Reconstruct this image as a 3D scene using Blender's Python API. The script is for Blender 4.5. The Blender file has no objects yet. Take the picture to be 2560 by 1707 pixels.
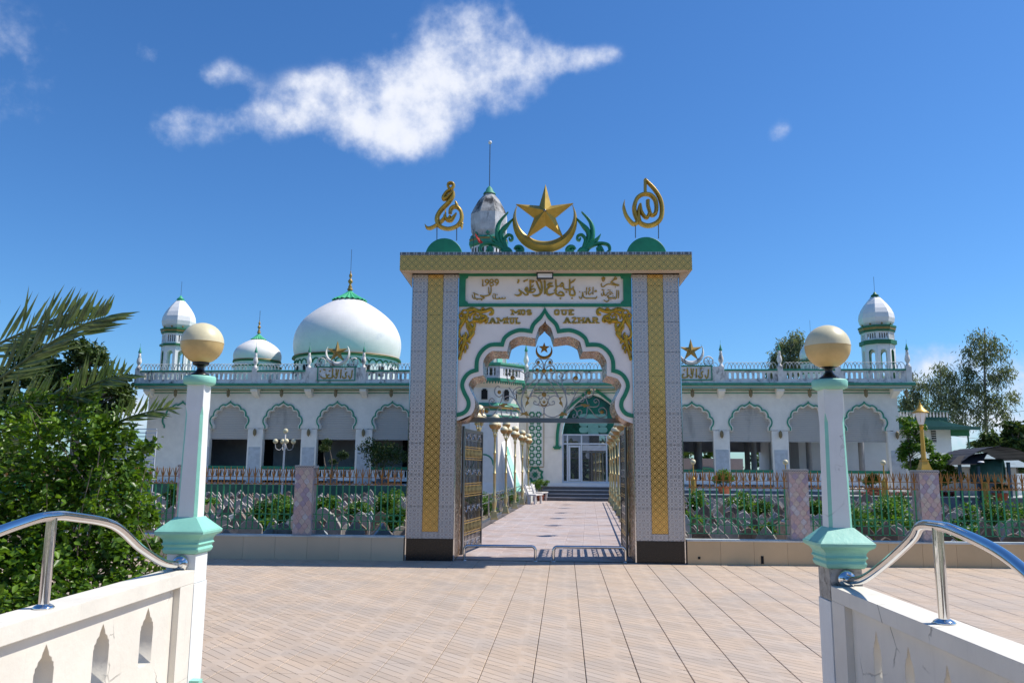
import bpy, math, random
from math import sin, cos, pi, radians, sqrt, atan2, floor
from mathutils import Vector, Matrix
random.seed(7)
SC = bpy.context.scene
COL = SC.collection

# ---------------------------------------------------------------- camera
EYE = Vector((0, 0, 1.75)); FPX = 1990.8
YAW, PITCH, ROLL = radians(2.0), math.atan(290*1.08844/FPX), .0079
ROT = Matrix.Rotation(YAW, 3, 'Z') @ Matrix.Rotation(pi/2+PITCH, 3, 'X') @ Matrix.Rotation(ROLL, 3, 'Z')
cam_d = bpy.data.cameras.new('camera'); cam = bpy.data.objects.new('camera', cam_d); COL.objects.link(cam)
cam_d.sensor_width = 36; cam_d.lens = 36*FPX/2560; cam_d.clip_start = .05; cam_d.clip_end = 2000
cam.matrix_world = Matrix.Translation(EYE) @ ROT.to_4x4()
SC.camera = cam

# ---------------------------------------------------------------- exposure, sun, sky
SC.view_settings.view_transform = 'Standard'; SC.view_settings.look = 'None'
SC.view_settings.exposure = 0.56; SC.view_settings.gamma = 1
SC.view_settings.use_curve_mapping = False
SC.render.film_transparent = False
SC.cycles.max_bounces = 8; SC.cycles.diffuse_bounces = 4; SC.cycles.glossy_bounces = 4
SC.cycles.transmission_bounces = 6; SC.cycles.transparent_max_bounces = 12
SC.cycles.caustics_reflective = False; SC.cycles.caustics_refractive = False
SC.cycles.sample_clamp_indirect = 4
SUN_EL, SUN_AZ = radians(54.5), radians(10)          # azimuth from +X towards +Y
sdir = Vector((cos(SUN_EL)*cos(SUN_AZ), cos(SUN_EL)*sin(SUN_AZ), sin(SUN_EL)))
sl = bpy.data.lights.new('sun', 'SUN'); sl.energy = 3.6; sl.angle = radians(.53); sl.color = (1, .94, .85)
so = bpy.data.objects.new('sun', sl); COL.objects.link(so)
so.rotation_euler = sdir.to_track_quat('Z', 'Y').to_euler(); so.location = (30, 0, 40)

# ---------------------------------------------------------------- node expression helper
class Ex:
    """wraps a socket; arithmetic builds Math nodes"""
    def __init__(s, nt, sock): s.nt, s.s = nt, sock
    def _m(s, op, *a, clamp=False):
        n = s.nt.nodes.new('ShaderNodeMath'); n.operation = op; n.use_clamp = clamp
        for i, v in enumerate((s,)+a):
            if isinstance(v, Ex): s.nt.links.new(v.s, n.inputs[i])
            else: n.inputs[i].default_value = v
        return Ex(s.nt, n.outputs[0])
    def __add__(s, o): return s._m('ADD', o)
    __radd__ = __add__
    def __mul__(s, o): return s._m('MULTIPLY', o)
    __rmul__ = __mul__
    def __sub__(s, o): return s._m('SUBTRACT', o)
    def __rsub__(s, o): return (s*-1)+o
    def __truediv__(s, o): return s._m('DIVIDE', o)
    def __gt__(s, o): return s._m('GREATER_THAN', o)
    def __lt__(s, o): return s._m('LESS_THAN', o)
    def abs(s): return s._m('ABSOLUTE')
    def fract(s): return s._m('FRACT')
    def floor(s): return s._m('FLOOR')
    def sin(s): return s._m('SINE')
    def cos(s): return s._m('COSINE')
    def asin(s): return s._m('ARCSINE')
    def exp(s): return s._m('EXPONENT')
    def pow(s, o): return s._m('POWER', o)
    def max(s, o): return s._m('MAXIMUM', o)
    def min(s, o): return s._m('MINIMUM', o)
    def atan2(s, o): return s._m('ARCTAN2', o)
    def clamp(s): return s._m('ADD', 0.0, clamp=True)
    def step(s, a, b):
        n = s.nt.nodes.new('ShaderNodeMapRange'); n.interpolation_type = 'SMOOTHSTEP'
        s.nt.links.new(s.s, n.inputs[0]); n.inputs[1].default_value = a; n.inputs[2].default_value = b
        return Ex(s.nt, n.outputs[0])
def node(nt, t, **k):
    n = nt.nodes.new(t)
    for a, b in k.items(): setattr(n, a, b)
    return n
def mixc(nt, f, a, b, blend='MIX'):
    n = node(nt, 'ShaderNodeMix', data_type='RGBA', blend_type=blend)
    for i, v in ((0, f), (6, a), (7, b)):
        if isinstance(v, Ex): nt.links.new(v.s, n.inputs[i])
        elif i == 0: n.inputs[0].default_value = v
        else: n.inputs[i].default_value = (*v, 1) if len(v) == 3 else v
    return Ex(nt, n.outputs[2])
def tex_noise(nt, vec, scale, detail=3, rough=.5, dist=0.0, w=None):
    n = node(nt, 'ShaderNodeTexNoise'); n.inputs['Scale'].default_value = scale
    n.inputs['Detail'].default_value = detail; n.inputs['Roughness'].default_value = rough
    n.inputs['Distortion'].default_value = dist
    if vec is not None: nt.links.new(vec, n.inputs['Vector'])
    return Ex(nt, n.outputs[0])
def sep(nt, v):
    n = node(nt, 'ShaderNodeSeparateXYZ'); nt.links.new(v, n.inputs[0])
    return [Ex(nt, o) for o in n.outputs]
def comb(nt, x, y, z):
    n = node(nt, 'ShaderNodeCombineXYZ')
    for i, v in enumerate((x, y, z)):
        if isinstance(v, Ex): nt.links.new(v.s, n.inputs[i])
        else: n.inputs[i].default_value = v
    return n.outputs[0]

# ---------------------------------------------------------------- world: Nishita sky with clouds at their own bearings and unseen ones added
w = bpy.data.worlds.new('World'); SC.world = w; w.use_nodes = True
nt = w.node_tree; nt.nodes.clear()
sky = node(nt, 'ShaderNodeTexSky', sky_type='NISHITA', sun_disc=False)
sky.sun_elevation = SUN_EL; sky.sun_rotation = pi/2 - SUN_AZ
sky.altitude = 0; sky.air_density = 1.0; sky.dust_density = .35; sky.ozone_density = 2.2
tc = node(nt, 'ShaderNodeTexCoord')
dx, dy, dz = sep(nt, tc.outputs['Generated'])
az = dx.atan2(dy)*57.2958; el = dz.max(-1.0).min(1.0).asin()*57.2958
n1 = tex_noise(nt, tc.outputs['Generated'], 12, 10, .60, .0)
n2 = tex_noise(nt, tc.outputs['Generated'], 33, 7, .58, .0)
def blob(a0, e0, ra, re, rot, amp=1.0):
    c, s = cos(radians(rot)), sin(radians(rot))
    u = ((az-a0)*c + (el-e0)*s)/ra; v = ((el-e0)*c - (az-a0)*s)/re
    return ((u*u+v*v)*-1.0).exp()*amp
CLOUDS = []  # bearings in degrees: the clouds in view, then the added ones
for px, py, ra, re, rot, amp in [
        (1120, 185, 4.9, 3.3, 30, 1.05), (1250, 140, 2.8, 2.2, 0, .6), (960, 270, 4.3, 2.8, 22, .85), (1000, 345, 4.2, 1.3, 5, .55),
        (770, 300, 4.2, 1.5, 0, .66), (570, 300, 3.6, 1.3, 12, .62), (450, 325, 2.0, 1.2, 30, .6), (800, 210, 2.4, 1.0, 10, .75), (550, 185, 2.0, .9, 0, .7),
        (1420, 150, 3.2, .9, -5, .62), (1500, 140, 1.8, .6, 0, .45), (1330, 205, 2.4, 1.3, 30, .5), (1190, 45, 1.8, 1.0, 0, .42),
        (40, 180, 5.5, 4.5, -50, .36), (370, 130, 1.8, 1.1, -20, .38), (1950, 328, 1.0, .6, 30, .5),
        (2520, 1010, 6, 3.2, 0, .95), (2380, 900, 4, 1.6, 0, .62), (370, 1000, 4, 2.2, 0, .8), (60, 1090, 7, 2.5, 0, .6)]:
    r = ROT @ Vector(((px-1280)/FPX, -(py-853.5)/FPX, -1)); r.normalize()
    CLOUDS.append((math.degrees(atan2(r.x, r.y)), math.degrees(math.asin(r.z)), ra, re, rot, amp))
for a_ in range(15):                                  # unseen clouds added all round, to brighten the shaded fronts
    CLOUDS.append((48+a_*18.4+(a_*37 % 11), 13+(a_*29 % 37), 10+(a_*5 % 6), 5.0+(a_*3 % 4), (a_*23 % 40)-20, 1.15))
tot = None
for c in CLOUDS:
    b = blob(*c); tot = b if tot is None else tot+b
tsat = ((tot*-1.25).exp()*-1.0)+1.0
dens = tsat*1.12 + (n1-.5)*1.75 + (n2-.5)*.75
mask = dens.step(.28, 1.12)*tsat.step(.03, .42)*.92
shade = (dens+(n2-.5)*.6).step(.45, 1.35)
hsv = node(nt, 'ShaderNodeHueSaturation'); nt.links.new(sky.outputs[0], hsv.inputs['Color'])
hsv.inputs['Saturation'].default_value = 1.12; hsv.inputs['Value'].default_value = 1.0
SKYG = mixc(nt, 1.0, Ex(nt, hsv.outputs[0]), (.61, .975, 1.33), 'MULTIPLY')
cloudc = mixc(nt, shade, (5.4, 6.2, 8.2), (8.6, 8.8, 9.4))
outc = mixc(nt, mask, SKYG, cloudc)
bg = node(nt, 'ShaderNodeBackground'); nt.links.new(outc.s, bg.inputs[0]); bg.inputs[1].default_value = .0765
wo = node(nt, 'ShaderNodeOutputWorld'); nt.links.new(bg.outputs[0], wo.inputs[0])

# ---------------------------------------------------------------- picture measurements to places: (x, y) read off the 2560-wide photograph
def ray(x, y): return ROT @ Vector(((x-1280)/FPX, -(y-853.5)/FPX, -1))
def atY(x, y, Y): r = ray(x, y); return EYE + r*((Y-EYE.y)/r.y)
def atZ(x, y, Z=0): r = ray(x, y); return EYE + r*((Z-EYE.z)/r.z)
def atX(x, y, X): r = ray(x, y); return EYE + r*((X-EYE.x)/r.x)

# ---------------------------------------------------------------- object helpers
def tag(o, label=None, cat=None, group=None, kind=None):
    if label: o['label'] = label
    if cat: o['category'] = cat
    if group: o['group'] = group
    if kind: o['kind'] = kind
    return o
def empty(name, loc=(0, 0, 0), rz=0, label=None, cat=None, group=None):
    o = bpy.data.objects.new(name, None); COL.objects.link(o); o.location = loc; o.rotation_euler = (0, 0, rz)
    o.empty_display_size = .2
    return tag(o, label, cat, group)
def put(name, me, parent=None, loc=(0, 0, 0), rot=(0, 0, 0), sc=(1, 1, 1), kind=None):
    o = bpy.data.objects.new(name, me); COL.objects.link(o)
    if parent: o.parent = parent
    o.location = loc; o.rotation_euler = rot; o.scale = sc
    if kind: o['kind'] = kind
    return o
def kids(o): return [c for c in bpy.data.objects if c.parent == o]
def copy_tree(o, parent=None, _m=None):
    if _m is None:
        _m = {}
        for c in bpy.data.objects:
            if c.parent: _m.setdefault(c.parent.name, []).append(c)
    c = o.copy(); COL.objects.link(c); c.parent = parent
    for ch in _m.get(o.name, []): copy_tree(ch, c, _m)
    return c

class MB:
    def __init__(s): s.v = []; s.f = []; s.m = []; s.sm = []; s.mi = 0; s.smooth = False
    def face(s, idx): s.f.append(idx); s.m.append(s.mi); s.sm.append(s.smooth)
    def add(s, vs, fs):
        n = len(s.v); s.v += [tuple(p) for p in vs]
        for f in fs: s.face([n+i for i in f])
    def box(s, x0, x1, y0, y1, z0, z1, M=None):
        vs = [Vector((x, y, z)) for z in (z0, z1) for y in (y0, y1) for x in (x0, x1)]
        if M: vs = [M @ p for p in vs]
        s.add(vs, [(0, 2, 3, 1), (4, 5, 7, 6), (0, 1, 5, 4), (2, 6, 7, 3), (0, 4, 6, 2), (1, 3, 7, 5)])
    def frustum(s, x, y, z0, z1, a0, b0, a1, b1):
        vs = [(x+sx*a, y+sy*b, z) for z, a, b in ((z0, a0, b0), (z1, a1, b1)) for sy in (-1, 1) for sx in (-1, 1)]
        s.add(vs, [(0, 2, 3, 1), (4, 5, 7, 6), (0, 1, 5, 4), (2, 6, 7, 3), (0, 4, 6, 2), (1, 3, 7, 5)])
    def lathe(s, prof, seg=24, c=(0, 0, 0), rot=0, smooth=True, caps=True, M=None):
        n = len(s.v); osm = s.smooth; s.smooth = smooth
        for r, z in prof:
            for k in range(seg):
                a = rot+2*pi*k/seg; p = Vector((c[0]+r*cos(a), c[1]+r*sin(a), c[2]+z))
                if M: p = M @ p
                s.v.append(tuple(p))
        for i in range(len(prof)-1):
            for k in range(seg):
                a = n+i*seg+k; b = n+i*seg+(k+1) % seg
                s.face([a, b, b+seg, a+seg])
        s.smooth = False
        if caps:                                  # caps have vertices of their own, so that the side keeps its shading
            for i0, fl_ in ((n, True), (n+(len(prof)-1)*seg, False)):
                if prof[0 if fl_ else -1][0] > 1e-4:
                    m = len(s.v); s.v += s.v[i0:i0+seg]; q = [m+k for k in range(seg)]; s.face(q[::-1] if fl_ else q)
        s.smooth = osm
    def tube(s, pts, r, seg=6, closed=False, caps=True, smooth=True, flat=1.0):
        pts = [Vector(p) for p in pts]; N = len(pts); n = len(s.v); osm = s.smooth; s.smooth = smooth
        rr = r if isinstance(r, (list, tuple)) else [r]*N
        up = None
        for i, p in enumerate(pts):
            a = pts[(i-1) % N] if closed or i > 0 else pts[0]
            b = pts[(i+1) % N] if closed or i < N-1 else pts[-1]
            t = (b-a)
            if t.length < 1e-9: t = Vector((0, 0, 1))
            t.normalize()
            if up is None:
                up = Vector((0, 1, 0)) if abs(t.y) < .9 else Vector((1, 0, 0))
            sd = t.cross(up)
            if sd.length < 1e-6: sd = t.orthogonal()
            sd.normalize(); up = sd.cross(t).normalized()
            for k in range(seg):
                q = 2*pi*(k+.5)/seg
                s.v.append(tuple(p+(sd*cos(q)+up*sin(q)*flat)*rr[i]))
        for i in range(N if closed else N-1):
            for k in range(seg):
                a = n+i*seg+k; b = n+i*seg+(k+1) % seg; j = n+((i+1) % N)*seg
                s.face([a, b, j+(k+1) % seg, j+k])
        s.smooth = False
        if caps and not closed:
            for i0, fl_ in ((n, True), (n+(N-1)*seg, False)):
                m = len(s.v); s.v += s.v[i0:i0+seg]; q = [m+k for k in range(seg)]; s.face(q[::-1] if fl_ else q)
        s.smooth = osm
    def ribbon(s, pts, wd, y, d, dome=.5, M=None):
        """raised stroke in the XZ plane, back at y, front at y-d"""
        N = len(pts); n = len(s.v); P = [Vector((p[0], p[1])) for p in pts]
        ww = wd if isinstance(wd, (list, tuple)) else [wd]*N
        prof = [(-1, 0), (-1, -d*(1-dome)), (-.55, -d*(1-dome*.25)), (0, -d), (.55, -d*(1-dome*.25)), (1, -d*(1-dome)), (1, 0)]
        for i in range(N):
            t = P[min(i+1, N-1)]-P[max(i-1, 0)]
            if t.length < 1e-9: t = Vector((1, 0))
            t.normalize(); nn = Vector((-t.y, t.x))
            for a, b in prof:
                q = P[i]+nn*a*ww[i]*.5; p = Vector((q.x, y+b, q.y))
                if M: p = M @ p
                s.v.append(tuple(p))
        K = len(prof); osm = s.smooth; s.smooth = True
        for i in range(N-1):
            for k in range(K-1):
                a = n+i*K+k; s.face([a, a+1, a+K+1, a+K])
        s.smooth = False
        s.face([n+k for k in range(K)]); s.face([n+(N-1)*K+k for k in range(K)][::-1])
        s.smooth = osm
    def mesh(s, name, mats):
        me = bpy.data.meshes.new(name); me.from_pydata(s.v, [], s.f)
        for m in (mats if isinstance(mats, (list, tuple)) else [mats]): me.materials.append(m)
        me.polygons.foreach_set('material_index', s.m); me.polygons.foreach_set('use_smooth', s.sm)
        me.update(); return me
    def build(s, name, mats, parent=None, **k): return put(name, s.mesh(name, mats), parent, **k)

def circ(cx, cy, r, n=24, a0=0, a1=2*pi, end=False):
    m = n+1 if end else n
    return [(cx+r*cos(a0+(a1-a0)*k/n), cy+r*sin(a0+(a1-a0)*k/n)) for k in range(m)]
def smooth(pts, n=6, closed=False):
    P = [Vector(p) for p in pts]; out = []; N = len(P)
    for i in range(N if closed else N-1):
        g = (lambda j: P[j % N]) if closed else (lambda j: P[max(0, min(N-1, j))])
        p0, p1, p2, p3 = g(i-1), g(i), g(i+1), g(i+2)
        for k in range(n):
            t = k/n
            out.append(.5*((2*p1)+(p2-p0)*t+(2*p0-5*p1+4*p2-p3)*t*t+(3*p1-p0-3*p2+p3)*t**3))
    if not closed: out.append(P[-1])
    return [tuple(p) for p in out]
def strip(name, outer, inner, y0, y1, mat, parent=None):
    """band between two outlines with the same number of points, y0 in front"""
    mb = MB(); n = len(outer); vs = []
    for (a, b) in zip(outer, inner): vs += [(a[0], y0, a[1]), (b[0], y0, b[1]), (b[0], y1, b[1]), (a[0], y1, a[1])]
    fs = []
    for i in range(n-1):
        for j in range(4): p, q = i*4+j, i*4+(j+1) % 4; fs.append((p, q, q+4, p+4))
    fs += [(3, 2, 1, 0), tuple(4*(n-1)+j for j in range(4))]
    mb.add(vs, fs); me = mb.mesh(name, mat)
    return me if parent is False else put(name, me, parent)
def fan(mb, outline, rect, ctr, y0, y1, back=True):
    """wall round an opening: outline (left to right over the top) joined ray by ray to a rectangle"""
    x0, x1, z0, z1 = rect; cx, cz = ctr
    pts = []; last = 1e9
    for (x, z) in outline:
        a = (atan2(z-cz, x-cx)+pi/2+1e-4) % (2*pi)
        if a < last-1e-5: pts.append((x, z)); last = a
    def hit(p):
        dx_, dz_ = p[0]-cx, p[1]-cz; t = 1e9
        if dx_ > 1e-9: t = min(t, (x1-cx)/dx_)
        if dx_ < -1e-9: t = min(t, (x0-cx)/dx_)
        if dz_ > 1e-9: t = min(t, (z1-cz)/dz_)
        if dz_ < -1e-9: t = min(t, (z0-cz)/dz_)
        return (cx+dx_*t, cz+dz_*t)
    rim = [hit(p) for p in pts]; e = 1e-4
    def side(q): return 0 if abs(q[0]-x0) < e and q[1] < z1-e else (2 if abs(q[0]-x1) < e and q[1] < z1-e else 1)
    for y, flip in ((y0, False), (y1, True)):
        if y == y1 and not back: break
        for i in range(len(pts)-1):
            poly = [pts[i], rim[i]]
            a, b = side(rim[i]), side(rim[i+1])
            if a == 0 and b >= 1: poly.append((x0, z1))
            if a <= 1 and b == 2: poly.append((x1, z1))
            poly += [rim[i+1], pts[i+1]]
            vs = [(x, y, z) for x, z in poly]; mb.add(vs, [tuple(range(len(vs)))[::1 if not flip else -1]])
    n = len(pts); mb.add([(x, y, z) for x, z in pts for y in (y0, y1)], [(2*i, 2*i+2, 2*i+3, 2*i+1) for i in range(n-1)])
    return pts
def plate(name, outlines, y0, y1, mat, parent=None, bevel=0, **k):
    """solid plate in the XZ plane between y0 and y1 from outlines (holes by even-odd fill)"""
    cu = bpy.data.curves.new(name, 'CURVE'); cu.dimensions = '2D'; cu.fill_mode = 'BOTH'
    cu.extrude = max(abs(y1-y0)/2-bevel, 1e-5); cu.bevel_depth = bevel; cu.bevel_resolution = 1 if bevel else 0
    if bevel: cu.offset = -bevel
    for ol in outlines:
        sp_ = cu.splines.new('POLY'); sp_.points.add(len(ol)-1)
        for i, p in enumerate(ol): sp_.points[i].co = (p[0], p[1], 0, 1)
        sp_.use_cyclic_u = True
    ob = bpy.data.objects.new(name, cu); COL.objects.link(ob)
    dg = bpy.context.evaluated_depsgraph_get(); dg.update()
    me = bpy.data.meshes.new_from_object(ob.evaluated_get(dg))
    bpy.data.objects.remove(ob); bpy.data.curves.remove(cu)
    me.transform(Matrix.Rotation(pi/2, 4, 'X')); me.transform(Matrix.Translation((0, (y0+y1)/2, 0)))
    me.materials.clear(); me.materials.append(mat); me.name = name
    if parent is False: return me
    return put(name, me, parent, **k)
# ================================================================ materials
MATS = {}
def pbr(name, col, rough=.6, metal=0, var=.12, vscale=2.5, bump=.0, bscale=40, spec=.5, coat=0, fn=None, dirt=None, objrand=0, coord='pos', trans=0):
    m = bpy.data.materials.new(name); m.use_nodes = True; nt = m.node_tree
    b = nt.nodes['Principled BSDF']
    geo = node(nt, 'ShaderNodeNewGeometry'); pos = geo.outputs['Position']
    if coord == 'obj': pos = node(nt, 'ShaderNodeTexCoord').outputs['Object']
    base = mixc(nt, 0.0, col, col)
    if var:
        v = tex_noise(nt, pos, vscale, 5, .6)
        hi = tuple(min(1, c*(1+var)) for c in col); lo = tuple(c*(1-var) for c in col)
        base = mixc(nt, v.step(.3, .7), lo, hi)
    if dirt:                                      # (colour, scale, amount, vertical stretch)
        x, y, z = sep(nt, pos)
        vv = comb(nt, x, y, z*dirt[3])
        d = tex_noise(nt, vv, dirt[1], 7, .68, .2)
        base = mixc(nt, d.step(1-dirt[2]-.12, 1-dirt[2]+.1), base, dirt[0])
    if objrand:
        oi = node(nt, 'ShaderNodeObjectInfo'); r = Ex(nt, oi.outputs['Random'])
        g = r*(2*objrand)+(1-objrand)
        base = mixc(nt, 1.0, base, Ex(nt, comb(nt, g, g, g)), 'MULTIPLY')
    rgh = None
    if fn:
        res = fn(nt, pos, base, b)
        if res is not None: base = res
    nt.links.new(base.s, b.inputs['Base Color'])
    if not b.inputs['Roughness'].is_linked: b.inputs['Roughness'].default_value = rough
    if not b.inputs['Metallic'].is_linked: b.inputs['Metallic'].default_value = metal
    b.inputs['Specular IOR Level'].default_value = spec
    b.inputs['Coat Weight'].default_value = coat
    if trans: b.inputs['Transmission Weight'].default_value = trans
    if bump and not b.inputs['Normal'].is_linked:
        bn = tex_noise(nt, pos, bscale, 4, .6)
        bp = node(nt, 'ShaderNodeBump'); bp.inputs['Strength'].default_value = bump; bp.inputs['Distance'].default_value = .01
        nt.links.new(bn.s, bp.inputs['Height']); nt.links.new(bp.outputs[0], b.inputs['Normal'])
    MATS[name] = m
    return m
def bumpit(nt, b, h, strength=.5, dist=.005):
    bp = node(nt, 'ShaderNodeBump'); bp.inputs['Strength'].default_value = strength; bp.inputs['Distance'].default_value = dist
    nt.links.new(h.s, bp.inputs['Height']); nt.links.new(bp.outputs[0], b.inputs['Normal'])

MILDEW = (.10, .10, .10)
white = pbr('white_plaster', (.86, .80, .725), .75, var=.05, bump=.25, dirt=((.60, .57, .53), 1.3, .18, .25))
white_stained = pbr('weathered_white', (.80, .755, .71), .8, var=.1, bump=.3, dirt=(MILDEW, 2.6, .40, .5))
white_clean = pbr('clean_white', (.82, .81, .80), .6, var=.03, bump=.15, bscale=20)
white_dome = pbr('dome_white', (.80, .77, .74), .62, var=.04, vscale=1.2, bump=.12, bscale=9, dirt=((.50, .52, .57), .7, .30, 1.0))
def mosaic_grid(nt, pos, base, b):
    u = node(nt, 'ShaderNodeTexCoord').outputs['Object']; x, y, z = sep(nt, u)
    a = x.atan2(y)*14.0
    g = (a.fract()-.5).abs().max(((z*3.3).fract()-.5).abs())
    bumpit(nt, b, g.step(.44, .5)*-1.0, .25, .01)
dome_tile = pbr('dome_mosaic', (.80, .77, .74), .6, var=.04, vscale=1.2, fn=mosaic_grid, dirt=((.52, .54, .60), .6, .32, 1.0))
white_mildew = pbr('blackened_plaster', (.60, .59, .60), .85, var=.15, bump=.4, dirt=((.06, .06, .065), 2.4, .38, .35))
onion_black = pbr('soot_black_plaster', (.40, .39, .38), .9, var=.25, bump=.4, dirt=((.04, .04, .045), 2.2, .46, .35))
cream_soffit = pbr('cream_soffit', (.66, .58, .50), .7, var=.05)
frieze_white = pbr('frieze_white', (.83, .785, .745), .6, var=.03, bump=.08, bscale=15)
def wear(amt=1.0, col=(.16, .15, .13), bev=.006):
    def fn(nt, pos, base, b):
        n = tex_noise(nt, pos, 3.2, 4, .6); sx, sy, sz = sep(nt, pos)
        d = comb(nt, sx+n*.35, sy+n*.35, sz*.8+n*.3)
        v = node(nt, 'ShaderNodeTexVoronoi', feature='DISTANCE_TO_EDGE'); v.inputs['Scale'].default_value = 1.7; nt.links.new(d, v.inputs['Vector'])
        m = tex_noise(nt, pos, 1.3, 3, .6).step(.54, .62)
        crack = Ex(nt, v.outputs['Distance']).step(.010, .003)*m*.8*amt
        sp = tex_noise(nt, pos, 70, 3, .7).step(.70, .78)*tex_noise(nt, pos, 5, 2, .5).step(.5, .62)*.65*amt
        drip = tex_noise(nt, comb(nt, sx*14, sy*14, sz*1.1), 1.0, 5, .6).step(.58, .80)*.34*amt
        broad = tex_noise(nt, pos, 1.9, 6, .65).step(.50, .78)*.22*amt
        base = mixc(nt, broad, base, tuple(c*3.1 for c in col)); base = mixc(nt, drip, base, tuple(c*2.4 for c in col)); base = mixc(nt, crack.max(sp), base, col)
        bv = node(nt, 'ShaderNodeBevel', samples=3); bv.inputs['Radius'].default_value = bev
        h = tex_noise(nt, pos, 26, 5, .6)+tex_noise(nt, pos, 5, 3, .5)*1.6-crack*1.5
        bp = node(nt, 'ShaderNodeBump'); bp.inputs['Strength'].default_value = .35; bp.inputs['Distance'].default_value = .006
        nt.links.new(h.s, bp.inputs['Height']); nt.links.new(bv.outputs[0], bp.inputs['Normal']); nt.links.new(bp.outputs[0], b.inputs['Normal'])
        return base
    return fn
parapet_cream = pbr('parapet_cream', (.74, .70, .61), .72, var=.05, vscale=3, fn=wear())
post_white = pbr('post_white', (.77, .79, .77), .65, var=.05, fn=wear(.9, (.17, .18, .17), .004))
concrete_raw = pbr('bare_concrete', (.42, .39, .34), .9, var=.2, vscale=12, bump=.5, dirt=((.10, .09, .07), 14, .40, 1))
mint = pbr('mint_paint', (.26, .60, .48), .5, var=.07, vscale=5, fn=wear(.6, (.05, .13, .11), .004))
mint_light = pbr('mint_pale', (.30, .72, .55), .5, var=.06, bump=.1)
green = pbr('green_paint', (.012, .20, .105), .5, var=.12, vscale=6, bump=.1)
green_b = pbr('cornice_green', (.045, .27, .17), .6, var=.2, vscale=3, bump=.15, dirt=((.05, .08, .07), 4, .28, .4))
green_lit = pbr('sunlit_green_paint', (.05, .42, .20), .5, var=.1)  # sunlit version of the green, its brightness put into the colour
green_dk = pbr('dark_green_paint', (.02, .15, .06), .5, var=.1)
bar_green = pbr('fence_green', (.03, .26, .11), .45, var=.15, vscale=9)
bar_gold = pbr('fence_gold', (.34, .155, .03), .45, metal=.3, var=.2, vscale=9)
gold = pbr('gold_paint', (.46, .30, .05), .42, metal=.4, var=.16, vscale=4, bump=.03, bscale=18, dirt=((.30, .17, .04), 5, .25, .6))
gold_orn = pbr('gold_leafwork', (.50, .31, .03), .33, metal=.45, var=.25, vscale=12, bump=.5, bscale=60)
gold_dull = pbr('dull_gold', (.36, .23, .06), .5, metal=.3, var=.15, vscale=9)
gold_txt = pbr('letter_gold', (.42, .28, .05), .5, metal=.3, var=.15, vscale=14)
gold_pole = pbr('pole_gold', (.50, .40, .19), .35, metal=.5, var=.12, vscale=9)
yellow_pole = pbr('yellow_post', (.54, .32, .05), .4, metal=.3, var=.12)
steel = pbr('stainless_steel', (.62, .62, .62), .11, metal=1, var=.04, vscale=8)
def scratch(nt, pos, base, b):
    n = tex_noise(nt, pos, 60, 4, .7); r = n.step(.35, .75)*.10+.04
    nt.links.new(r.s, b.inputs['Roughness'])
chrome = pbr('polished_steel', (.70, .70, .70), .06, metal=1, var=.04, vscale=12, fn=scratch)
steel_dk = pbr('dark_steel', (.20, .20, .20), .28, metal=.9, var=.1)
iron = pbr('grille_iron', (.40, .40, .41), .4, metal=.7, var=.1)
black = pbr('black_paint', (.012, .012, .012), .3, var=0)
hole = pbr('dark_opening', (.012, .012, .012), .9, var=0)
granite = pbr('black_granite', (.014, .012, .011), .22, var=.4, vscale=90)
granite_grey = pbr('stair_granite', (.085, .088, .095), .4, var=.35, vscale=60)
marble = pbr('grey_marble', (.50, .52, .55), .4, var=.12, vscale=4)
shutter = pbr('shutter_grey', (.42, .40, .38), .55, var=.03)
def slats(nt, pos, base, b):
    x, y, z = sep(nt, pos); f = (z*9.5).fract()
    bumpit(nt, b, f.step(.0, .25)-f.step(.85, 1.0), .8, .02)
    return mixc(nt, f.step(.9, .98), base, (.24, .23, .22))
shutter = pbr('roller_shutter', (.50, .47, .44), .55, var=.05, vscale=.6, fn=slats, dirt=((.30, .28, .26), .9, .35, .3))
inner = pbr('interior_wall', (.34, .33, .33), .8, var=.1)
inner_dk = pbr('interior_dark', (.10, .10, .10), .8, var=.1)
red_door = pbr('red_door', (.42, .06, .02), .5)
glass_m = pbr('door_glass', (.02, .025, .03), .02, metal=0, var=0, spec=1.0, coat=1)
glass_mirror = pbr('reflecting_glass', (.32, .36, .38), .015, metal=.85, var=0)
glass_green = pbr('green_glass', (.0, .085, .055), .08, var=.7, vscale=.9, spec=.35)
glass_pale = pbr('pale_green_glass', (.20, .42, .36), .2, var=.1)
alu = pbr('white_aluminium', (.62, .66, .72), .4, var=.03)
teal_wall = pbr('teal_wall', (.06, .13, .10), .8, var=.2, dirt=((.04, .07, .06), 2, .3, .3))
grey_wall = pbr('grey_rendered_wall', (.19, .20, .23), .85, var=.15, bump=.2, dirt=((.10, .10, .11), 2, .3, .3))
cream_tile = pbr('cream_wall_tile', (.58, .43, .25), .35, var=.05, vscale=1.3, objrand=.05, dirt=((.42, .33, .22), 3, .2, .5))
cream_tile_l = pbr('pale_cream_tile', (.60, .49, .345), .4, var=.04, vscale=1.3, objrand=.04, dirt=((.38, .34, .28), 3, .2, .5))
coping = pbr('dark_coping', (.05, .05, .048), .5, var=.3)
coping_l = pbr('pale_coping', (.55, .57, .53), .5, var=.2)
soil = pbr('cemetery_soil', (.22, .165, .12), .95, var=.35, vscale=3, bump=.6, bscale=12, dirt=((.05, .08, .03), 1.1, .42, 1))
earth = pbr('ground_earth', (.34, .29, .22), .95, var=.25, vscale=.2, dirt=((.06, .09, .03), .12, .5, 1))
joint = pbr('joint_mortar', (.095, .075, .055), .95, var=.25, vscale=20)
stone_w = pbr('headstone_white', (.38, .35, .32), .8, var=.14, vscale=6, bump=.3, objrand=.18, dirt=((.20, .17, .14), 7, .34, .5))
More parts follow.
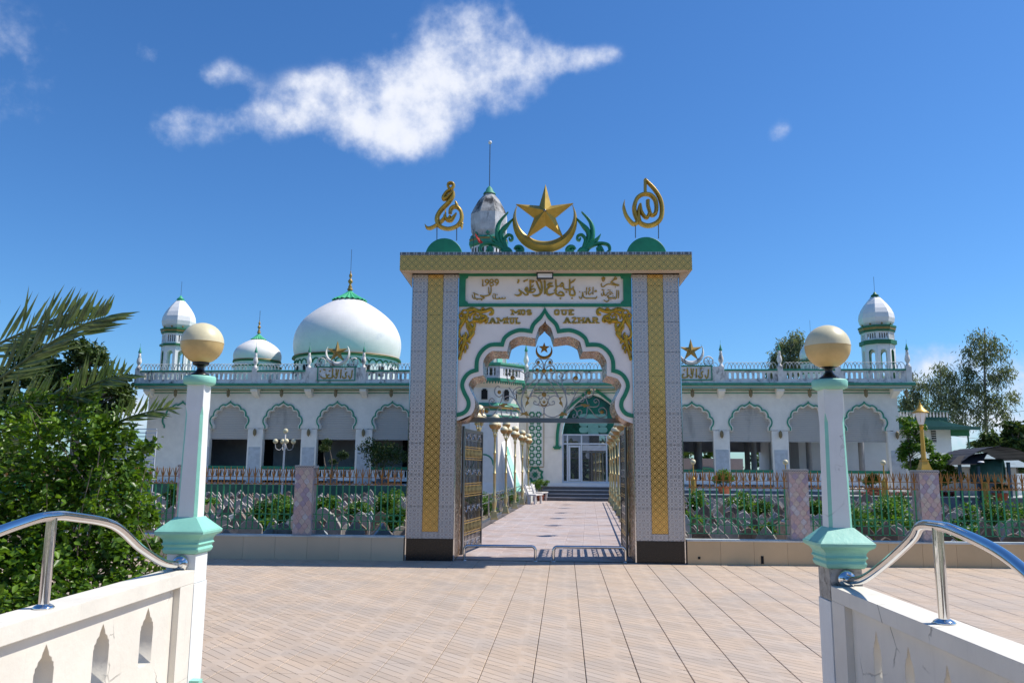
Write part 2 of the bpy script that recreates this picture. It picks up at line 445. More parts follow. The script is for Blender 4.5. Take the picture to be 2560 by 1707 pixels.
stone_b = pbr('headstone_brown', (.22, .165, .13), .85, var=.2, vscale=6, bump=.3, objrand=.25, dirt=((.12, .09, .07), 7, .36, .5))
stone_p = pbr('headstone_blue', (.34, .38, .40), .6, var=.16, vscale=9, bump=.2, objrand=.12)
terracotta = pbr('terracotta', (.36, .10, .05), .7, var=.12)
white_conc = pbr('bench_concrete', (.62, .60, .58), .8, var=.08)
blue_post = pbr('blue_steel', (.03, .09, .14), .5, var=.1)
roof_green = pbr('green_roof_sheet', (.045, .13, .085), .45, var=.1)
roof_grey = pbr('grey_roof_sheet', (.035, .035, .045), .7, metal=.3, var=.15)
roof_top = pbr('zinc_roof_top', (.30, .36, .36), .45, metal=.4, var=.12)
tank = pbr('teal_tank', (.05, .17, .16), .6, var=.2)
bark = pbr('bark', (.20, .16, .12), .9, var=.3, vscale=6, bump=.5)
bark_pale = pbr('pale_bark', (.24, .21, .18), .85, var=.3, vscale=3, bump=.4)
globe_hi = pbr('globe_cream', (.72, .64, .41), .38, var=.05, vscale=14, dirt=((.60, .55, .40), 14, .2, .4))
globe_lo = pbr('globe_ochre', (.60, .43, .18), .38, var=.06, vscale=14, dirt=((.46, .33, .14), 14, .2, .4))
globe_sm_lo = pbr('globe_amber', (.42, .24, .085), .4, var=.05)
lantern_glass = pbr('lantern_glass', (.75, .78, .80), .3, var=.03)
flag_red = pbr('flag_cloth', (.55, .02, .02), .7, var=.1)

joint_pale = pbr('path_mortar', (.36, .28, .25), .95, var=.2, vscale=20)
lantern_brown = pbr('lantern_brown', (.24, .18, .09), .6, metal=.2)
def plaza_fn(cw, groove_col, blotch, ts=.45, ang=.0314, ox=0, oy=0, dark=1.0):
    def fn(nt, pos, base, b):
        x, y, z = sep(nt, pos)
        n = tex_noise(nt, pos, 1.1, 4, .6); base = mixc(nt, n.step(.35, .68), base, blotch)
        sp = tex_noise(nt, pos, 190, 2, .6); base = mixc(nt, sp.step(.38, .75)*.42, base, tuple(c*.52 for c in cw))
        ca, sa = cos(ang), sin(ang)
        tx = ((x-ox)*ca-(y-oy)*sa)/ts; ty = ((x-ox)*sa+(y-oy)*ca)/ts
        v = (tx+ty)*3.2
        i = v.floor(); f = (v-i-.5).abs()
        fx = tx.fract(); wob = ((i*.37).fract()-.5)*.10
        gap = ((fx+wob-.66).abs() > .10)
        g = f.step(.435, .485)*gap*dark
        wn = node(nt, 'ShaderNodeTexWhiteNoise', noise_dimensions='3D'); nt.links.new(comb(nt, i, (tx+.34).floor(), ty.floor()*0.0), wn.inputs[0])
        r_ = Ex(nt, wn.outputs[0]); k_ = r_*.17+.915
        base = mixc(nt, 1.0, base, Ex(nt, comb(nt, k_, k_, k_)), 'MULTIPLY')
        base = mixc(nt, (r_ > .82)*.35, base, blotch)
        st = tex_noise(nt, pos, .55, 6, .65, .5); base = mixc(nt, st.step(.52, .72)*.22, base, tuple(c*.62 for c in cw))
        base = mixc(nt, g, base, groove_col)
        bumpit(nt, b, (f.step(.41, .5)*-1.0)*gap+sp*.25, .6, .004)
        return base
    return fn
_pj = atZ(1374.8, 1410.6); PJ = (_pj.x, _pj.y)
PL = (.545, .42, .312)
tile_plaza = pbr('plaza_tile', PL, .7, var=.05, vscale=6, objrand=.045, fn=plaza_fn(PL, (.20, .15, .11), (.475, .395, .325), ox=PJ[0], oy=PJ[1]), dirt=((.54, .39, .26), 2.2, .22, 1))
PP = (.47, .36, .31)
tile_path = pbr('path_tile', PP, .7, var=.14, vscale=3, objrand=.12, fn=plaza_fn(PP, (.22, .17, .15), (.50, .44, .43), .42, .061, 0, 0, .75), dirt=((.34, .30, .32), 3.0, .28, 1))

def lattice(nt, pos, base, b):
    o = node(nt, 'ShaderNodeTexCoord').outputs['Object']; x, y, z = sep(nt, o)
    u = x/.154+z/.15+.5; v = x/.154-z/.15+.5
    fu = (u.fract()-.5).abs(); fv = (v.fract()-.5).abs(); r = fu.max(fv)
    ln = (r > .405).max((r-.235).abs() < .058)
    nt.links.new((ln*-.28+.36).s, b.inputs['Roughness']); nt.links.new((ln*.35+.30).s, b.inputs['Metallic'])
    bumpit(nt, b, ln*-1.0, .5, .003)
    return mixc(nt, ln, (.76, .49, .14), (.46, .285, .075))
gold_tile = pbr('gold_lattice_tile', (.5, .3, .05), .3, metal=.3, var=0, fn=lattice)
def arabesque(nt, pos, base, b):
    o = node(nt, 'ShaderNodeTexCoord').outputs['Object']; x, y, z = sep(nt, o)
    P = .15
    def motif(ox, oz, r0, amp, n, ph, w_, r1=None):
        u = ((x/P+ox).fract()-.5); v = ((z/P+oz).fract()-.5); r = (u*u+v*v).pow(.5); th = v.atan2(u)
        d = (r-((th*n+ph).cos()*amp+r0)).abs().step(w_, w_*.55)
        if r1: d = d.max((r-r1).abs().step(w_, w_*.55))
        return d
    ln = motif(0, 0, .34, .085, 4, 0.0, .034, .10).max(motif(.5, .5, .22, .075, 4, pi, .034, .07)).max(motif(.5, 0, .13, .03, 4, 0.0, .03)).max(motif(0, .5, .15, .05, 2, pi, .03))
    ln = ln.clamp()
    nt.links.new((ln*-.28+.36).s, b.inputs['Roughness']); nt.links.new((ln*.65+.2).s, b.inputs['Metallic'])
    bumpit(nt, b, ln*-1.0, .5, .003)
    return mixc(nt, ln, (.56, .54, .52), (.25, .25, .255))
silver_tile = pbr('silver_arabesque_tile', (.5, .5, .5), .25, metal=.22, var=0, fn=arabesque)
def meander(nt, pos, base, b):
    o = node(nt, 'ShaderNodeTexCoord').outputs['Object']; x, y, z = sep(nt, o)
    P, H = .15, .075
    X = ((x/P).fract()*6.0).floor(); Z = (((z-5.80)/H)*5.0).floor()
    def eq(a, k): return (a-k).abs() < .5
    top = eq(Z, 4.0)*(X < 4.5); left = eq(X, 0.0); bot = eq(Z, 0.0)*((X > 3.5).max(X < .5)); r = eq(X, 4.0)*(Z > 1.5)
    mid = eq(Z, 2.0)*(X > 1.5)*(X < 4.5)
    g = top.max(left*(Z > -.5)).max(bot).max(r).max(mid)
    return mixc(nt, g, (.13, .125, .13), (.46, .44, .43))
meander_t = pbr('meander_tile', (.5, .5, .5), .3, metal=.4, var=0, fn=meander)
def chips(nt, pos, base, b):
    v = node(nt, 'ShaderNodeTexVoronoi', feature='F1'); v.inputs['Scale'].default_value = 34; nt.links.new(pos, v.inputs['Vector'])
    e = node(nt, 'ShaderNodeTexVoronoi', feature='DISTANCE_TO_EDGE'); e.inputs['Scale'].default_value = 34; nt.links.new(pos, e.inputs['Vector'])
    r = sep(nt, v.outputs['Color'])
    c = mixc(nt, r[0], (.12, .05, .015), (.52, .27, .075)); c = mixc(nt, r[1].step(.93, .96), c, (.95, .85, .6))
    ed = Ex(nt, e.outputs['Distance']).step(.0, .012)
    # every chip of mirror glass is set at its own slight angle
    geo = node(nt, 'ShaderNodeNewGeometry')
    sub = node(nt, 'ShaderNodeVectorMath', operation='SUBTRACT'); nt.links.new(v.outputs['Color'], sub.inputs[0]); sub.inputs[1].default_value = (.5, .5, .5)
    sc_ = node(nt, 'ShaderNodeVectorMath', operation='SCALE'); nt.links.new(sub.outputs[0], sc_.inputs[0]); sc_.inputs['Scale'].default_value = .45
    ad = node(nt, 'ShaderNodeVectorMath', operation='ADD'); nt.links.new(geo.outputs['Normal'], ad.inputs[0]); nt.links.new(sc_.outputs[0], ad.inputs[1])
    no = node(nt, 'ShaderNodeVectorMath', operation='NORMALIZE'); nt.links.new(ad.outputs[0], no.inputs[0]); nt.links.new(no.outputs[0], b.inputs['Normal'])
    return mixc(nt, ed, (.05, .03, .015), c)
mosaic = pbr('gold_mirror_mosaic', (.4, .2, .05), .25, metal=.42, var=0, fn=chips)
OG = [pbr('scale_tile_'+n, c, .3, var=.10, vscale=22, bump=.05) for n, c in (('mauve', (.36, .30, .37)), ('pink', (.50, .40, .39)), ('sand', (.52, .45, .39)), ('pearl', (.49, .48, .50)), ('rose', (.50, .37, .35)))]
grout_m = pbr('pillar_grout', (.40, .34, .34), .6, var=.1)

def leaf_mat(name, c1, c2, rough=.45, tr=.35, vs=1.4, fine=9):
    m = bpy.data.materials.new(name); m.use_nodes = True; nt = m.node_tree; nt.nodes.clear()
    geo = node(nt, 'ShaderNodeNewGeometry')
    n = tex_noise(nt, geo.outputs['Position'], vs, 3, .6); n2 = tex_noise(nt, geo.outputs['Position'], fine, 2, .5)
    c = mixc(nt, (n*.55+n2*.45).step(.38, .64), c1, c2)
    b = node(nt, 'ShaderNodeBsdfPrincipled'); b.inputs['Roughness'].default_value = rough; nt.links.new(c.s, b.inputs['Base Color'])
    b.inputs['Specular IOR Level'].default_value = .4
    t = node(nt, 'ShaderNodeBsdfTranslucent'); c3 = mixc(nt, 1.0, c, (1.5, 1.45, .6), 'MULTIPLY'); nt.links.new(c3.s, t.inputs[0])
    mx = node(nt, 'ShaderNodeMixShader'); mx.inputs[0].default_value = tr
    nt.links.new(b.outputs[0], mx.inputs[1]); nt.links.new(t.outputs[0], mx.inputs[2])
    o = node(nt, 'ShaderNodeOutputMaterial'); nt.links.new(mx.outputs[0], o.inputs[0]); return m
lf_bush = leaf_mat('bush_leaf', (.035, .095, .010), (.17, .30, .028), .36)
lf_grave = leaf_mat('shrub_leaf', (.04, .11, .015), (.13, .26, .03), .45)
lf_palm = leaf_mat('palm_leaflet', (.055, .105, .05), (.15, .205, .105), .38, .22, 3, 9)
lf_euc = leaf_mat('gum_leaf', (.10, .135, .075), (.24, .28, .15), .42, .35, .5, 2)
lf_dark = leaf_mat('dark_tree_leaf', (.025, .055, .014), (.075, .12, .025), .55, .2, .4, 2)
lf_plant = leaf_mat('garden_leaf', (.05, .13, .012), (.15, .27, .03), .4, .3)
lf_far = leaf_mat('far_leaf', (.03, .06, .02), (.07, .11, .03), .6, .2, .1, .5)
petal = pbr('white_petals', (.7, .68, .62), .6, var=.1)
petal_red = pbr('red_petals', (.42, .03, .04), .6, var=.2)
# ================================================================ ground
def sheet(name, poly, z, mat, parent=None):
    me = bpy.data.meshes.new(name); me.from_pydata([(p[0], p[1], z) for p in poly], [], [tuple(range(len(poly)))]); me.materials.append(mat); me.update()
    return put(name, me, parent)
GY = 15.5
sheet('ground', [(-900, -300), (900, -300), (900, 1400), (-900, 1400)], -.10, earth)['kind'] = 'structure'
# plaza
PA = radians(1.8); TS = .45
pj = atZ(1374.8, 1410.6); e1 = Vector((cos(PA), -sin(PA), 0)); e2 = Vector((sin(PA), cos(PA), 0))
plaza = sheet('plaza', [(-16, -6), (16, -6), (16, 15.72), (-16, 15.72)], -.014, joint); plaza['kind'] = 'structure'
def tile_mesh(name, sx, sy, gx, gy, mat):
    mb = MB(); a, b = sx/2-gx/2, sy/2-gy/2; c = .004
    v = [(-a, -b, -.02), (a, -b, -.02), (a, b, -.02), (-a, b, -.02), (-a, -b, -c), (a, -b, -c), (a, b, -c), (-a, b, -c),
         (-a+c, -b+c, 0), (a-c, -b+c, 0), (a-c, b-c, 0), (-a+c, b-c, 0)]
    f = []
    for k in range(4):
        l = (k+1) % 4; f += [(k, l, l+4, k+4), (k+4, l+4, l+8, k+8)]
    mb.add(v, f+[(8, 9, 10, 11)]); return mb
def proj(p):
    q = ROT.transposed() @ (Vector(p)-EYE)
    if q.z > -.2: return None
    return 1280-FPX*q.x/q.z, 853.5+FPX*q.y/q.z, -q.z
def lay(parent, origin, ex, ey, cells, ang, mat, mb, nm, inview, zr=.0012):
    me = mb.mesh(nm, mat); sc = []
    for (i, j, p) in cells:
        q = proj(p); s = -1
        if q and -40 < q[0] < 2600 and q[1] < 1760 and inview(p): s = 1/q[2]**3
        sc.append((s, i, j, p))
    sc.sort(key=lambda t: -t[0])
    rest = MB()
    rnd = random.Random(3)
    for k, (s, i, j, p) in enumerate(sc):
        dz = rnd.uniform(-zr, zr); tx, ty = rnd.gauss(0, .0016), rnd.gauss(0, .0016)
        if k < 300 and s > 0:
            put(nm, me, parent, loc=(p.x, p.y, p.z+dz), rot=(tx, ty, -ang))
        else:
            M = Matrix.Translation((p.x, p.y, p.z+dz)) @ Matrix.Rotation(-ang, 4, 'Z') @ Matrix.Rotation(tx, 4, 'X') @ Matrix.Rotation(ty, 4, 'Y')
            rest.add([M @ Vector(v) for v in mb.v], mb.f)
    rest.build(nm+'_field', mat, parent, kind='stuff')
cells = []
for i in range(-38, 40):
    for j in range(-36, 30):
        p = pj+e1*(TS*(i+.5))+e2*(TS*(j+.5)); p.z = 0
        if -13.5 < p.x < 14.5 and -2 < p.y < 15.62: cells.append((i, j, p))
lay(plaza, pj, e1, e2, cells, PA, tile_plaza, tile_mesh('tile', TS, TS, .0068, .0018, tile_plaza), 'plaza_tile',
    lambda p: not (p.x < -2.3 and p.y < 6.2 or p.x > 1.8 and p.y < 5.8) and -7 < p.x)
# path through the gate, turned 3.5 degrees
QA = radians(3.5); TP = .42
def PC(Y, s=0): return Vector((-.01+(Y-16)*.0612+s*cos(QA), Y-s*sin(QA), 0))
pathb = sheet('path', [tuple(PC(Y, s)[:2]) for Y, s in ((15.76, -2.1), (15.76, 2.1), (45.2, 2.1), (45.2, -2.1))], -.010, joint_pale); pathb['kind'] = 'structure'
g1 = Vector((cos(QA), -sin(QA), 0)); g2 = Vector((sin(QA), cos(QA), 0)); cells = []
for i in range(10):
    for j in range(70):
        p = PC(15.85, 0)+g1*(TP*(i-4.5))+g2*(TP*(j+.5)); p.z = .002
        if p.y < 44.6: cells.append((i, j, p))
lay(pathb, None, g1, g2, cells, QA, tile_path, tile_mesh('ptile', TP, TP, .003, .003, tile_path), 'path_tile', lambda p: p.y < 40)
th = MB(); th.box(-1.62, 1.82, 15.63, 15.86, -.012, .006); th.build('threshold', granite_grey)['kind'] = 'structure'
# cemetery soil on both sides and the terrace behind
MTH = radians(2.8); MO = Vector((3, 46, 0))
mu = Vector((cos(MTH), -sin(MTH), 0)); mv = Vector((sin(MTH), cos(MTH), 0))
def MW(u, v, z=0): p = MO+mu*u+mv*v; p.z = z; return p
def ML(x, y, v=0):
    """local (u, z) in the mosque's own frame of a point read at (x, y) in the plane v"""
    r = ray(x, y); n = mv; O = MO+mv*v
    p = EYE + r*((O-EYE).dot(n)/r.dot(n)); return (p-MO).dot(mu), p.z
cem = sheet('cemetery_ground', [(-30, 15.8), (30, 15.8), (34, 41), (-30, 41)], -.03, soil); cem['kind'] = 'structure'
def kerb(name, s, w, h):
    mb = MB(); n = 36
    for k in range(n):
        Y0 = 16.75+k*(27.6/n); Y1 = Y0+27.6/n-.012
        a, b, c, d = PC(Y0, s), PC(Y0, s+w), PC(Y1, s+w), PC(Y1, s)
        vs = [(p.x, p.y, z) for z in (-.05, h) for p in (a, b, c, d)]
        mb.add(vs, [(0, 3, 2, 1), (4, 5, 6, 7), (0, 1, 5, 4), (1, 2, 6, 5), (2, 3, 7, 6), (3, 0, 4, 7)])
    o = mb.build(name, granite_grey); o['kind'] = 'structure'
kerb('path_kerb', -2.28, .16, .13); kerb('path_kerb', 2.12, .16, .13)

# ---------------- low boundary wall and its fence, either side of the gate
def low_wall(x0, x1, label, tilemat, capmat, z1):
    t = empty('boundary_wall', ((x0+x1)/2, 15.4, 0), 0, label, 'wall'); L = (x1-x0)/2
    mb = MB(); mb.box(-L, L, .016, .26, -.05, z1-.03); mb.build('wall_core', joint, t)
    mb = MB(); mb.box(-L, L, -.015, .28, z1-.028, z1); mb.build('coping', capmat, t)
    n = max(1, round((x1-x0)/.62)); w = (x1-x0)/n
    tb = MB(); tb.box(-w/2+.002, w/2-.002, 0, .015, .0, z1-.03); me = tb.mesh('wall_tile', tilemat)
    for k in range(n): put('wall_tile', me, t, loc=(-L+w*(k+.5), 0, 0))
    return t
lw = low_wall(-13.0, -2.56, 'low cream tiled wall under the fence left of the gate', cream_tile_l, coping_l, .45)
rw = low_wall(2.77, 14.5, 'low tan tiled wall with drain holes right of the gate', cream_tile, coping_l, .45)
for (x, y, ww, hh) in ((1748, 1394, .045, .045), (1906, 1399, .05, .14), (1811, 1398, .0, .0)):
    if ww:
        p = atY(x, y, 15.395); mb = MB(); mb.box(-ww/2, ww/2, -.004, .004, -hh/2, hh/2); mb.build('drain_hole', hole, rw, loc=(p.x-rw.location.x, p.y-rw.location.y, p.z))
mb = MB(); mb.box(-.09, .09, -.006, 0, -.0, .012)

FY = 15.53
bar_mb = MB(); bar_mb.box(-.011, .011, -.011, .011, .55, 1.40)
bar_me = bar_mb.mesh('bar', bar_green)
fin = MB(); fin.box(-.0095, .0095, -.0095, .0095, 1.402, 1.70)
fin.lathe([(.008, 1.56), (.014, 1.60), (.012, 1.65), (.001, 1.745)], 5)
for s in (-1, 1):
    fin.tube([(0, 0, 1.54), (s*.016, 0, 1.57), (s*.036, 0, 1.64), (s*.052, 0, 1.70)], [.009, .009, .008, .004], 4)
fin_me = fin.mesh('finial', bar_gold)
def fence(x0, x1, label, ringed):
    t = empty('fence', ((x0+x1)/2, FY, 0), 0, label, 'fence', 'fence stretches between the tiled pillars'); L = (x1-x0)/2
    for z, m, nm in ((.56, bar_green, 'rail'), (.72, bar_green, 'rail'), (.84, bar_green, 'rail'), (1.405, bar_gold, 'gold_rail'), (1.545, bar_gold, 'gold_rail')):
        mb = MB(); mb.box(-L, L, -.011, .011, z-.006, z+.006); mb.build(nm, m, t)
    n = round((x1-x0)/.125); w = (x1-x0)/n; arcs = MB(); rg = MB()
    for k in range(n):
        x = -L+w*(k+.5)
        put('bar', bar_me, t, loc=(x, 0, 0)); put('finial', fin_me, t, loc=(x, 0, 0))
        if k < n-1:
            for s in (-1, 1):
                c = x if s > 0 else x+w
                arcs.tube([(c+s*w*.5*math.sin(q), .0, 1.412+.062*(1-math.cos(q))+.0) for q in (0.2, .6, 1.0, 1.3, 1.57)], .007, 4)
            if ringed(k): arcs.tube([(x+w/2+.055*cos(q), 0, 1.475+.055*sin(q)) for q in [i*pi/7 for i in range(14)]], .007, 4, closed=True)
            if k % 2 == 0 or ringed(k): rg.tube([(x+w/2+.05*cos(q), 0, .78+.05*sin(q)) for q in [i*pi/7 for i in range(14)]], .006, 4, closed=True)
    arcs.build('arch_band', bar_gold, t, kind='stuff'); rg.build('ring_band', bar_green, t, kind='stuff')
    return t
# tiled pillars: front faces laid with ogee scale tiles
def ogee_half(W, H, n=7):
    return [(W/4*(1+cos(2*pi*z)), z*H) for z in [-.5+k/(2*n) for k in range(2*n+1)]]
def scale_mesh(m, W, H, part):
    g = .0022; hf = ogee_half(W, H); R_ = [(max(x-g, 0), z*.975) for x, z in hf[1:-1]]; top, bot = (0, hf[-1][1]-g*2), (0, hf[0][1]+g*2)
    L_ = [(-x, z) for x, z in R_[::-1]]
    o = [bot]+(R_ if part in ('full', 'right') else [])+[top]+(L_ if part in ('full', 'left') else [])
    mb = MB(); n = len(o); cx_ = sum(p[0] for p in o)/n
    vs = [(x, 0, z) for x, z in o]+[(cx_+(x-cx_)*.95, -.005, z*.965) for x, z in o]
    fs = [tuple(range(n, 2*n))]
    for k in range(n): l = (k+1) % n; fs.append((k, l, l+n, k+n))
    mb.add(vs, fs); return mb.mesh('scale_tile', m)
OH = .168
def pillar(x, w, label, top=1.765, y0=15.46, cols=4):
    t = empty('fence_pillar', (x, y0, 0), 0, label, 'pillar', 'tiled pillars of the boundary fence')
    mb = MB(); mb.box(-w/2, w/2, .008, .36, .44, top-.05); mb.build('shaft', grout_m, t)
    mb = MB(); mb.box(-w/2-.012, w/2+.012, -.012, .372, top-.05, top-.004); mb.build('cap_band', meander_p, t)
    mb = MB(); mb.box(-w/2-.004, w/2+.004, -.004, .364, top-.004, top+.004); mb.build('cap_top', coping_l, t)
    rnd = random.Random(int(x*10)); OW = w/3
    M3 = {pt_: [scale_mesh(m, OW, OH, pt_) for m in OG] for pt_ in ('full', 'left', 'right')}
    for face in (0, 1):
        sgn = 1 if x < 0 else -1; row = 0; z = .455+OH*.5; W_ = w if face == 0 else .352
        while z+OH*.5 < top-.048:
            items = [(-W_/2+OW*(k+.5), 'full') for k in range(3)] if row % 2 == 0 else [(-W_/2, 'right'), (-W_/2+OW, 'full'), (-W_/2+2*OW, 'full'), (-W_/2+3*OW, 'left')]
            for k, (c, pt_) in enumerate(items):
                if face == 1 and W_ < w and c+OW*.5 > W_/2+.002 and pt_ == 'full': continue
                me = M3[pt_][(row*2+k*3+rnd.randint(0, 1)) % 5]
                if face == 0: put('scale_tile', me, t, loc=(c, .008, z))
                elif pt_ == 'full': put('scale_tile', me, t, loc=(sgn*w/2, .184+c, z), rot=(0, 0, sgn*pi/2))
            z += OH*.5; row += 1
    return t
def mring(nt, pos, base, b):
    o = node(nt, 'ShaderNodeTexCoord').outputs['Object']; x, y, z = sep(nt, o)
    fx = (x/.045).fract()-.5; fz = (z-1.738)/.045; r = (fx*fx+fz*fz).pow(.5)
    g = (r-.36).abs().step(.12, .06).max(fz.abs().step(.40, .44))
    return mixc(nt, g, (.06, .06, .07), (.52, .50, .48))
meander_p = pbr('ring_border_tile', (.5, .5, .5), .35, var=0, fn=mring)
pls = [(atY(461, 1250, 15.46).x, .33, 'pink scale tiled fence pillar half hidden behind the left lamp post'),
       (atY(757, 1250, 15.46).x, .35, 'pink and mauve scale tiled pillar in the fence left of the gate'),
       (atY(1999, 1250, 15.46).x, .36, 'scale tiled fence pillar just left of the right lamp post'),
       (atY(2327, 1250, 15.46).x, .36, 'scale tiled fence pillar carrying the gold street lantern')]
for p in pls: pillar(*p)
xs = [p[0] for p in pls]
fence(-12.4, xs[0]-.18, 'green and gold spear fence behind the leafy bush', lambda k: False)
fence(xs[0]+.18, xs[1]-.19, 'green and gold spear fence between the two left tiled pillars', lambda k: k > 24)
fence(xs[1]+.19, -2.60, 'green and gold spear fence between left pillar and gate', lambda k: 9 < k < 14 or k < 1)
fence(2.80, xs[2]-.19, 'green and gold spear fence right beside the gate', lambda k: 5 < k < 9)
fence(xs[2]+.19, xs[3]-.19, 'green and gold spear fence behind the right lamp post', lambda k: False)
fence(xs[3]+.19, 13.5, 'green and gold spear fence at the far right', lambda k: k > 8)

# ---------------- street lantern on the last pillar
def lantern(x, y, zb):
    t = empty('street_lantern', (x, y, zb), 0, 'gold street lantern with white glass on the tiled pillar', 'lantern')
    mb = MB(); mb.frustum(0, 0, 0, .02, .105, .105, .105, .105); mb.frustum(0, 0, .02, .17, .095, .095, .055, .055); mb.frustum(0, 0, .17, .19, .065, .065, .06, .06)
    mb.build('foot', yellow_pole, t)
    mb = MB(); mb.lathe([(.05, .19), (.052, .21), (.046, .23), (.042, .30), (.034, .74), (.030, .80), (.042, .81), (.042, .83), (.030, .84), (.03, .86)], 12); mb.build('column', yellow_pole, t)
    mb = MB(); mb.lathe([(.045, .86), (.06, .90), (.108, 1.06), (.112, 1.09)], 6, smooth=False); mb.build('glass', lantern_glass, t)
    mb = MB(); mb.lathe([(.15, 1.085), (.15, 1.10), (.12, 1.12), (.06, 1.18), (.035, 1.23), (.02, 1.25), (.022, 1.27), (.006, 1.285), (.004, 1.33)], 12); mb.build('roof', yellow_pole, t)
    mb = MB()
    for k in range(6):
        a = 2*pi*k/6; mb.tube([(.06*cos(a), .06*sin(a), .90), (.113*cos(a), .113*sin(a), 1.09)], .004, 4)
    mb.build('rib', gold_pole, t)
lantern(xs[3], 15.62, 1.772)
# ================================================================ the gate
GC = .105
gate = empty('gate_arch', (GC, GY, 0), 0, 'tall entrance gate with silver and gold tiled pillars and a cusped arch', 'gate')
def GL(x, y, d=0):
    p = atY(x, y, GY+d); return (p.x-GC, p.z)
GD = 1.2; PI_, PO = 1.72, 2.645
mb = MB()
for s in (-1, 1):
    x0, x1 = sorted((s*PI_, s*PO)); mb.box(x0+.006, x1-.006, .012, GD-.012, .40, 5.56)
mb.build('pillar_core', joint, gate)
for s in (-1, 1):
    x0, x1 = sorted((s*PI_, s*PO))
    mb = MB(); mb.box(x0-.0, x1+.0, -.008, GD+.008, -.03, .405); mb.build('plinth', granite, gate)
    for xx in (x0, x1):
        mb = MB(); mb.box(xx-.012, xx+.012, -.014, -.002, .0, .41); mb.build('edge_strip', chrome, gate)
        mb = MB(); mb.box(xx-.008, xx+.008, -.010, .010, .412, 5.55); mb.build('edge_strip', steel, gate)
W3 = (PO-PI_)/3
def gtile(w, z0, z1, m, name):
    mb = MB(); a = w/2-.0015; h = (z1-z0)/2-.0015
    mb.add([(-a, .012, -h), (a, .012, -h), (a, .012, h), (-a, .012, h), (-a+.002, 0, -h+.002), (a-.002, 0, -h+.002), (a-.002, 0, h-.002), (-a+.002, 0, h-.002)],
           [(4, 5, 6, 7), (0, 1, 5, 4), (1, 2, 6, 5), (2, 3, 7, 6), (3, 0, 4, 7)])
    return mb.mesh(name, m)
TH = .60; rnd = random.Random(5)
ts, tg = gtile(W3, 0, TH, silver_tile, 'silver_tile'), gtile(W3, 0, TH, gold_tile, 'gold_tile')
tb_ = gtile(W3, 0, .13, silver_tile, 'silver_tile')
for s in (-1, 1):
    for c in range(3):
        xc = s*(PI_+W3*(c+.5)); z = .408
        if c == 1: put('silver_tile', tb_, gate, loc=(xc, 0, z+.065)); z += .13
        while z < 5.54:
            h = min(TH, 5.56-z)
            me = (tg if c == 1 else ts) if h > TH-.01 else gtile(W3, 0, h, gold_tile if c == 1 else silver_tile, 'cut_tile')
            nm = 'gold_tile' if c == 1 else 'silver_tile'
            put(nm, me, gate, loc=(xc, rnd.uniform(-.001, .001), z+h/2), rot=(rnd.gauss(0, .002), 0, rnd.gauss(0, .002))); z += TH
    # outer flanks
    z = .408
    while z < 5.54:
        h = min(TH, 5.56-z); me = ts if h > TH-.01 else gtile(W3, 0, h, silver_tile, 'cut_tile')
        for k in range(4):
            put('silver_tile', me, gate, loc=(s*PO, .15+.30*k, z+h/2), rot=(0, 0, s*pi/2))
        z += TH
    # inner jambs in gold mirror mosaic, white reveal at the back
    mb = MB(); x = s*(PI_-.004); mb.box(min(x, x+s*.02), max(x, x+s*.02), .05, GD-.06, .0, 2.9); mb.build('jamb_mosaic', mosaic, gate)
# arch lobes: half outline of the green band, measured
HALF = [[(0, 4.91), (.045, 4.82), (.12, 4.72), (.22, 4.62), (.275, 4.54), (.30, 4.46)],
        [(.30, 4.46), (.40, 4.475), (.52, 4.475), (.66, 4.43), (.77, 4.36), (.84, 4.28), (.87, 4.19)],
        [(.87, 4.19), (1.0, 4.19), (1.12, 4.165), (1.24, 4.08), (1.33, 3.96), (1.375, 3.82), (1.38, 3.67)],
        [(1.38, 3.67), (1.47, 3.64), (1.57, 3.56), (1.64, 3.44), (1.655, 3.31), (1.60, 3.16), (1.535, 3.04), (1.525, 2.95), (1.56, 2.87), (1.63, 2.82), (1.72, 2.80)]]
def offs(lobes, d, tip=1.35, last=None):
    out = []
    N = []
    for lb in lobes:
        n = []
        for i in range(len(lb)):
            a = Vector(lb[max(0, i-1)]); b = Vector(lb[min(len(lb)-1, i+1)]); t = (b-a).normalized(); n.append(Vector((-t.y, t.x))*-1 if False else Vector((t.y, -t.x))*-1)
        N.append(n)
    # normal pointing to the opening (down / inwards)
    for k, lb in enumerate(lobes):
        q = []
        for i, p in enumerate(lb):
            n = Vector(N[k][i]); n = -n
            if n.dot(Vector((-p[0], (lobes[-1][-1][1]-.5)-p[1]))) < 0 and i not in (): n = n
            if i == 0 and k > 0: n = (Vector(N[k-1][-1])*-1+Vector(N[k][0])*-1).normalized()*tip
            if i == len(lb)-1 and k < len(lobes)-1: n = (Vector(N[k][-1])*-1+Vector(N[k+1][0])*-1).normalized()*tip
            if i == 0 and k == 0: n = Vector((0, -1))*tip*1.15
            v = Vector(p)+n*d
            q.append((max(v.x, 0) if k == 0 else v.x, v.y))
        out.append(q)
    if last is not None: out[-1][-1] = last
    return out
def full(lobes, n=3):
    h = []
    for lb in lobes:
        s = smooth(lb, n); h += s if not h else s[1:]
    return [(-x, z) for x, z in h[::-1]][:-1]+h      # left end ... apex ... right end
g_out = full(HALF); g_in = full(offs(HALF, .078, 1.3, (1.72, 2.722))); w_in = full(offs(HALF, .165, 1.3, (1.72, 2.64)))
mb = MB(); fan(mb, w_in, (-PI_, PI_, 2.5, 4.912), (0, 3.3), .03, GD-.05); mb.build('spandrel', frieze_white, gate)
strip('green_arch_band', g_out, g_in, .014, .0295, green, gate)
mb = MB(); n = len(w_in)
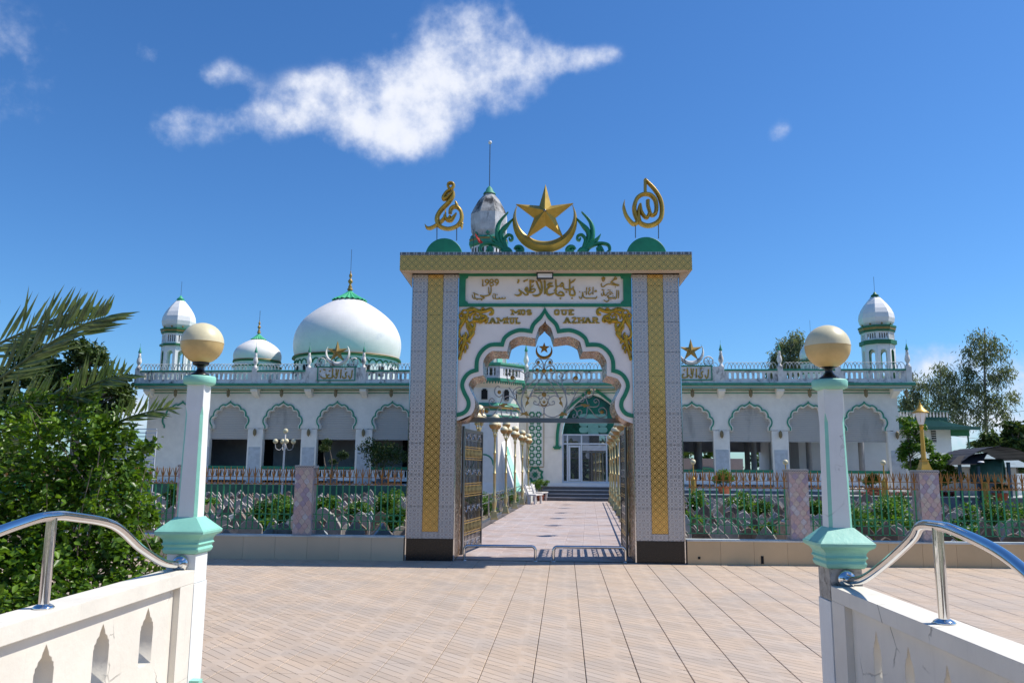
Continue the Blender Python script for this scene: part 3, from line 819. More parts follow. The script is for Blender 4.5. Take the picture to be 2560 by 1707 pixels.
for yy in ((.034, GD-.055),):
    vs = []
    for (x, z) in w_in: vs += [(x*.9985, yy[0], z-.003), (x*.9985, yy[1], z-.003)]
    mb.smooth = False; mb.add(vs, [(2*i, 2*i+2, 2*i+3, 2*i+1) for i in range(n-1)])
mb.build('arch_soffit_mosaic', mosaic, gate)
# frieze: white plaque in a green frame, corners nibbled
mb = MB(); mb.box(-PI_, PI_, .04, GD-.06, 4.914, 5.56); mb.build('frieze_core', frieze_white, gate)
px0, px1, pz0, pz1 = -1.585, 1.555, 4.972, 5.535; r = .055
hole_ = []
for cx_, cz_, a0 in ((px0, pz0, 90), (px1, pz0, 180), (px1, pz1, 270), (px0, pz1, 0)):
    a0r = radians(a0); hole_ += [(cx_+r*cos(a0r-pi/2*k/5), cz_+r*sin(a0r-pi/2*k/5)) for k in range(6)]
plate('green_frame', [[(-PI_, 4.914), (PI_, 4.914), (PI_, 5.585), (-PI_, 5.585)], hole_], .0, .04, green, gate)
# capping slab
SX, SY0, SY1 = 2.855, -.35, GD+.35
mb = MB()
lo = [(-2.70, -.01), (2.70, -.01), (2.70, GD+.01), (-2.70, GD+.01)]; hi = [(-SX+.012, SY0+.012), (SX-.012, SY0+.012), (SX-.012, SY1-.012), (-SX+.012, SY1-.012)]
mb.add([(x, y, 5.36) for x, y in [(-2.66, 0.0), (2.66, 0.0), (2.66, GD), (-2.66, GD)]]+[(x, y, 5.565) for x, y in hi]+[(x, y, 5.925) for x, y in hi],
       [(4, 5, 9, 8), (5, 6, 10, 9), (6, 7, 11, 10), (7, 4, 8, 11), (8, 9, 10, 11)])
mb.build('slab_core', cream_soffit, gate)
# sloping soffit: front, back, sides (between pillar tops and slab rim)
mb = MB()
mb.add([(-2.66, -.0, 5.585), (2.66, .0, 5.585), (SX-.014, SY0+.014, 5.566), (-SX+.014, SY0+.014, 5.566)], [(0, 1, 2, 3)])
mb.add([(-2.66, GD, 5.585), (2.66, GD, 5.585), (SX-.014, SY1-.014, 5.566), (-SX+.014, SY1-.014, 5.566)], [(0, 1, 2, 3)])
for s in (-1, 1):
    mb.add([(s*(PO+.012), 0.0, 5.36), (s*(PO+.012), GD, 5.36), (s*(SX-.014), SY1-.014, 5.566), (s*(SX-.014), SY0+.014, 5.566)], [(0, 1, 2, 3)])
    mb.add([(s*(PO+.012), 0.0, 5.36), (s*(SX-.014), SY0+.014, 5.566), (s*2.66, 0.0, 5.585)], [(0, 1, 2)])
    mb.add([(s*(PO+.012), GD, 5.36), (s*(SX-.014), SY1-.014, 5.566), (s*2.66, GD, 5.585)], [(0, 1, 2)])
mb.build('soffit', cream_soffit, gate)
nf = 9; wf = 2*SX/nf; ft = gtile(wf, 0, .305, gold_tile, 'fascia_tile'); fs_ = gtile((SY1-SY0)/3, 0, .305, gold_tile, 'fascia_tile')
bt = MB(); bt.box(-wf/2+.001, wf/2-.001, 0, .012, 5.80+.071, 5.80+.126)
def btile(w): m_ = MB(); m_.box(-w/2+.001, w/2-.001, 0, .014, 5.873, 5.926); return m_.mesh('border_tile', meander_t)
bt1, bt2 = btile(wf), btile((SY1-SY0)/3)
for k in range(nf):
    for yy, rz in ((SY0, 0), (SY1, pi)):
        xx = -SX+wf*(k+.5); put('fascia_tile', ft, gate, loc=(xx, yy, 5.563+.1525), rot=(0, 0, rz)); put('border_tile', bt1, gate, loc=(xx, yy-(.003 if rz == 0 else -.003), 0), rot=(0, 0, rz))
for k in range(3):
    for s in (-1, 1):
        yy = SY0+(SY1-SY0)/3*(k+.5); put('fascia_tile', fs_, gate, loc=(s*SX, yy, 5.563+.1525), rot=(0, 0, s*pi/2)); put('border_tile', bt2, gate, loc=(s*(SX+.003), yy, 0), rot=(0, 0, s*pi/2))
mb = MB(); mb.box(-SX+.005, SX-.005, SY0+.005, SY1-.005, 5.926, 5.932); mb.build('slab_top', coping_l, gate)
# floodlight under the slab
fl = empty('floodlight', (GC, GY-.10, 5.50), 0, 'small black framed floodlight under the slab centre', 'floodlight')
mb = MB(); mb.box(-.165, .165, -.05, .0, -.06, .065); mb.build('housing', black, fl)
mb = MB(); mb.box(-.14, .14, -.056, -.049, -.038, .045); mb.build('lens', lantern_glass, fl)
mb = MB(); mb.box(-.03, .03, -.01, .09, .02, .045); mb.build('bracket', black, fl)

# ---- lettering traced as raised strokes
def strokes(name, lst, org, sc, parent, mat, y, d=.022, plane=0, wsc=1.0, dome=.45, sm=4):
    mb = MB(); k = 0
    for st in lst:
        wd, pts = st[0], st[1:]
        P = [GL(org[0]+px/sc, org[1]+py/sc, plane) for px, py in pts]
        pw = (GY+plane)/FPX/sc*wsc
        if len(P) == 1:
            P = [(P[0][0]-wd*pw*.5, P[0][1]), (P[0][0]+wd*pw*.5, P[0][1])]
        if sm and len(P) > 2: P = smooth(P, sm)
        N = len(P); wv = wd if isinstance(wd, (int, float)) else None
        if wv is not None: ws = [wv*pw*(.72+.28*sin(pi*min(1, max(0, (i+.5)/N)))) for i in range(N)]
        else:
            ws = []
            for i in range(N):
                t = i/(N-1)*(len(wd)-1); a = int(min(t, len(wd)-2)); f = t-a; ws.append((wd[a]*(1-f)+wd[a+1]*f)*pw)
        mb.ribbon(P, ws, y+.0004*(k % 5), d, dome); k += 1
    return mb.build(name, mat, parent)
A, B = (1140, 680), (1360, 680); S_ = 10.69
def ds(x, y, w=38): return [w, (x, y)]
def digit_lines():
    return [[34, (712, 195), (712, 360)], [26, (690, 210), (716, 195)], [24, (690, 362), (745, 362)],
            [34, (868, 235), (850, 280), (800, 275), (780, 235), (800, 200), (845, 198), (868, 235), (860, 290), (800, 345), (778, 352)],
            [32, (950, 275), (905, 240), (925, 198), (975, 198), (995, 240), (950, 275), (905, 310), (920, 355), (975, 358), (1000, 315), (950, 275)],
            [34, (1130, 235), (1110, 280), (1060, 275), (1040, 235), (1060, 200), (1105, 198), (1130, 235), (1120, 290), (1075, 340), (1055, 352)]]
strokes('numeral', digit_lines(), A, S_, gate, gold_txt, .0385)
ARL = [[30, (868, 395), (872, 500), (885, 590)], [36, (935, 380), (935, 500), (915, 580), (860, 615), (760, 635), (690, 625), (640, 615)],
       [30, (640, 620), (700, 655), (760, 680), (700, 705), (600, 710), (520, 700), (500, 660), (490, 590), (500, 575), (560, 590), (600, 600)],
       [24, (430, 600), (440, 670), (480, 705), (520, 700)], ds(460, 550, 26), ds(495, 552, 26), ds(560, 728, 26), ds(685, 742, 30),
       [30, (1310, 660), (1310, 700), (1240, 700), (1235, 670), (1230, 700), (1160, 702), (1155, 672), (1150, 702), (1060, 705), (1050, 620), (1048, 590)],
       [26, (985, 600), (990, 690), (1030, 700), (1060, 700)], ds(1000, 580, 24), ds(1040, 578, 24), ds(1098, 598, 24)]
strokes('lettering', ARL, A, S_, gate, gold_txt, .0385)
ARC = [[48, (1650, 200), (1680, 225), (1640, 290)], [44, (1800, 245), (1920, 195)],
       [[20, 60, 62, 40], (1560, 590), (1640, 620), (1720, 590), (1740, 530), (1700, 490), (1685, 450)],
       [50, (1700, 500), (1790, 540), (1850, 600), (1920, 590), (1900, 520), (1850, 470), (1880, 410), (1910, 430), (1915, 500), (1960, 530), (2060, 530), (2110, 480), (2085, 440), (2010, 460)],
       [62, (1985, 200), (1985, 500)], [34, (2010, 220), (2080, 225), (2060, 260), (2020, 270)], [34, (2030, 400), (2060, 350), (2045, 340)],
       [[40, 50, 50, 60, 20], (2140, 230), (2180, 330), (2230, 440), (2260, 520), (2290, 560)], [[40, 56, 60, 60, 20], (2260, 230), (2290, 350), (2290, 500), (2220, 600), (2120, 625), (2040, 605)],
       [34, (2200, 240), (2190, 195), (2240, 185), (2250, 220), (2215, 240)]]
strokes('lettering', ARC, A, S_, gate, gold_txt, .0385)
ARM = [[58, (15, 210), (25, 350), (20, 580)],
       [[50, 50, 60, 66, 60, 20], (230, 300), (150, 300), (110, 340), (160, 370), (260, 370)], [[56, 60, 60, 20], (160, 380), (80, 460), (85, 570), (150, 600), (230, 575), (290, 545)],
       [56, (320, 190), (320, 300), (330, 420), (310, 480), (330, 580), (420, 620), (530, 610), (500, 545), (440, 520), (390, 560)], [44, (330, 380), (420, 360), (490, 280), (520, 340), (470, 380), (430, 370)],
       [44, (520, 350), (530, 420), (570, 455), (680, 460), (760, 440), (790, 390), (770, 400)], ds(600, 525, 44), ds(440, 695, 44), ds(752, 690, 44),
       [56, (690, 185), (690, 320), (690, 500), (700, 590), (760, 615), (820, 600), (820, 530), (790, 460), (750, 420)], [[20, 50, 40], (845, 180), (780, 240), (720, 280)], [30, (260, 490), (300, 470), (350, 500)]]
strokes('lettering', ARM, B, S_, gate, gold_txt, .0385)
ARR = [[30, (1145, 395), (1135, 600)], [30, (1235, 400), (1205, 450), (1240, 470), (1195, 520), (1195, 580), (1240, 590), (1280, 540)], [30, (1315, 390), (1310, 590)], ds(1385, 500, 58),
       [36, (1415, 640), (1390, 690), (1280, 690), (1180, 690), (1130, 690), (1060, 650), (1040, 530)], [28, (940, 640), (960, 690), (1010, 690), (1030, 560), (1020, 530)], ds(955, 520, 30), ds(1095, 525, 26),
       [34, (1870, 190), (1910, 120), (1945, 180), (1900, 190), (1830, 230), (1790, 265), (1830, 270), (1900, 310), (2010, 345), (1900, 340), (1780, 315), (1680, 325), (1600, 380), (1550, 380), (1530, 320), (1545, 290)],
       [30, (1535, 170), (1590, 130), (1640, 170)], [30, (1590, 130), (1560, 200), (1590, 240), (1615, 200), (1590, 160)], ds(1910, 395, 26),
       [32, (1995, 480), (2000, 590), (1990, 690)], [36, (1950, 475), (1945, 600), (1930, 690), (1860, 690), (1790, 680), (1720, 670), (1700, 640), (1740, 620)], [30, (1730, 690), (1740, 740), (1680, 780), (1600, 735)],
       [26, (1690, 560), (1740, 535), (1800, 530), (1850, 580)], [26, (1740, 590), (1780, 575), (1800, 600)], [26, (1700, 570), (1650, 620), (1620, 590), (1600, 520), (1610, 470)], [26, (1535, 560), (1550, 620), (1590, 610), (1590, 520)],
       ds(1560, 468, 34), ds(1600, 470, 26), ds(1720, 470, 30), ds(1765, 480, 30), ds(1850, 635, 24), ds(1885, 655, 20), ds(1790, 725, 24)]
strokes('lettering', ARR, B, S_, gate, gold_txt, .0385)
# slab serif Latin letters from strokes in a unit cell, x 0..1 (width), y 0..1 (up)
GLY = {
 'M': (1.25, [[(.14, 0), (.14, 1)], [(1.11, 0), (1.11, 1)], [(.14, 1), (.62, .35)], [(1.11, 1), (.62, .35)], 's.14,0', 's1.11,0', 's.08,1', 's1.17,1']),
 'O': (1.0, [[(.5, 1), (.2, .9), (.14, .5), (.2, .1), (.5, 0), (.8, .1), (.86, .5), (.8, .9), (.5, 1)]]),
 'S': (.9, [[(.8, .85), (.45, 1), (.12, .85), (.16, .6), (.5, .5), (.8, .38), (.8, .12), (.45, 0), (.1, .12)]]),
 'Q': (1.0, [[(.5, 1), (.2, .9), (.14, .5), (.2, .1), (.5, 0), (.8, .1), (.86, .5), (.8, .9), (.5, 1)], [(.55, .28), (.9, -.02)]]),
 'U': (1.0, [[(.18, 1), (.18, .25), (.3, .03), (.5, 0), (.7, .03), (.82, .25), (.82, 1)], 's.18,1', 's.82,1']),
 'E': (.9, [[(.18, 0), (.18, 1)], [(.05, 1), (.85, 1)], [(.05, 0), (.85, 0)], [(.18, .52), (.6, .52)], [(.85, 1), (.85, .84)], [(.85, 0), (.85, .16)]]),
 'J': (.62, [[(.42, 1), (.42, .2), (.3, .02), (.05, .05)], 's.42,1']),
 'A': (1.15, [[(.14, 0), (.5, 1), (.62, 1), (1.0, 0)], [(.3, .36), (.86, .36)], 's.14,0', 's1.0,0']),
 'I': (.45, [[(.22, 0), (.22, .82)], 's.22,0', 's.22,.82', 'd.22,1.12']),
 'L': (.85, [[(.18, 0), (.18, 1)], [(.05, 0), (.78, 0)], [(.78, 0), (.78, .2)], 's.18,1']),
 'Z': (.95, [[(.1, 1), (.85, 1)], [(.85, 1), (.1, 0)], [(.1, 0), (.85, 0)], [(.1, 1), (.1, .82)], [(.85, 0), (.85, .18)]]),
 'H': (1.1, [[(.18, 0), (.18, 1)], [(.9, 0), (.9, 1)], [(.18, .5), (.9, .5)], 's.18,0', 's.9,0', 's.18,1', 's.9,1']),
 'R': (1.05, [[(.18, 0), (.18, 1)], [(.05, 1), (.6, 1), (.82, .88), (.82, .62), (.6, .5), (.18, .5)], [(.5, .5), (.92, 0)], 's.18,0', 's.92,0']),
 'C': (.9, []), ' ': (.6, [])}
def latin(ch, x, z, cw, h, parent, y, st=.034):
    mb = MB(); k = 0; sx = cw/GLY[ch][0]
    for g in GLY[ch][1]:
        if isinstance(g, str):
            a, b = map(float, g[1:].split(','))
            if g[0] == 's': mb.ribbon([(x+a*sx-.036, z+b*h), (x+a*sx+.036, z+b*h)], st*.62, y+.0012+.0004*k, .018, .2)
            else: mb.ribbon([(x+a*sx-.014, z+b*h), (x+a*sx+.014, z+b*h)], .028, y, .018, .2)
        else: mb.ribbon([(x+a*sx, z+b*h) for a, b in (smooth(g, 3) if len(g) > 5 else g)], st, y+.0004*k, .018, .2)
        k += 1
    return mb.build('letter', gold_txt, parent)
c2 = lambda x, y: (1000+x/3.095, 740+y/3.095)
for word in ([('M', 862, 930), ('O', 935, 970), ('S', 980, 1018), 150, 103], [('Q', 1192, 1235), ('U', 1248, 1292), ('E', 1302, 1345), 150, 103],
             [('J', 655, 685), ('A', 690, 745), ('M', 752, 818), ('I', 822, 838), ('U', 850, 885), ('L', 893, 930), 217, 165],
             [('A', 1268, 1320), ('Z', 1330, 1367), ('H', 1375, 1430), ('A', 1428, 1480), ('R', 1487, 1536), 214, 163]):
    yb, yt = word[-2:]
    for ch, a, b in word[:-2]:
        p0, p1 = GL(*c2(a, yb), .03), GL(*c2(b, yt), .03)
        latin(ch, p0[0], p0[1]+.017, p1[0]-p0[0], p1[1]-p0[1]-.034, gate, .0295)
# carved corner leafwork (left traced, right mirrored)
ORN = [[[34, 30, 22], (520, 110), (560, 100), (620, 118), (665, 112), (700, 100), (716, 115), (710, 138), (690, 136)],
       [20, (500, 103), (480, 118), (488, 140), (515, 140), (525, 118), (505, 103)], [20, (475, 128), (457, 148), (468, 168), (492, 165), (492, 142), (478, 130)],
       [[14, 20, 22, 18, 12], (540, 175), (548, 145), (580, 118), (615, 122), (630, 150), (615, 178), (585, 178), (570, 158), (585, 142), (603, 150), (598, 163)],
       [[14, 22, 24, 18, 12], (500, 165), (520, 200), (520, 240), (545, 262), (570, 245), (575, 215), (555, 200), (535, 212), (538, 232), (552, 234)],
       [[30, 34, 10], (560, 190), (610, 190), (650, 180), (668, 150)], [[10, 26, 26, 8], (610, 140), (640, 150), (662, 160), (672, 192), (650, 198)],
       [[34, 30, 14], (495, 150), (480, 190), (468, 215)], [[18, 30, 24], (505, 165), (480, 215), (460, 240)], [[24, 30, 20], (530, 130), (512, 165), (505, 205)],
       [[26, 34, 26, 10], (515, 190), (560, 260), (580, 250)], [[14, 22, 22, 16], (475, 235), (458, 270), (462, 310), (490, 325), (515, 305), (505, 280)],
       [[20, 34, 30, 16], (530, 255), (548, 290), (535, 330), (510, 350)], [[14, 30, 28, 12], (560, 255), (565, 285), (545, 315), (525, 330)],
       [[30, 36, 30, 24, 22], (495, 300), (500, 340), (490, 380), (478, 420), (465, 470)], [[10, 24, 14], (500, 330), (530, 345), (540, 365)], [[10, 22, 12], (495, 360), (520, 380), (520, 410)],
       [[10, 20, 10], (490, 390), (505, 420), (500, 440)], [[22, 26, 22], (468, 440), (462, 478), (455, 488)], [[12, 22, 12], (480, 330), (462, 350), (458, 380)], [[10, 20, 10], (478, 370), (462, 395), (460, 420)],
       [16, (560, 108), (572, 96), (590, 104)], [16, (625, 106), (640, 94), (655, 104)], [[10, 20, 10], (600, 185), (620, 205), (640, 200)], [[24, 20, 10], (530, 150), (560, 130), (590, 128)]]
def ornament(mirror):
    lst = []
    for st in ORN:
        pts = [(x, y) for x, y in st[1:]]
        lst.append([st[0]]+pts)
    mb = MB(); k = 0
    for st in lst:
        P = [GL(*c2(px_, py_), .0) for px_, py_ in st[1:]]
        P = [(((-x) if mirror else x)+(.005 if mirror else 0), z) for x, z in P]
        P = smooth(P, 4); N = len(P); pw = GY/FPX/3.095; wd = st[0] if isinstance(st[0], list) else [st[0]*.8, st[0], st[0]*.8]
        ws = []
        for i in range(N):
            t = i/(N-1)*(len(wd)-1); a = int(min(t, len(wd)-2)); f = t-a; ws.append((wd[a]*(1-f)+wd[a+1]*f)*pw)
        mb.ribbon(P, ws, .029-.0006*k, .028+.012*(k % 3), .75); k += 1
    return mb
for m_, l_ in ((False, 'left'), (True, 'right')): ornament(m_).build('carved_leafwork', gold_orn, gate)

# ---- standing on the slab: calligraphy on half discs, star in crescent, green leaf scrolls
TY = GY-.05; TZ = 5.932
def GT(x, y): p = atY(x, y, TY); return p
def sculpt(name, label, cat, lst, org, sc, wsc, rods, disc, box_):
    p = GT(org[0]+disc[0]/sc, org[1]+disc[1]/sc); t = empty(name, (p.x, TY, TZ), 0, label, cat)
    k = TY/FPX/sc
    def L(px, py): q = GT(org[0]+px/sc, org[1]+py/sc); return (q.x-p.x, q.z-TZ)
    mb = MB()
    for i, st in enumerate(lst):
        P = smooth([L(*q) for q in st[1:]], 5) if len(st) > 3 else [L(*q) for q in st[1:]]
        wd = st[0] if isinstance(st[0], list) else [st[0]]*2; N = len(P); ws = []
        for j in range(N):
            tt = j/(N-1)*(len(wd)-1); a = int(min(tt, len(wd)-2)); f = tt-a; ws.append((wd[a]*(1-f)+wd[a+1]*f)*k*wsc)
        mb.ribbon(P, ws, .05-.0007*i, .10, .75)
        mb.ribbon(P, [w_*.99 for w_ in ws], .05-.0007*i, -.03, .1)
    mb.build('calligraphy', gold, t)
    R_ = disc[2]*k; hh = disc[3]*k; ol = []
    r2 = (R_*R_+hh*hh)/(2*hh) if hh < R_ else R_; cz = hh-r2
    a0 = math.asin(max(-1, min(1, -cz/r2)))
    ol = [(r2*cos(a0+(pi-2*a0)*i/40), cz+r2*sin(a0+(pi-2*a0)*i/40)) for i in range(41)]
    plate('half_disc', [ol], -.02, .10, green, t, bevel=.01)
    for x0, y0, y1 in rods:
        a = L(x0, y0); b = L(x0, y1); mb = MB(); mb.tube([(a[0], .03, a[1]), (b[0], .03, b[1]-.05)], .011, 6); mb.build('rod', steel_dk, t)
    a = L(box_[0], box_[1]); mb = MB(); mb.box(a[0]-.045, a[0]+.045, -.034, -.018, 0, .058); mb.build('junction_box', black, t)
MUH = [[[46, 50, 46], (650, 325), (598, 265), (600, 215), (655, 195), (700, 225), (680, 280), (640, 325)],
       [[50, 62, 70, 66, 60], (640, 320), (570, 365), (515, 440), (510, 490), (560, 485), (620, 430), (695, 365)],
       [[30, 66, 78, 80, 78, 90, 84], (700, 350), (685, 440), (600, 560), (480, 680), (405, 790), (390, 880), (410, 960)],
       [[84, 70, 66, 72, 70, 64, 70, 74, 60], (400, 960), (470, 1020), (600, 1050), (740, 1010), (820, 930), (850, 830), (830, 720), (770, 650), (700, 640), (645, 690), (632, 770)],
       [[60, 64, 40, 8], (440, 940), (500, 880), (540, 810), (550, 705)], [[50, 60, 78, 60, 8], (530, 800), (570, 880), (640, 890), (690, 840), (755, 760)], [[70, 60, 30], (765, 650), (755, 600), (735, 550)],
       [[60, 56, 62, 50, 12], (400, 965), (330, 1010), (260, 1040), (200, 1030), (168, 980)], [[50, 60, 80, 60], (800, 985), (850, 970), (870, 975)], [[30, 50, 10], (850, 950), (850, 1000), (850, 1060)], [[30, 60, 66], (640, 810), (610, 860), (600, 880)]]
sculpt('calligraphy_emblem', 'gold calligraphy in a tall triangular shape on a green half disc', 'emblem', MUH, (1040, 430), 7.464, 1.12, [(388, 1010, 1210), (757, 1010, 1230)], (523, 1495, 362, 350), (437, 1490))
ALL = [[[8, 56, 66, 74, 76, 70], (160, 525), (148, 640), (185, 780), (255, 890), (330, 960), (395, 935), (405, 880)],
       [[70, 80, 78, 74, 72, 72, 76, 76, 72, 72], (410, 900), (365, 790), (345, 680), (355, 590), (400, 480), (480, 415), (570, 400), (660, 425), (730, 500), (757, 600), (757, 700), (735, 770)],
       [[70, 62, 70], (745, 760), (690, 800), (650, 775), (625, 700), (600, 600), (600, 515)], [[66, 60, 66, 56, 50], (625, 770), (580, 845), (520, 800), (475, 720), (462, 640), (455, 590)],
       [[40, 70, 76], (440, 620), (425, 720), (425, 820), (440, 900)], [[76, 80, 84, 86, 84, 80, 76, 66, 40], (410, 830), (450, 930), (550, 985), (660, 985), (770, 935), (845, 840), (865, 700), (850, 560), (800, 430), (700, 290), (545, 135)],
       [[54, 54, 54], (550, 130), (550, 260), (550, 400)]]
sculpt('calligraphy_emblem', 'gold calligraphy in a round pointed shape on a green half disc', 'emblem', ALL, (1540, 430), 7.464, 1.08, [(366, 960, 1180), (797, 930, 1190)], (568, 1472, 386, 366), (738, 1468))
# star and crescent
c1 = lambda x, y: (980+x/2.94, 420+y/2.94)
sp0 = GT(*c1(1123, 612)); st = empty('star_and_crescent', (sp0.x, TY, TZ), 0, 'large golden star set in a crescent on the gate top', 'emblem')
def SL(x, y): q = GT(*c1(x, y)); return (q.x-sp0.x, q.z-TZ)
k = TY/FPX/2.94
def cres(parent, mat, co, R_, ci, r_, th_, y=0, nm='crescent', cut=None, n=48):
    # ridged crescent: outer circle, inner circle and a raised ridge between
    dxy = co[1]-ci[1]; D_ = abs(dxy); a = (D_*D_+R_*R_-r_*r_)/(2*D_); hx = sqrt(max(R_*R_-a*a, 0)); zt = co[1]+(a if ci[1] > co[1] else -a)
    A0 = atan2(zt-co[1], hx); B0 = atan2(zt-ci[1], hx); mb = MB(); vs = []
    for i in range(n+1):
        t = i/n; a1 = A0-(pi+2*A0)*t; b1 = B0-(pi+2*B0)*t
        po = (co[0]+R_*cos(a1), co[1]+R_*sin(a1)); pi2 = (ci[0]+r_*cos(b1), ci[1]+r_*sin(b1)); m1 = ((po[0]*.5+pi2[0]*.5), (po[1]*.5+pi2[1]*.5))
        if cut is not None: po, pi2, m1 = [(q[0], max(q[1], cut)) for q in (po, pi2, m1)]
        f = min(1, 6*min(t, 1-t)+.15)
        vs += [(po[0], y, po[1]), (m1[0], y-th_*f, m1[1]), (pi2[0], y, pi2[1]), (pi2[0], y+th_*.5, pi2[1]), (po[0], y+th_*.5, po[1])]
    fs = []
    for i in range(n):
        for j in range(5): a = i*5+j; b = i*5+(j+1) % 5; fs.append((a, b, b+5, a+5))
    mb.add(vs, fs); return mb.build(nm, mat, parent)
co, ci = SL(1123, 389.8), SL(1123, 333)
cres(st, gold, co, 246*k, ci, 220*k, .10, 0, cut=.0)
star_pts = [SL(*q) for q in ((1128, 128), (1170, 285), (1332, 265), (1200, 372), (1260, 518), (1130, 428), (986, 524), (1045, 372), (912, 272), (1083, 285))]
mb = MB(); c_ = SL(1122, 336); n = 10
mb.add([(x, -.06, z) for x, z in star_pts]+[(x, .0, z) for x, z in star_pts]+[(c_[0], -.20, c_[1]), (c_[0], .03, c_[1])],
       [(i, (i+1) % n, 2*n) for i in range(n)]+[((i+1) % n+n, i+n, 2*n+1) for i in range(n)]+[(i, i+n, (i+1) % n+n, (i+1) % n) for i in range(n)])
mb.build('star', gold, st)
mb = MB(); mb.lathe([(.0, -.03), (.025, -.02), (.035, 0), (.025, .02), (0, .03)], 12, c=(c_[0], -.20, c_[1])); mb.build('hub', steel_dk, st)
a = SL(1123, 600); mb = MB(); mb.box(a[0]-.045, a[0]+.045, -.116, -.085, 0, .058); mb.build('junction_box', black, st)
c9 = lambda x, y: (1180+x/6.19, 560+y/6.19)
LEAF = [[[60, 84, 70, 8], (560, 425), (430, 290), (385, 130), (425, -40), (560, -190)], [[50, 80, 84, 8], (570, 425), (470, 280), (450, 130), (540, 10), (640, -90)],
        [[60, 84, 60, 8], (540, 420), (420, 320), (320, 230), (265, 160)], [[60, 60, 54, 50, 44, 40, 30], (560, 430), (515, 320), (500, 230), (550, 165), (610, 175), (625, 225), (595, 250), (575, 215)],
        [[90, 70, 60, 56, 50, 44], (560, 430), (400, 330), (270, 295), (150, 320), (125, 395), (165, 440)], [[60, 70, 50], (230, 430), (280, 350), (310, 430)], [[70, 90, 90], (280, 435), (290, 390), (292, 360)],
        [[110, 120, 60], (460, 440), (540, 400), (610, 440)], [[40, 70, 84, 60], (655, 390), (690, 350), (745, 355), (775, 400), (730, 425), (690, 400)]]
for mir, lab in ((False, 'green acanthus scroll on the gate top left of the crescent'), (True, 'green acanthus scroll on the gate top right of the crescent')):
    ax = 1123 if mir else 1123
    t = empty('leaf_scroll', (sp0.x+(.85 if mir else -.85), TY+.02, TZ), 0, lab, 'ornament', 'green leaf scrolls beside the crescent')
    mb = MB()
    for i, s_ in enumerate(LEAF):
        P = []
        for q in s_[1:]:
            r_ = GT(*c9(*q)); xx = r_.x-sp0.x; xx = -xx if mir else xx
            P.append((xx-(.85 if mir else -.85), max(r_.z-TZ, .0)))
        P = smooth(P, 5); N = len(P); ws = []
        for j in range(N):
            tt = j/(N-1)*(len(s_[0])-1); a = int(min(tt, len(s_[0])-2)); f = tt-a; ws.append((s_[0][a]*(1-f)+s_[0][a+1]*f)*TY/FPX/6.19)
        mb.ribbon(P, ws, .04-.003*i, .09, .8); mb.ribbon(P, ws, .04-.003*i, -.02, .2)
    o = mb.build('leaf', green, t)

# ---------------- wrought scroll grille over the doors
GRY = GY+.80
gr = empty('scroll_grille', (GC, GRY, 2.62), 0, 'wrought iron scroll grille with gold crescent above the open doors', 'grille')
c4 = lambda x, y: (1200+x/6.918, 840+y/6.918)
def RL(x, y):
    p = atY(*c4(x, y), GRY); return (p.x-GC, p.z-2.62)
def mirX(P, cx): return [(2*cx-x, z) for x, z in P]
CXG = RL(1108, 900)[0]
mb = MB(); z0 = RL(1108, 1450)[1]; mb.box(-1.715, 1.715, -.03, .03, z0-.055, z0+.04); mb.build('crossbar', steel_dk, gr)
G_ST = [[(1100, 560), (1092, 480), (1055, 412), (1000, 400), (966, 440), (985, 482), (1025, 470), (1015, 440)],
        [(1075, 560), (1020, 512), (960, 515), (915, 580), (935, 628), (985, 642), (1015, 605), (985, 575)],
        [(1108, 640), (1050, 740), (965, 850), (900, 960), (850, 1060), (800, 1160)],
        [(735, 1320), (712, 1150), (740, 1000), (790, 850), (800, 720), (745, 630), (640, 600), (520, 625), (468, 700), (500, 785), (565, 800), (610, 755), (590, 705), (550, 715)],
        [(775, 1310), (720, 1120), (780, 930), (900, 800), (965, 740), (960, 660), (900, 618), (820, 630), (778, 680), (800, 722), (850, 705), (835, 670)],
        [(850, 1370), (960, 1402), (1080, 1360), (1112, 1280), (1075, 1215), (1000, 1192), (930, 1170), (940, 1125), (975, 1140)],
        [(840, 1060), (930, 1030), (1010, 1070), (1035, 1140), (1000, 1185)], [(1100, 1040), (1060, 1090), (1015, 1070), (1030, 1025), (1060, 1035)],
        [(1095, 970), (1090, 910), (1040, 875), (1010, 905), (1035, 920)], [(860, 1060), (920, 970), (1010, 945), (1075, 985)],
        [(735, 1330), (640, 1150), (560, 1060), (480, 1035), (418, 1070), (432, 1122), (475, 1130), (490, 1095), (462, 1085)],
        [(745, 1335), (620, 1100), (540, 950), (500, 890)], [(660, 1010), (720, 990), (735, 930), (700, 880), (620, 910), (575, 960), (600, 1000), (640, 985), (620, 955)],
        [(350, 1170), (400, 1010), (335, 1055), (262, 1000), (258, 920), (300, 865), (345, 880)], [(400, 950), (398, 1010), (345, 1052)],
        [(700, 1330), (560, 1220), (400, 1190), (300, 1270), (230, 1360), (140, 1400), (50, 1370), (30, 1290), (80, 1228), (150, 1240), (162, 1290), (118, 1315)],
        [(340, 1205), (250, 1215), (175, 1190), (160, 1120), (205, 1075), (248, 1108), (222, 1142), (195, 1118)],
        [(360, 1220), (380, 1370), (445, 1402), (515, 1380), (532, 1310), (482, 1270), (452, 1310), (475, 1335)], [(600, 1240), (545, 1300), (560, 1390), (605, 1400), (605, 1360), (580, 1345)]]
for P in G_ST:
    P = smooth([RL(*q) for q in P], 5)
    for Q in (P, mirX(P, CXG)):
        mb = MB(); mb.tube([(x, 0, z) for x, z in Q], .011, 5); mb.build('scroll', iron, gr)
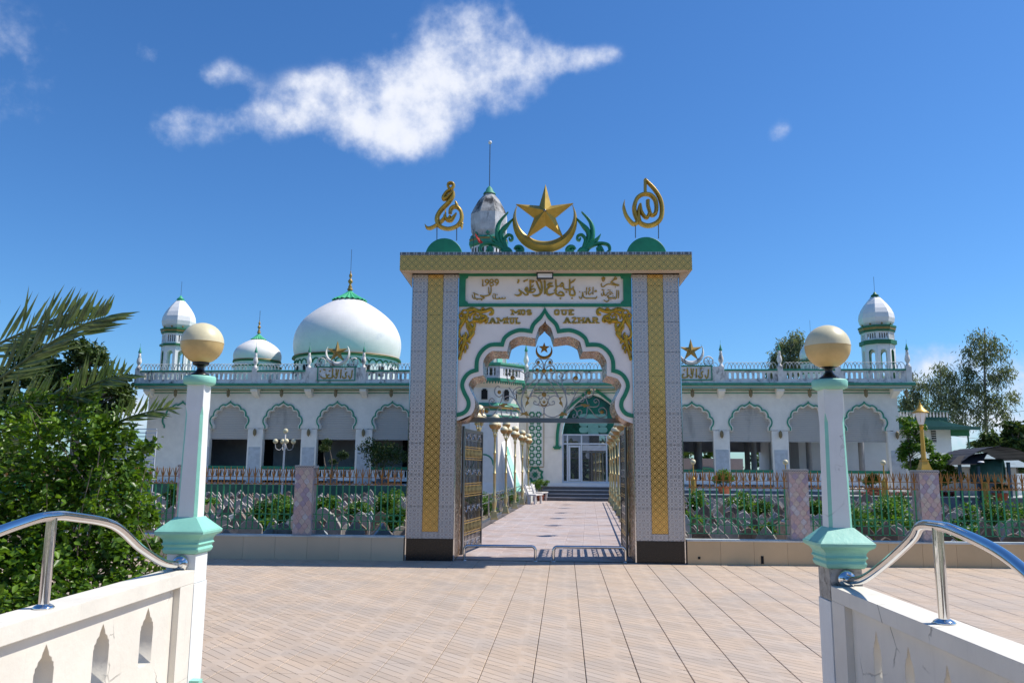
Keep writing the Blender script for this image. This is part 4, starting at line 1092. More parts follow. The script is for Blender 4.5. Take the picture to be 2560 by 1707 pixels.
def disc2(x, y, r, nm='rosette', mirror=True):
    for s in ((0, 1) if mirror else (0,)):
        c = RL(x, y); c = (2*CXG-c[0], c[1]) if s else c
        mb = MB(); mb.lathe([(r, -.012), (r*.9, -.02), (r*.35, -.028), (0, -.03)], 10, M=Matrix.Translation((c[0], .0, c[1])) @ Matrix.Rotation(pi/2, 4, 'X') @ Matrix.Scale(-1, 4, (0, 0, 1)))
        mb.lathe([(r, .012), (r, -.012)], 10, M=Matrix.Translation((c[0], .0, c[1])) @ Matrix.Rotation(pi/2, 4, 'X'))
        mb.build(nm, gold_dull, gr)
for q in ((560, 720, .045), (335, 970, .040), (112, 1300, .040), (1008, 450, .033), (990, 585, .035)): disc2(*q)
disc2(1108, 600, .048, 'rosette', False); disc2(1108, 1010, .050, 'rosette', False)
for ctr, R_ in (((1110, 208), .122), ((1108, 1140), .052)):
    c = RL(*ctr); pts = []
    for i in range(10):
        a = pi/2+i*pi/5; rr = R_ if i % 2 == 0 else R_*.42; pts.append((c[0]+rr*cos(a), c[1]+rr*sin(a)))
    plate('star', [pts], -.012, .012, gold_dull, gr)
c = RL(1108, 262); cc = RL(1108, 228); kk = GRY/FPX/6.918
cres(gr, gold_dull, c, 147*kk, cc, 122*kk, .015, 0)
c = RL(1108, 1150); cc = RL(1108, 1136); cres(gr, gold_dull, c, 66*kk, cc, 54*kk, .012, 0)
LF = [[(850, 1060), (800, 1045), (775, 1040), (812, 1070), (820, 1110), (790, 1150), (780, 1240), (800, 1200), (850, 1160), (830, 1120), (850, 1080)],
      [(690, 1380), (720, 1350), (700, 1330), (760, 1325), (800, 1300), (820, 1330), (860, 1370), (800, 1378), (760, 1360), (720, 1368)],
      [(325, 1160), (350, 1185), (400, 1165), (480, 1170), (470, 1190), (430, 1200), (420, 1225), (390, 1215), (350, 1210), (330, 1195)]]
for P in LF:
    Q = [RL(*q) for q in P]
    plate('gilt_leaf', [Q], -.014, .014, gold_dull, gr); plate('gilt_leaf', [mirX(Q, CXG)[::-1]], -.014, .014, gold_dull, gr)

# ---------------- the two open steel door leaves
def leaf(hx, hy, fx, fy, label):
    t = empty('gate_leaf', (hx, hy, .05), atan2(fy-hy, fx-hx), label, 'gate leaf', 'the two open leaves of the steel gate')
    L = sqrt((fx-hx)**2+(fy-hy)**2); H = 2.50
    for x0, x1, z0, z1 in ((0, .055, 0, H), (L-.055, L, 0, H), (.055, L-.055, H-.06, H), (.055, L-.055, 0, .05)):
        mb = MB(); mb.box(x0, x1, -.025, .025, z0, z1); mb.build('frame_bar', steel_dk, t)
    nb = 13; bm = MB(); bm.box(-.010, .010, -.010, .010, .05, H-.06); me = bm.mesh('upright', steel)
    for i in range(nb): put('upright', me, t, loc=(.055+(L-.11)*(i+.5)/nb, 0, 0))
    for z in (.30, .85, 1.36, 1.02-.0, 1.50, 2.20, 1.20):
        pass
    bands = [(.06, .20), (.78, .92), (1.54, 1.67), (2.28, 2.43)]
    for z0, z1 in bands:
        mb = MB(); mb.box(.05, L-.05, -.010, .010, z0-.012, z0); mb.box(.05, L-.05, -.010, .010, z1, z1+.012)
        n = 7; w_ = (L-.11)/n
        for i in range(n):
            xa = .055+w_*i; s = 1 if i % 2 else -1; c = xa+w_/2; zz = (z0+z1)/2; h = (z1-z0)/2-.01
            P = [(c-s*w_*.45, -h), (c-s*w_*.1, -h*.3), (c+s*w_*.25, h*.2), (c+s*w_*.42, h*.75), (c+s*w_*.15, h*.9), (c-s*w_*.05, h*.5), (c+s*w_*.12, h*.35)]
            mb.tube([(x, -.004, zz+z) for x, z in smooth(P, 3)], .009, 4)
        mb.build('scroll_band', steel, t)
    for z0, z1 in ((.33, .61), (1.11, 1.37), (1.87, 2.13)):
        mb = MB(); n = nb+1
        for zz in (z0, z0+(z1-z0)*.18, z1-(z1-z0)*.18, z1):
            mb.box(.05, L-.05, -.013, .013, zz-.006, zz+.006)
            for i in range(n):
                mb.lathe([(.0, -.014), (.012, 0), (0, .014)], 5, c=(.055+(L-.11)*i/nb, 0, zz))
        mb.build('beaded_rail', gold_dull, t)
        mb = MB(); mb.lathe([(.009, z0+.055), (.015, (z0+z1)/2), (.009, z1-.055)], 6); sm_ = mb.mesh('gilt_spindle', gold_pole)
        for i in range(nb): put('gilt_spindle', sm_, t, loc=(.055+(L-.11)*(i+.5)/nb, -.012, 0))
    mb = MB(); mb.tube([(0, 0, -.03), (0, 0, H+.05)], .03, 8); mb.build('hinge_post', steel_dk, t)
    return t
leaf(GC-PI_+.05, GY+1.05, -1.30, 18.24, 'open steel gate leaf with gold bands on the left')
leaf(GC+PI_-.05, GY+1.05, 1.845, 18.24, 'open steel gate leaf seen edge on at the right')
# ---------------- low hoop barriers
def hoop(xa, xb, label):
    t = empty('hoop_barrier', ((xa+xb)/2, GY+.12, 0), 0, label, 'barrier', 'low steel hoops across the gate opening'); L = (xb-xa)/2; h = .275; r = .07
    P = [(-L, 0, 0), (-L, 0, h-r)]+[(-L+r-r*cos(a), 0, h-r+r*sin(a)) for a in (.4, .8, 1.2, 1.5)]+[(L-r+r*sin(a), 0, h-r+r*cos(a)) for a in (.05, .4, .8, 1.2)]+[(L, 0, h-r), (L, 0, 0)]
    mb = MB(); mb.tube(P, .028, 12); o = mb.build('hoop_tube', chrome, t)
    for s in (-1, 1):
        mb = MB(); mb.lathe([(.045, 0), (.045, .008), (.03, .012)], 12, c=(s*L, 0, 0)); mb.build('foot_plate', steel, t)
c3 = lambda x, y: (1000+x/3.095, 1000+y/3.095)
pa = [atY(*c3(x, 1225), GY+.12).x for x in (497, 1047, 1188, 1745)]
hoop(pa[0], pa[1], 'low steel hoop barrier across the left half of the gate opening'); hoop(pa[2], pa[3], 'low steel hoop barrier across the right half of the gate opening')
# ================================================================ the mosque, built in its own frame (u along the front, v into the building)
mosque = empty('mosque', MO, -MTH, 'long white mosque with green trim, arcades and a roof balustrade', 'mosque')
def PL2(x, y, v=0): return ML(x, y, v)
BASE = .76; ZC = 6.42            # terrace level and cornice
UL, UR = ML(372, 1000)[0], ML(2243, 1000)[0]
# arch axes read from the photograph
AX = [ML(x*1.08844, 926*1.08844)[0] for x in (420.3, 529.8, 651.4, 775, 901.6)]+[ML(x*1.08844, 925*1.08844)[0] for x in (1588.6, 1721.4, 1856, 1984.3)]
AX_L, AX_R = AX[1:5], AX[5:9]
gapL = AX_L[3]+3.3                 # one more bay hidden behind the gate on each side
ZS = 3.94                          # springing of the cusps
def mf(w=1.0, s=1.0):              # half outline of the many lobed arch, around (0, 0) at the springing
    return [[(0, 1.66), (.06, 1.56), (.17, 1.48), (.30, 1.42)], [(.30, 1.42), (.42, 1.44), (.55, 1.38), (.66, 1.28), (.70, 1.17)],
            [(.70, 1.17), (.84, 1.15), (.96, 1.04), (1.02, .90), (1.03, .78)], [(1.03, .78), (1.14, .70), (1.21, .55), (1.22, .40), (1.17, .25), (1.09, .14), (1.07, .0)]]
m_out = full(mf(), 3); m_mid = full(offs(mf(), .075, 1.3, (1.01, .0)), 3); m_in = full(offs(mf(), .13, 1.3, (.96, .0)), 3)
HWO = 1.20; SILL = 1.745
def opening(ax):
    return [(ax+x, ZS+z) for x, z in m_in]+[(ax+HWO-.03, ZS-.02), (ax+HWO-.03, BASE+.02), (ax-HWO+.03, BASE+.02), (ax-HWO+.03, ZS-.02)]
allL = AX_L+[gapL]; allR = list(AX_R)
PCX = ML(1483.3, 1060)[0]
# portal: pointed arch opening
def pt(x, y): u, z = ML(x, y, 0); return u
ph = 1.79                           # half width of the opening
def pointed(hw, zs, rise, c=1.30, n=14):
    # right half from apex to springing, gently curved
    P = [(0, zs+rise), (hw*.32, zs+rise*.80), (hw*.62, zs+rise*.56), (hw*.84, zs+rise*.28), (hw, zs)]
    h = smooth(P, 5); return [(-x, z) for x, z in h[::-1]][:-1]+h
def curve_(P): h = smooth(P, 4); return [(-x, z) for x, z in h[::-1]][:-1]+h
p_in = curve_([(0, 5.95), (.42, 5.80), (.79, 5.56), (1.05, 5.34), (1.39, 4.93), (1.63, 4.43), (1.76, 3.92), (1.79, 3.5)])
p_g0 = curve_([(0, 6.41), (.30, 6.22), (1.0, 5.66), (1.50, 5.22), (1.87, 4.76), (2.03, 4.40), (2.14, 3.75), (2.16, 3.0)])
p_g1 = curve_([(0, 6.19), (.28, 6.03), (.93, 5.52), (1.40, 5.10), (1.71, 4.70), (1.87, 4.34), (1.97, 3.73), (1.99, 3.0)])
wall_hole = [(PCX+x, z) for x, z in p_in]+[(PCX+ph, .80), (PCX-ph, .80)]
def curve_(P): h = smooth(P, 4); return [(-x, z) for x, z in h[::-1]][:-1]+h
p_in = curve_([(0, 5.95), (.42, 5.80), (.79, 5.56), (1.05, 5.34), (1.39, 4.93), (1.63, 4.43), (1.76, 3.92), (1.79, 3.5)])
p_g0 = curve_([(0, 6.41), (.30, 6.22), (1.0, 5.66), (1.50, 5.22), (1.87, 4.76), (2.03, 4.40), (2.14, 3.75), (2.16, 3.0)])
p_g1 = curve_([(0, 6.19), (.28, 6.03), (.93, 5.52), (1.40, 5.10), (1.71, 4.70), (1.87, 4.34), (1.97, 3.73), (1.99, 3.0)])
wall_hole = [(PCX+x, z) for x, z in p_in]+[(PCX+ph, .80), (PCX-ph, .80)]
mb = MB(); BH = 1.50; segs = []; F0, F1 = 0, .36
for ax in allL+allR:
    fan(mb, [(ax+x, ZS+z) for x, z in m_in], (ax-BH, ax+BH, ZS-.02, ZC-.02), (ax, ZS-.02), F0, F1); segs.append((ax-BH, ax+BH, ax-HWO+.03, ax+HWO-.03))
    for s_ in (-1, 1):
        xa, xb = sorted((ax+s_*.955, ax+s_*(HWO-.03))); mb.box(xa, xb, F0, F1, ZS-.04, ZS-.02)
PB = 3.2
fan(mb, [(PCX+x, z) for x, z in p_in], (PCX-PB, PCX+PB, 3.49, ZC-.02), (PCX, 3.49), F0, F1); segs.append((PCX-PB, PCX+PB, PCX-ph, PCX+ph))
segs.sort(); u = UL
for (l_, r_, ol, or_) in segs:
    zs_ = 3.49 if ol == PCX-ph else ZS-.02
    if l_-u > .01: mb.box(u, l_, F0, F1, BASE-.3, ZC-.02)
    if l_ < ol: mb.box(max(l_, u), ol, F0, F1, BASE-.3, zs_)
    mb.box(or_, r_, F0, F1, BASE-.3, zs_); mb.box(ol, or_, F0, F1, BASE-.3, BASE+.01); u = max(u, r_)
mb.box(u, UR, F0, F1, BASE-.3, ZC-.02)
mb.build('front_wall', white, mosque)
strip('portal_arch_band', [(PCX+x, z) for x, z in p_g0], [(PCX+x, z) for x, z in p_g1], -.09, -.002, green, mosque)
for s in (-1, 1):
    x = PCX+s*2.075; mb = MB(); mb.box(x-.24, x+.24, -.16, -.004, 2.90, 2.98); mb.box(x-.18, x+.18, -.13, -.004, 2.82, 2.898); mb.box(x-.12, x+.12, -.10, -.004, 2.982, 3.02); mb.build('arch_corbel', green, mosque)
# keel piece over the portal
mb = MB(); mb.box(PCX-.16, PCX+.16, -.15, -.10, 6.18, ZC-.145); mb.build('keystone', white, mosque)
# arch trims, shutters, sills, balustrades
slot = lambda cx, z0, w, h: [(cx-w/2, z0), (cx+w/2, z0), (cx+w/2, z0+h-w/2)]+[(cx+w/2*cos(a), z0+h-w/2+w/2*sin(a)*1.15) for a in (.5, 1.0, 1.57, 2.1, 2.6)]+[(cx-w/2, z0+h-w/2)]
bal_me = plate('balustrade', [[(-1.12, .93), (1.12, .93), (1.12, 1.56), (-1.12, 1.56)]]+[slot(-1.0+.25*k+.125, 1.16, .12, .37) for k in range(8)], .06, .18, white_clean, False)
trim_me = strip('arch_trim', m_out, m_mid, -.06, -.002, green_b, False)
trim2_me = strip('arch_reveal', m_mid, m_in, -.035, -.003, white, False)
sh = MB(); sh.box(-HWO, HWO, .24, .27, 3.36, 5.62); sh_me = sh.mesh('roller_shutter', shutter)
sh = MB(); sh.box(-HWO+.02, HWO-.02, .225, .29, 3.31, 3.358); shb_me = sh.mesh('shutter_rail', shutter)
sl_ = MB(); sl_.box(-1.15, 1.15, .0, .28, 1.60, SILL); sl_me = sl_.mesh('green_sill', green)
for i, ax in enumerate(allL+allR):
    put('arch_trim', trim_me, mosque, loc=(ax, 0, ZS)); put('arch_reveal', trim2_me, mosque, loc=(ax, 0, ZS))
    s_ = put('roller_shutter', sh_me, mosque, loc=(ax, 0, 0)); put('shutter_rail', shb_me, s_)
    put('green_sill', sl_me, mosque, loc=(ax, 0, 0)); put('balustrade', bal_me, mosque, loc=(ax, 0, 0))
# blind arch on the left end bay
put('arch_trim', trim_me, mosque, loc=(AX[0], .0, ZS))
# marble lower halves and little wall lanterns between the arches
wl = MB(); wl.lathe([(.0, -.36), (.03, -.30), (.10, -.20), (.12, -.02), (.12, .02), (.10, .18), (.04, .26), (.0, .32)], 8, c=(0, -.10, 0), smooth=False); wl.box(-.03, .03, -.06, 0, -.1, .1); wl_me = wl.mesh('wall_lantern', lantern_brown)
hl = MB(); hl.lathe([(.0, -.26), (.07, -.18), (.10, -.14), (.10, .12), (.13, .14), (.02, .20), (.02, .26)], 6, smooth=False); hl_me = hl.mesh('hanging_lantern', lantern_brown)
def between(lst): return [(a+b)/2 for a, b in zip(lst, lst[1:])]
piers = [AX[0]-.0+ (AX_L[0]-AX[0])/2]+between(allL)+between(allR)+[AX_R[-1]+1.65]
for u in piers:
    w_ = .36
    mb = MB(); mb.box(u-w_, u+w_, -.022, -.002, BASE, 2.85); mb.build('marble_cladding', marble, mosque)
    put('wall_lantern', wl_me, mosque, loc=(u+.0, -.01, 3.72), sc=(.85, 1, .72))
# cornice, soffit lines, brackets
CL, CR = UL-.75, UR+.75
def bar(name, z0, z1, v0, v1, m, a=CL, b=CR): mb = MB(); mb.box(a, b, v0, v1, z0, z1); return mb.build(name, m, mosque)
bar('cornice', ZC, ZC+.13, -.80, 14.0, green_b); bar('cornice_lip', ZC+.132, ZC+.21, -.72, .0, white_stained)
bar('soffit_beam', ZC-.14, ZC-.002, -.62, .0, white, CL+.15, CR-.15)
for z in (ZC-.19, ZC-.36): bar('string_line', z-.035, z, -.05, -.003, green_b, UL, UR)
bar('string_line', ZC-.17, ZC-.142, -.70, -.60, green_b, CL+.1, CR-.1)
br_u = [UL+.15]+piers[1:len(allL)]+[allL[-1]+1.65, PCX-3.6, PCX+3.4]+between(allR)+[UR-.2]
br = MB(); br.add([(-.2, -.62, -.001), (.2, -.62, -.001), (.2, 0, -.001), (-.2, 0, -.001), (-.2, -.62, -.17), (.2, -.62, -.17), (.13, 0, -.52), (-.13, 0, -.52), (.17, -.35, -.36), (-.17, -.35, -.36)],
              [(0, 1, 2, 3), (0, 4, 5, 1), (4, 9, 8, 5), (9, 7, 6, 8), (1, 5, 8, 6, 2), (0, 3, 7, 9, 4)]); br_me = br.mesh('bracket', white)
for u in br_u: put('bracket', br_me, mosque, loc=(u, 0, ZC-.145))
for a in allL+allR+[AX[0]-.3, UR+.35]: put('hanging_lantern', hl_me, mosque, loc=(a, -.42, ZC-.42))
# parapet with arched slots, green line and interlaced crest; bays between posts
ZP0, ZP1 = ZC+.21, ZC+.92
posts_u = sorted([CL+.28, piers[1], piers[2], piers[3], piers[4], allL[-1]+1.65, allL[-1]+4.6, allR[0]-1.65]+between(allR)+[CR-.28])
posts_u = [u for i, u in enumerate(posts_u)]
pin = MB(); pin.lathe([(.13, 0), (.13, .10), (.09, .14), (.07, .22), (.13, .34), (.15, .45), (.12, .62), (.07, .78), (.10, .83), (.06, .88), (.075, .95), (.05, 1.0)], 10); pin_me = pin.mesh('pinnacle', white_stained)
pin2 = MB(); pin2.lathe([(.095, 1.0), (.10, 1.04), (.055, 1.18), (.025, 1.34), (.008, 1.36), (.006, 1.62)], 8); pin2_me = pin2.mesh('pinnacle_tip', green_b)
def crest(u0, u1, par, v):
    mb = MB(); n = max(2, round((u1-u0)/.21)); w_ = (u1-u0)/n
    for k in range(n-1):
        c = u0+w_*(k+1)
        mb.tube([(c+w_*cos(q), v, .36*sin(q)) for q in [pi*i/8 for i in range(9)]], .022, 4, caps=False)
    return mb.build('interlaced_crest', white_stained, par, kind='stuff', loc=(0, 0, ZP1+.03))
PV = -.58
for a, b in zip(posts_u, posts_u[1:]):
    u0, u1 = a+.15, b-.15; n = int((u1-u0-.12)/.285); o = (u1-u0-n*.285)/2
    if n < 1: continue
    sl = [slot(u0+o+.285*(k+.5), ZP0+.17, .15, .34) for k in range(n)]
    plate('parapet_panel', [[(u0, ZP0), (u1, ZP0), (u1, ZP1-.10), (u0, ZP1-.10)]]+sl, PV-.05, PV+.05, white_stained, mosque)
    mb = MB(); mb.box(u0, u1, PV-.09, PV+.09, ZP1-.098, ZP1+.0); mb.build('parapet_rail', green_b, mosque)
    crest(u0, u1, mosque, PV)
for u in posts_u:
    mb = MB(); mb.box(u-.15, u+.15, PV-.11, PV+.11, ZP0, ZP1+.12); mb.build('parapet_post', white_stained, mosque)
    o = put('pinnacle', pin_me, mosque, loc=(u, PV, ZP1+.12), sc=(1, 1, .95)); put('pinnacle_tip', pin2_me, o)
# end parapets running back
for ue in (CL+.28, CR-.28):
    mb = MB(); mb.box(ue-.05, ue+.05, PV+.1, 13.6, ZP0, ZP0+.17); mb.box(ue-.05, ue+.05, PV+.1, 13.6, ZP1-.16, ZP1)
    for k in range(46): mb.box(ue-.045, ue+.045, PV+.25+.29*k, PV+.40+.29*k, ZP0+.22, ZP1-.16)
    mb.build('side_parapet', white_stained, mosque)
# name panels with star and crescent over the roof line
def emblem(u, real):
    z0 = ZP0+.06
    mb = MB(); mb.box(u-1.75, u+1.75, PV-.13, PV-.052, ZP0+.0, ZP1+.14); mb.build('name_panel_wall', white_stained, mosque)
    plate('name_panel_frame', [[(u-1.15, z0), (u+1.15, z0), (u+1.15, z0+.86), (u-1.15, z0+.86)], [(u-1.09, z0+.06), (u+1.09, z0+.06), (u+1.09, z0+.80), (u-1.09, z0+.80)]], PV-.17, PV-.132, green_b, mosque)
    k = .001
    LET = [[(0.95, .62), (.90, .18), (.80, .14), (.74, .30)], [(.66, .50), (.55, .42), (.60, .20), (.45, .14), (.36, .26)], [(.28, .66), (.26, .14)], [(.12, .66), (.02, .14), (-.10, .22)], [(-.02, .68), (.0, .30)],
           [(-.22, .70), (-.24, .14)], [(-.12, .30), (-.30, .16), (-.50, .16), (-.52, .30), (-.40, .34)], [(-.62, .40), (-.56, .16), (-.76, .14), (-.95, .26)], [(-.66, .62), (-.80, .66)], [(.50, .66), (.58, .70)], [(-.95, .60), (-.98, .50)], [(.80, .04), (.83, .06)], [(-.36, .60), (-.44, .54)]]
    mb = MB()
    for P in LET: mb.ribbon(smooth([(u+x, z0+z+.02) for x, z in P], 3) if len(P) > 2 else [(u+x, z0+z+.02) for x, z in P], .075, PV-.133, .03, .3)
    mb.build('panel_lettering', gold_txt, mosque)
    zb = ZP1+.20; mb = MB(); mb.box(u-1.2, u+1.2, PV-.1, PV+.05, ZP1+.142, zb); mb.build('name_panel_cap', green_b, mosque)
    cres(mosque, white_stained, (u, zb+.76), .74, (u, zb+.93), .65, .10, PV-.05)
    cz = zb+.86; n = 10; P = []
    for i in range(10):
        a = pi/2+i*pi/5; rr = .68 if i % 2 == 0 else .23; P.append((u+rr*cos(a), cz+rr*sin(a)))
    mb = MB(); mb.add([(x, PV-.12, z) for x, z in P]+[(u, PV-.28, cz), (u, PV+.02, cz)], [(i, (i+1) % n, n) for i in range(n)]+[((i+1) % n, i, n+1) for i in range(n)]); mb.build('roof_star', gold_dull, mosque)
    for s in (-1, 1):
        mb = MB(); mb.tube([(u+s*.98+.26*cos(q), PV, zb+.26+.26*sin(q)) for q in [2*pi*i/12 for i in range(12)]], .04, 5, closed=True)
        for q in (0, pi/3, 2*pi/3): mb.tube([(u+s*.98+.25*cos(q), PV, zb+.26+.25*sin(q)), (u+s*.98-.25*cos(q), PV, zb+.26-.25*sin(q))], .025, 4)
        mb.build('wheel_ornament', white_stained, mosque)
emblem(ML(842, 940, -.6)[0], True); emblem(ML(1728, 930, -.6)[0], True)
# roof deck, side walls, floor
mb = MB(); mb.box(CL+.1, CR-.1, .0, 13.9, ZC-.12, ZC-.004); mb.build('roof_deck', white_stained, mosque)
mb = MB(); mb.box(UL-29+29, UR, -.1, 14, BASE-.3, BASE+.0); mb.build('floor_slab', marble, mosque)
mb = MB(); mb.box(UL, UL+.3, .362, 14, BASE, ZC-.122); mb.build('end_wall', white, mosque)
mb = MB(); mb.box(AX[0]-1.3, AX[0]+1.6, .362, .5, BASE, ZC-.2); mb.build('end_wall', white, mosque)
# left hall: back wall with dark doorways and a red door; right hall: open columns to the garden
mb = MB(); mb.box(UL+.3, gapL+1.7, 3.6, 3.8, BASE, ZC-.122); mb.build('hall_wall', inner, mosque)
for a, w_ in ((AX_L[0]+1.0, .4), (AX_L[1]+.85, .6), (AX_L[2]+.75, .6), (AX_L[3]+.6, .7)):
    mb = MB(); mb.box(a-w_, a+w_, 3.55, 3.598, BASE, 3.6); mb.build('doorway', hole, mosque)
mb = MB(); mb.box(AX_L[1]+.42, AX_L[1]+.72, 2.9, 2.96, 1.0, 2.75); mb.build('red_cupboard', red_door, mosque)
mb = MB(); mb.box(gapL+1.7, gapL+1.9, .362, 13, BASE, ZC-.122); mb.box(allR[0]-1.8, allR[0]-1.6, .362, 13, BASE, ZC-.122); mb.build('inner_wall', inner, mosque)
for a in allR:
    for dv, du in ((3.4, -1.0), (3.4, .85), (7.0, -.5), (7.0, 1.2)):
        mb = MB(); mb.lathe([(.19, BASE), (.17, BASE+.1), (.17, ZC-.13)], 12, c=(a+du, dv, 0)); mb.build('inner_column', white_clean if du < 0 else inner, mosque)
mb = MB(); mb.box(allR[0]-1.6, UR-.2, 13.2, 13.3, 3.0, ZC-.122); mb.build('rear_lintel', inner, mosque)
# portal glazing
gz = .30
def gbox(name, x0, x1, z0, z1, m, v0=gz, v1=gz+.03): mb = MB(); mb.box(PCX+x0, PCX+x1, v0, v1, z0, z1); return mb.build(name, m, mosque)
plate('green_fanlight', [[(PCX+x*.985, z) for x, z in p_in if z > 3.49]], .32, .34, glass_green, mosque)
gbox('fanlight_panel', -.30, .30, 3.70, 4.85, glass_pale, .30, .318)
for x in (-.54, .54):
    for z in (3.95, 4.32, 4.69):
        P = []
        for a0, cx_ in ((-pi/2, .10), (pi/2, -.10)):
            P += [(PCX+x+cx_+.175*cos(a0+pi*i/8), z+.175*sin(a0+pi*i/8)) for i in range(9)]
        plate('fanlight_lozenge', [P], .285, .30, glass_pale, mosque)
for z0, z1 in ((3.62, 3.70), (3.10, 3.19), (.93, 1.03)): gbox('door_frame_rail', -ph, ph, z0, z1, alu, .22, .30)
PX = (-1.75, -1.49, -.68, .75, 1.49, 1.75)
for x in PX: gbox('door_frame_post', x-.04, x+.04, 1.03, 3.62, alu, .21, .31)
for x0, x1 in zip(PX, PX[1:]):
    gbox('transom_pane', x0+.042, x1-.042, 3.192, 3.618, glass_mirror, .25, .262); gbox('door_pane', x0+.042, x1-.042, 1.032, 3.098, glass_mirror, .255, .267)
for x in (-1.38, -.79): gbox('door_leaf_stile', x-.055, x+.055, 1.05, 3.06, alu, .19, .208)
for z in (1.10, 3.0): gbox('door_leaf_rail', -1.32, -.85, z-.05, z+.05, alu, .19, .208)
for x in (-.1, .12, .52): gbox('door_leaf_stile', x-.03, x+.03, 1.05, 2.70, steel_dk, .19, .208)
gbox('door_leaf_rail', -.62, .70, 2.64, 2.72, steel_dk, .19, .208); gbox('door_sign_band', -.62, .70, 2.76, 3.06, marble, .21, .222)
gbox('threshold_step', -ph-.9, ph+.6, .762, .93, white_clean, -.35, .2)
# tall panel of green star lattice left of the portal
cp = lambda x, y: (1330+x/5.808, 1000+y/5.808)
u0 = ML(*cp(-45, 400), -.05)[0]; u1 = ML(*cp(140, 400), -.05)[0]; uc = (u0+u1)/2; hw = (u1-u0)/2+.02
zt, zb_ = ML(*cp(50, 60), -.05)[1], ML(*cp(50, 950), -.05)[1]
apx = [(uc-hw, zb_), (uc+hw, zb_), (uc+hw, zt-.55), (uc+hw*.75, zt-.25), (uc, zt+.12), (uc-hw*.75, zt-.25), (uc-hw, zt-.55)]
plate('lattice_backing', [apx], -.05, -.002, white_clean, mosque)
def star8(cx, cz, R_, r_, n=8):
    return [(cx+(R_ if i % 2 == 0 else r_)*cos(pi*i/n+pi/8), cz+(R_ if i % 2 == 0 else r_)*sin(pi*i/n+pi/8)) for i in range(2*n)]
lat = []
step = hw*2/2; nz = int((zt-.35-zb_)/step)
for j in range(nz+1):
    for i in range(2):
        cx_, cz_ = uc-hw/2+hw*i, zb_+step*(j+.5)
        if cz_+step*.45 > zt-.2: continue
        plate('lattice_star', [star8(cx_, cz_, step*.52, step*.40), star8(cx_, cz_, step*.27, step*.20)], -.075, -.052, green, mosque)
mb = MB()
for x in (uc-hw-.11, uc+hw+.09): mb.box(x, x+.03, -.03, -.004, zb_-.05, zt-.4)
mb.box(uc-hw-.1, uc+hw+.1, -.03, -.004, zb_-.10, zb_-.06); mb.build('gold_beading', gold_dull, mosque)
zc2 = ML(*cp(45, 1080), -.05)[1]
plate('star_rosette', [star8(uc, zc2, .52, .40), star8(uc, zc2, .36, .28)], -.07, -.003, green, mosque); plate('star_rosette', [star8(uc, zc2, .22, .12)], -.07, -.003, green, mosque)
# steps
for k in range(4):
    a = -.75-.36*(3-k); mb = MB(); mb.box(PCX-3.0-.0, PCX+2.6, a, -.352 if k == 3 else a+.362, .0, .19*(k+1)-.03); mb.build('step', granite_grey, mosque)
    mb = MB(); mb.box(PCX-3.02, PCX+2.62, a-.02, (a+.36) if k < 3 else -.352, .19*(k+1)-.029, .19*(k+1)); mb.build('step_nosing', marble, mosque)

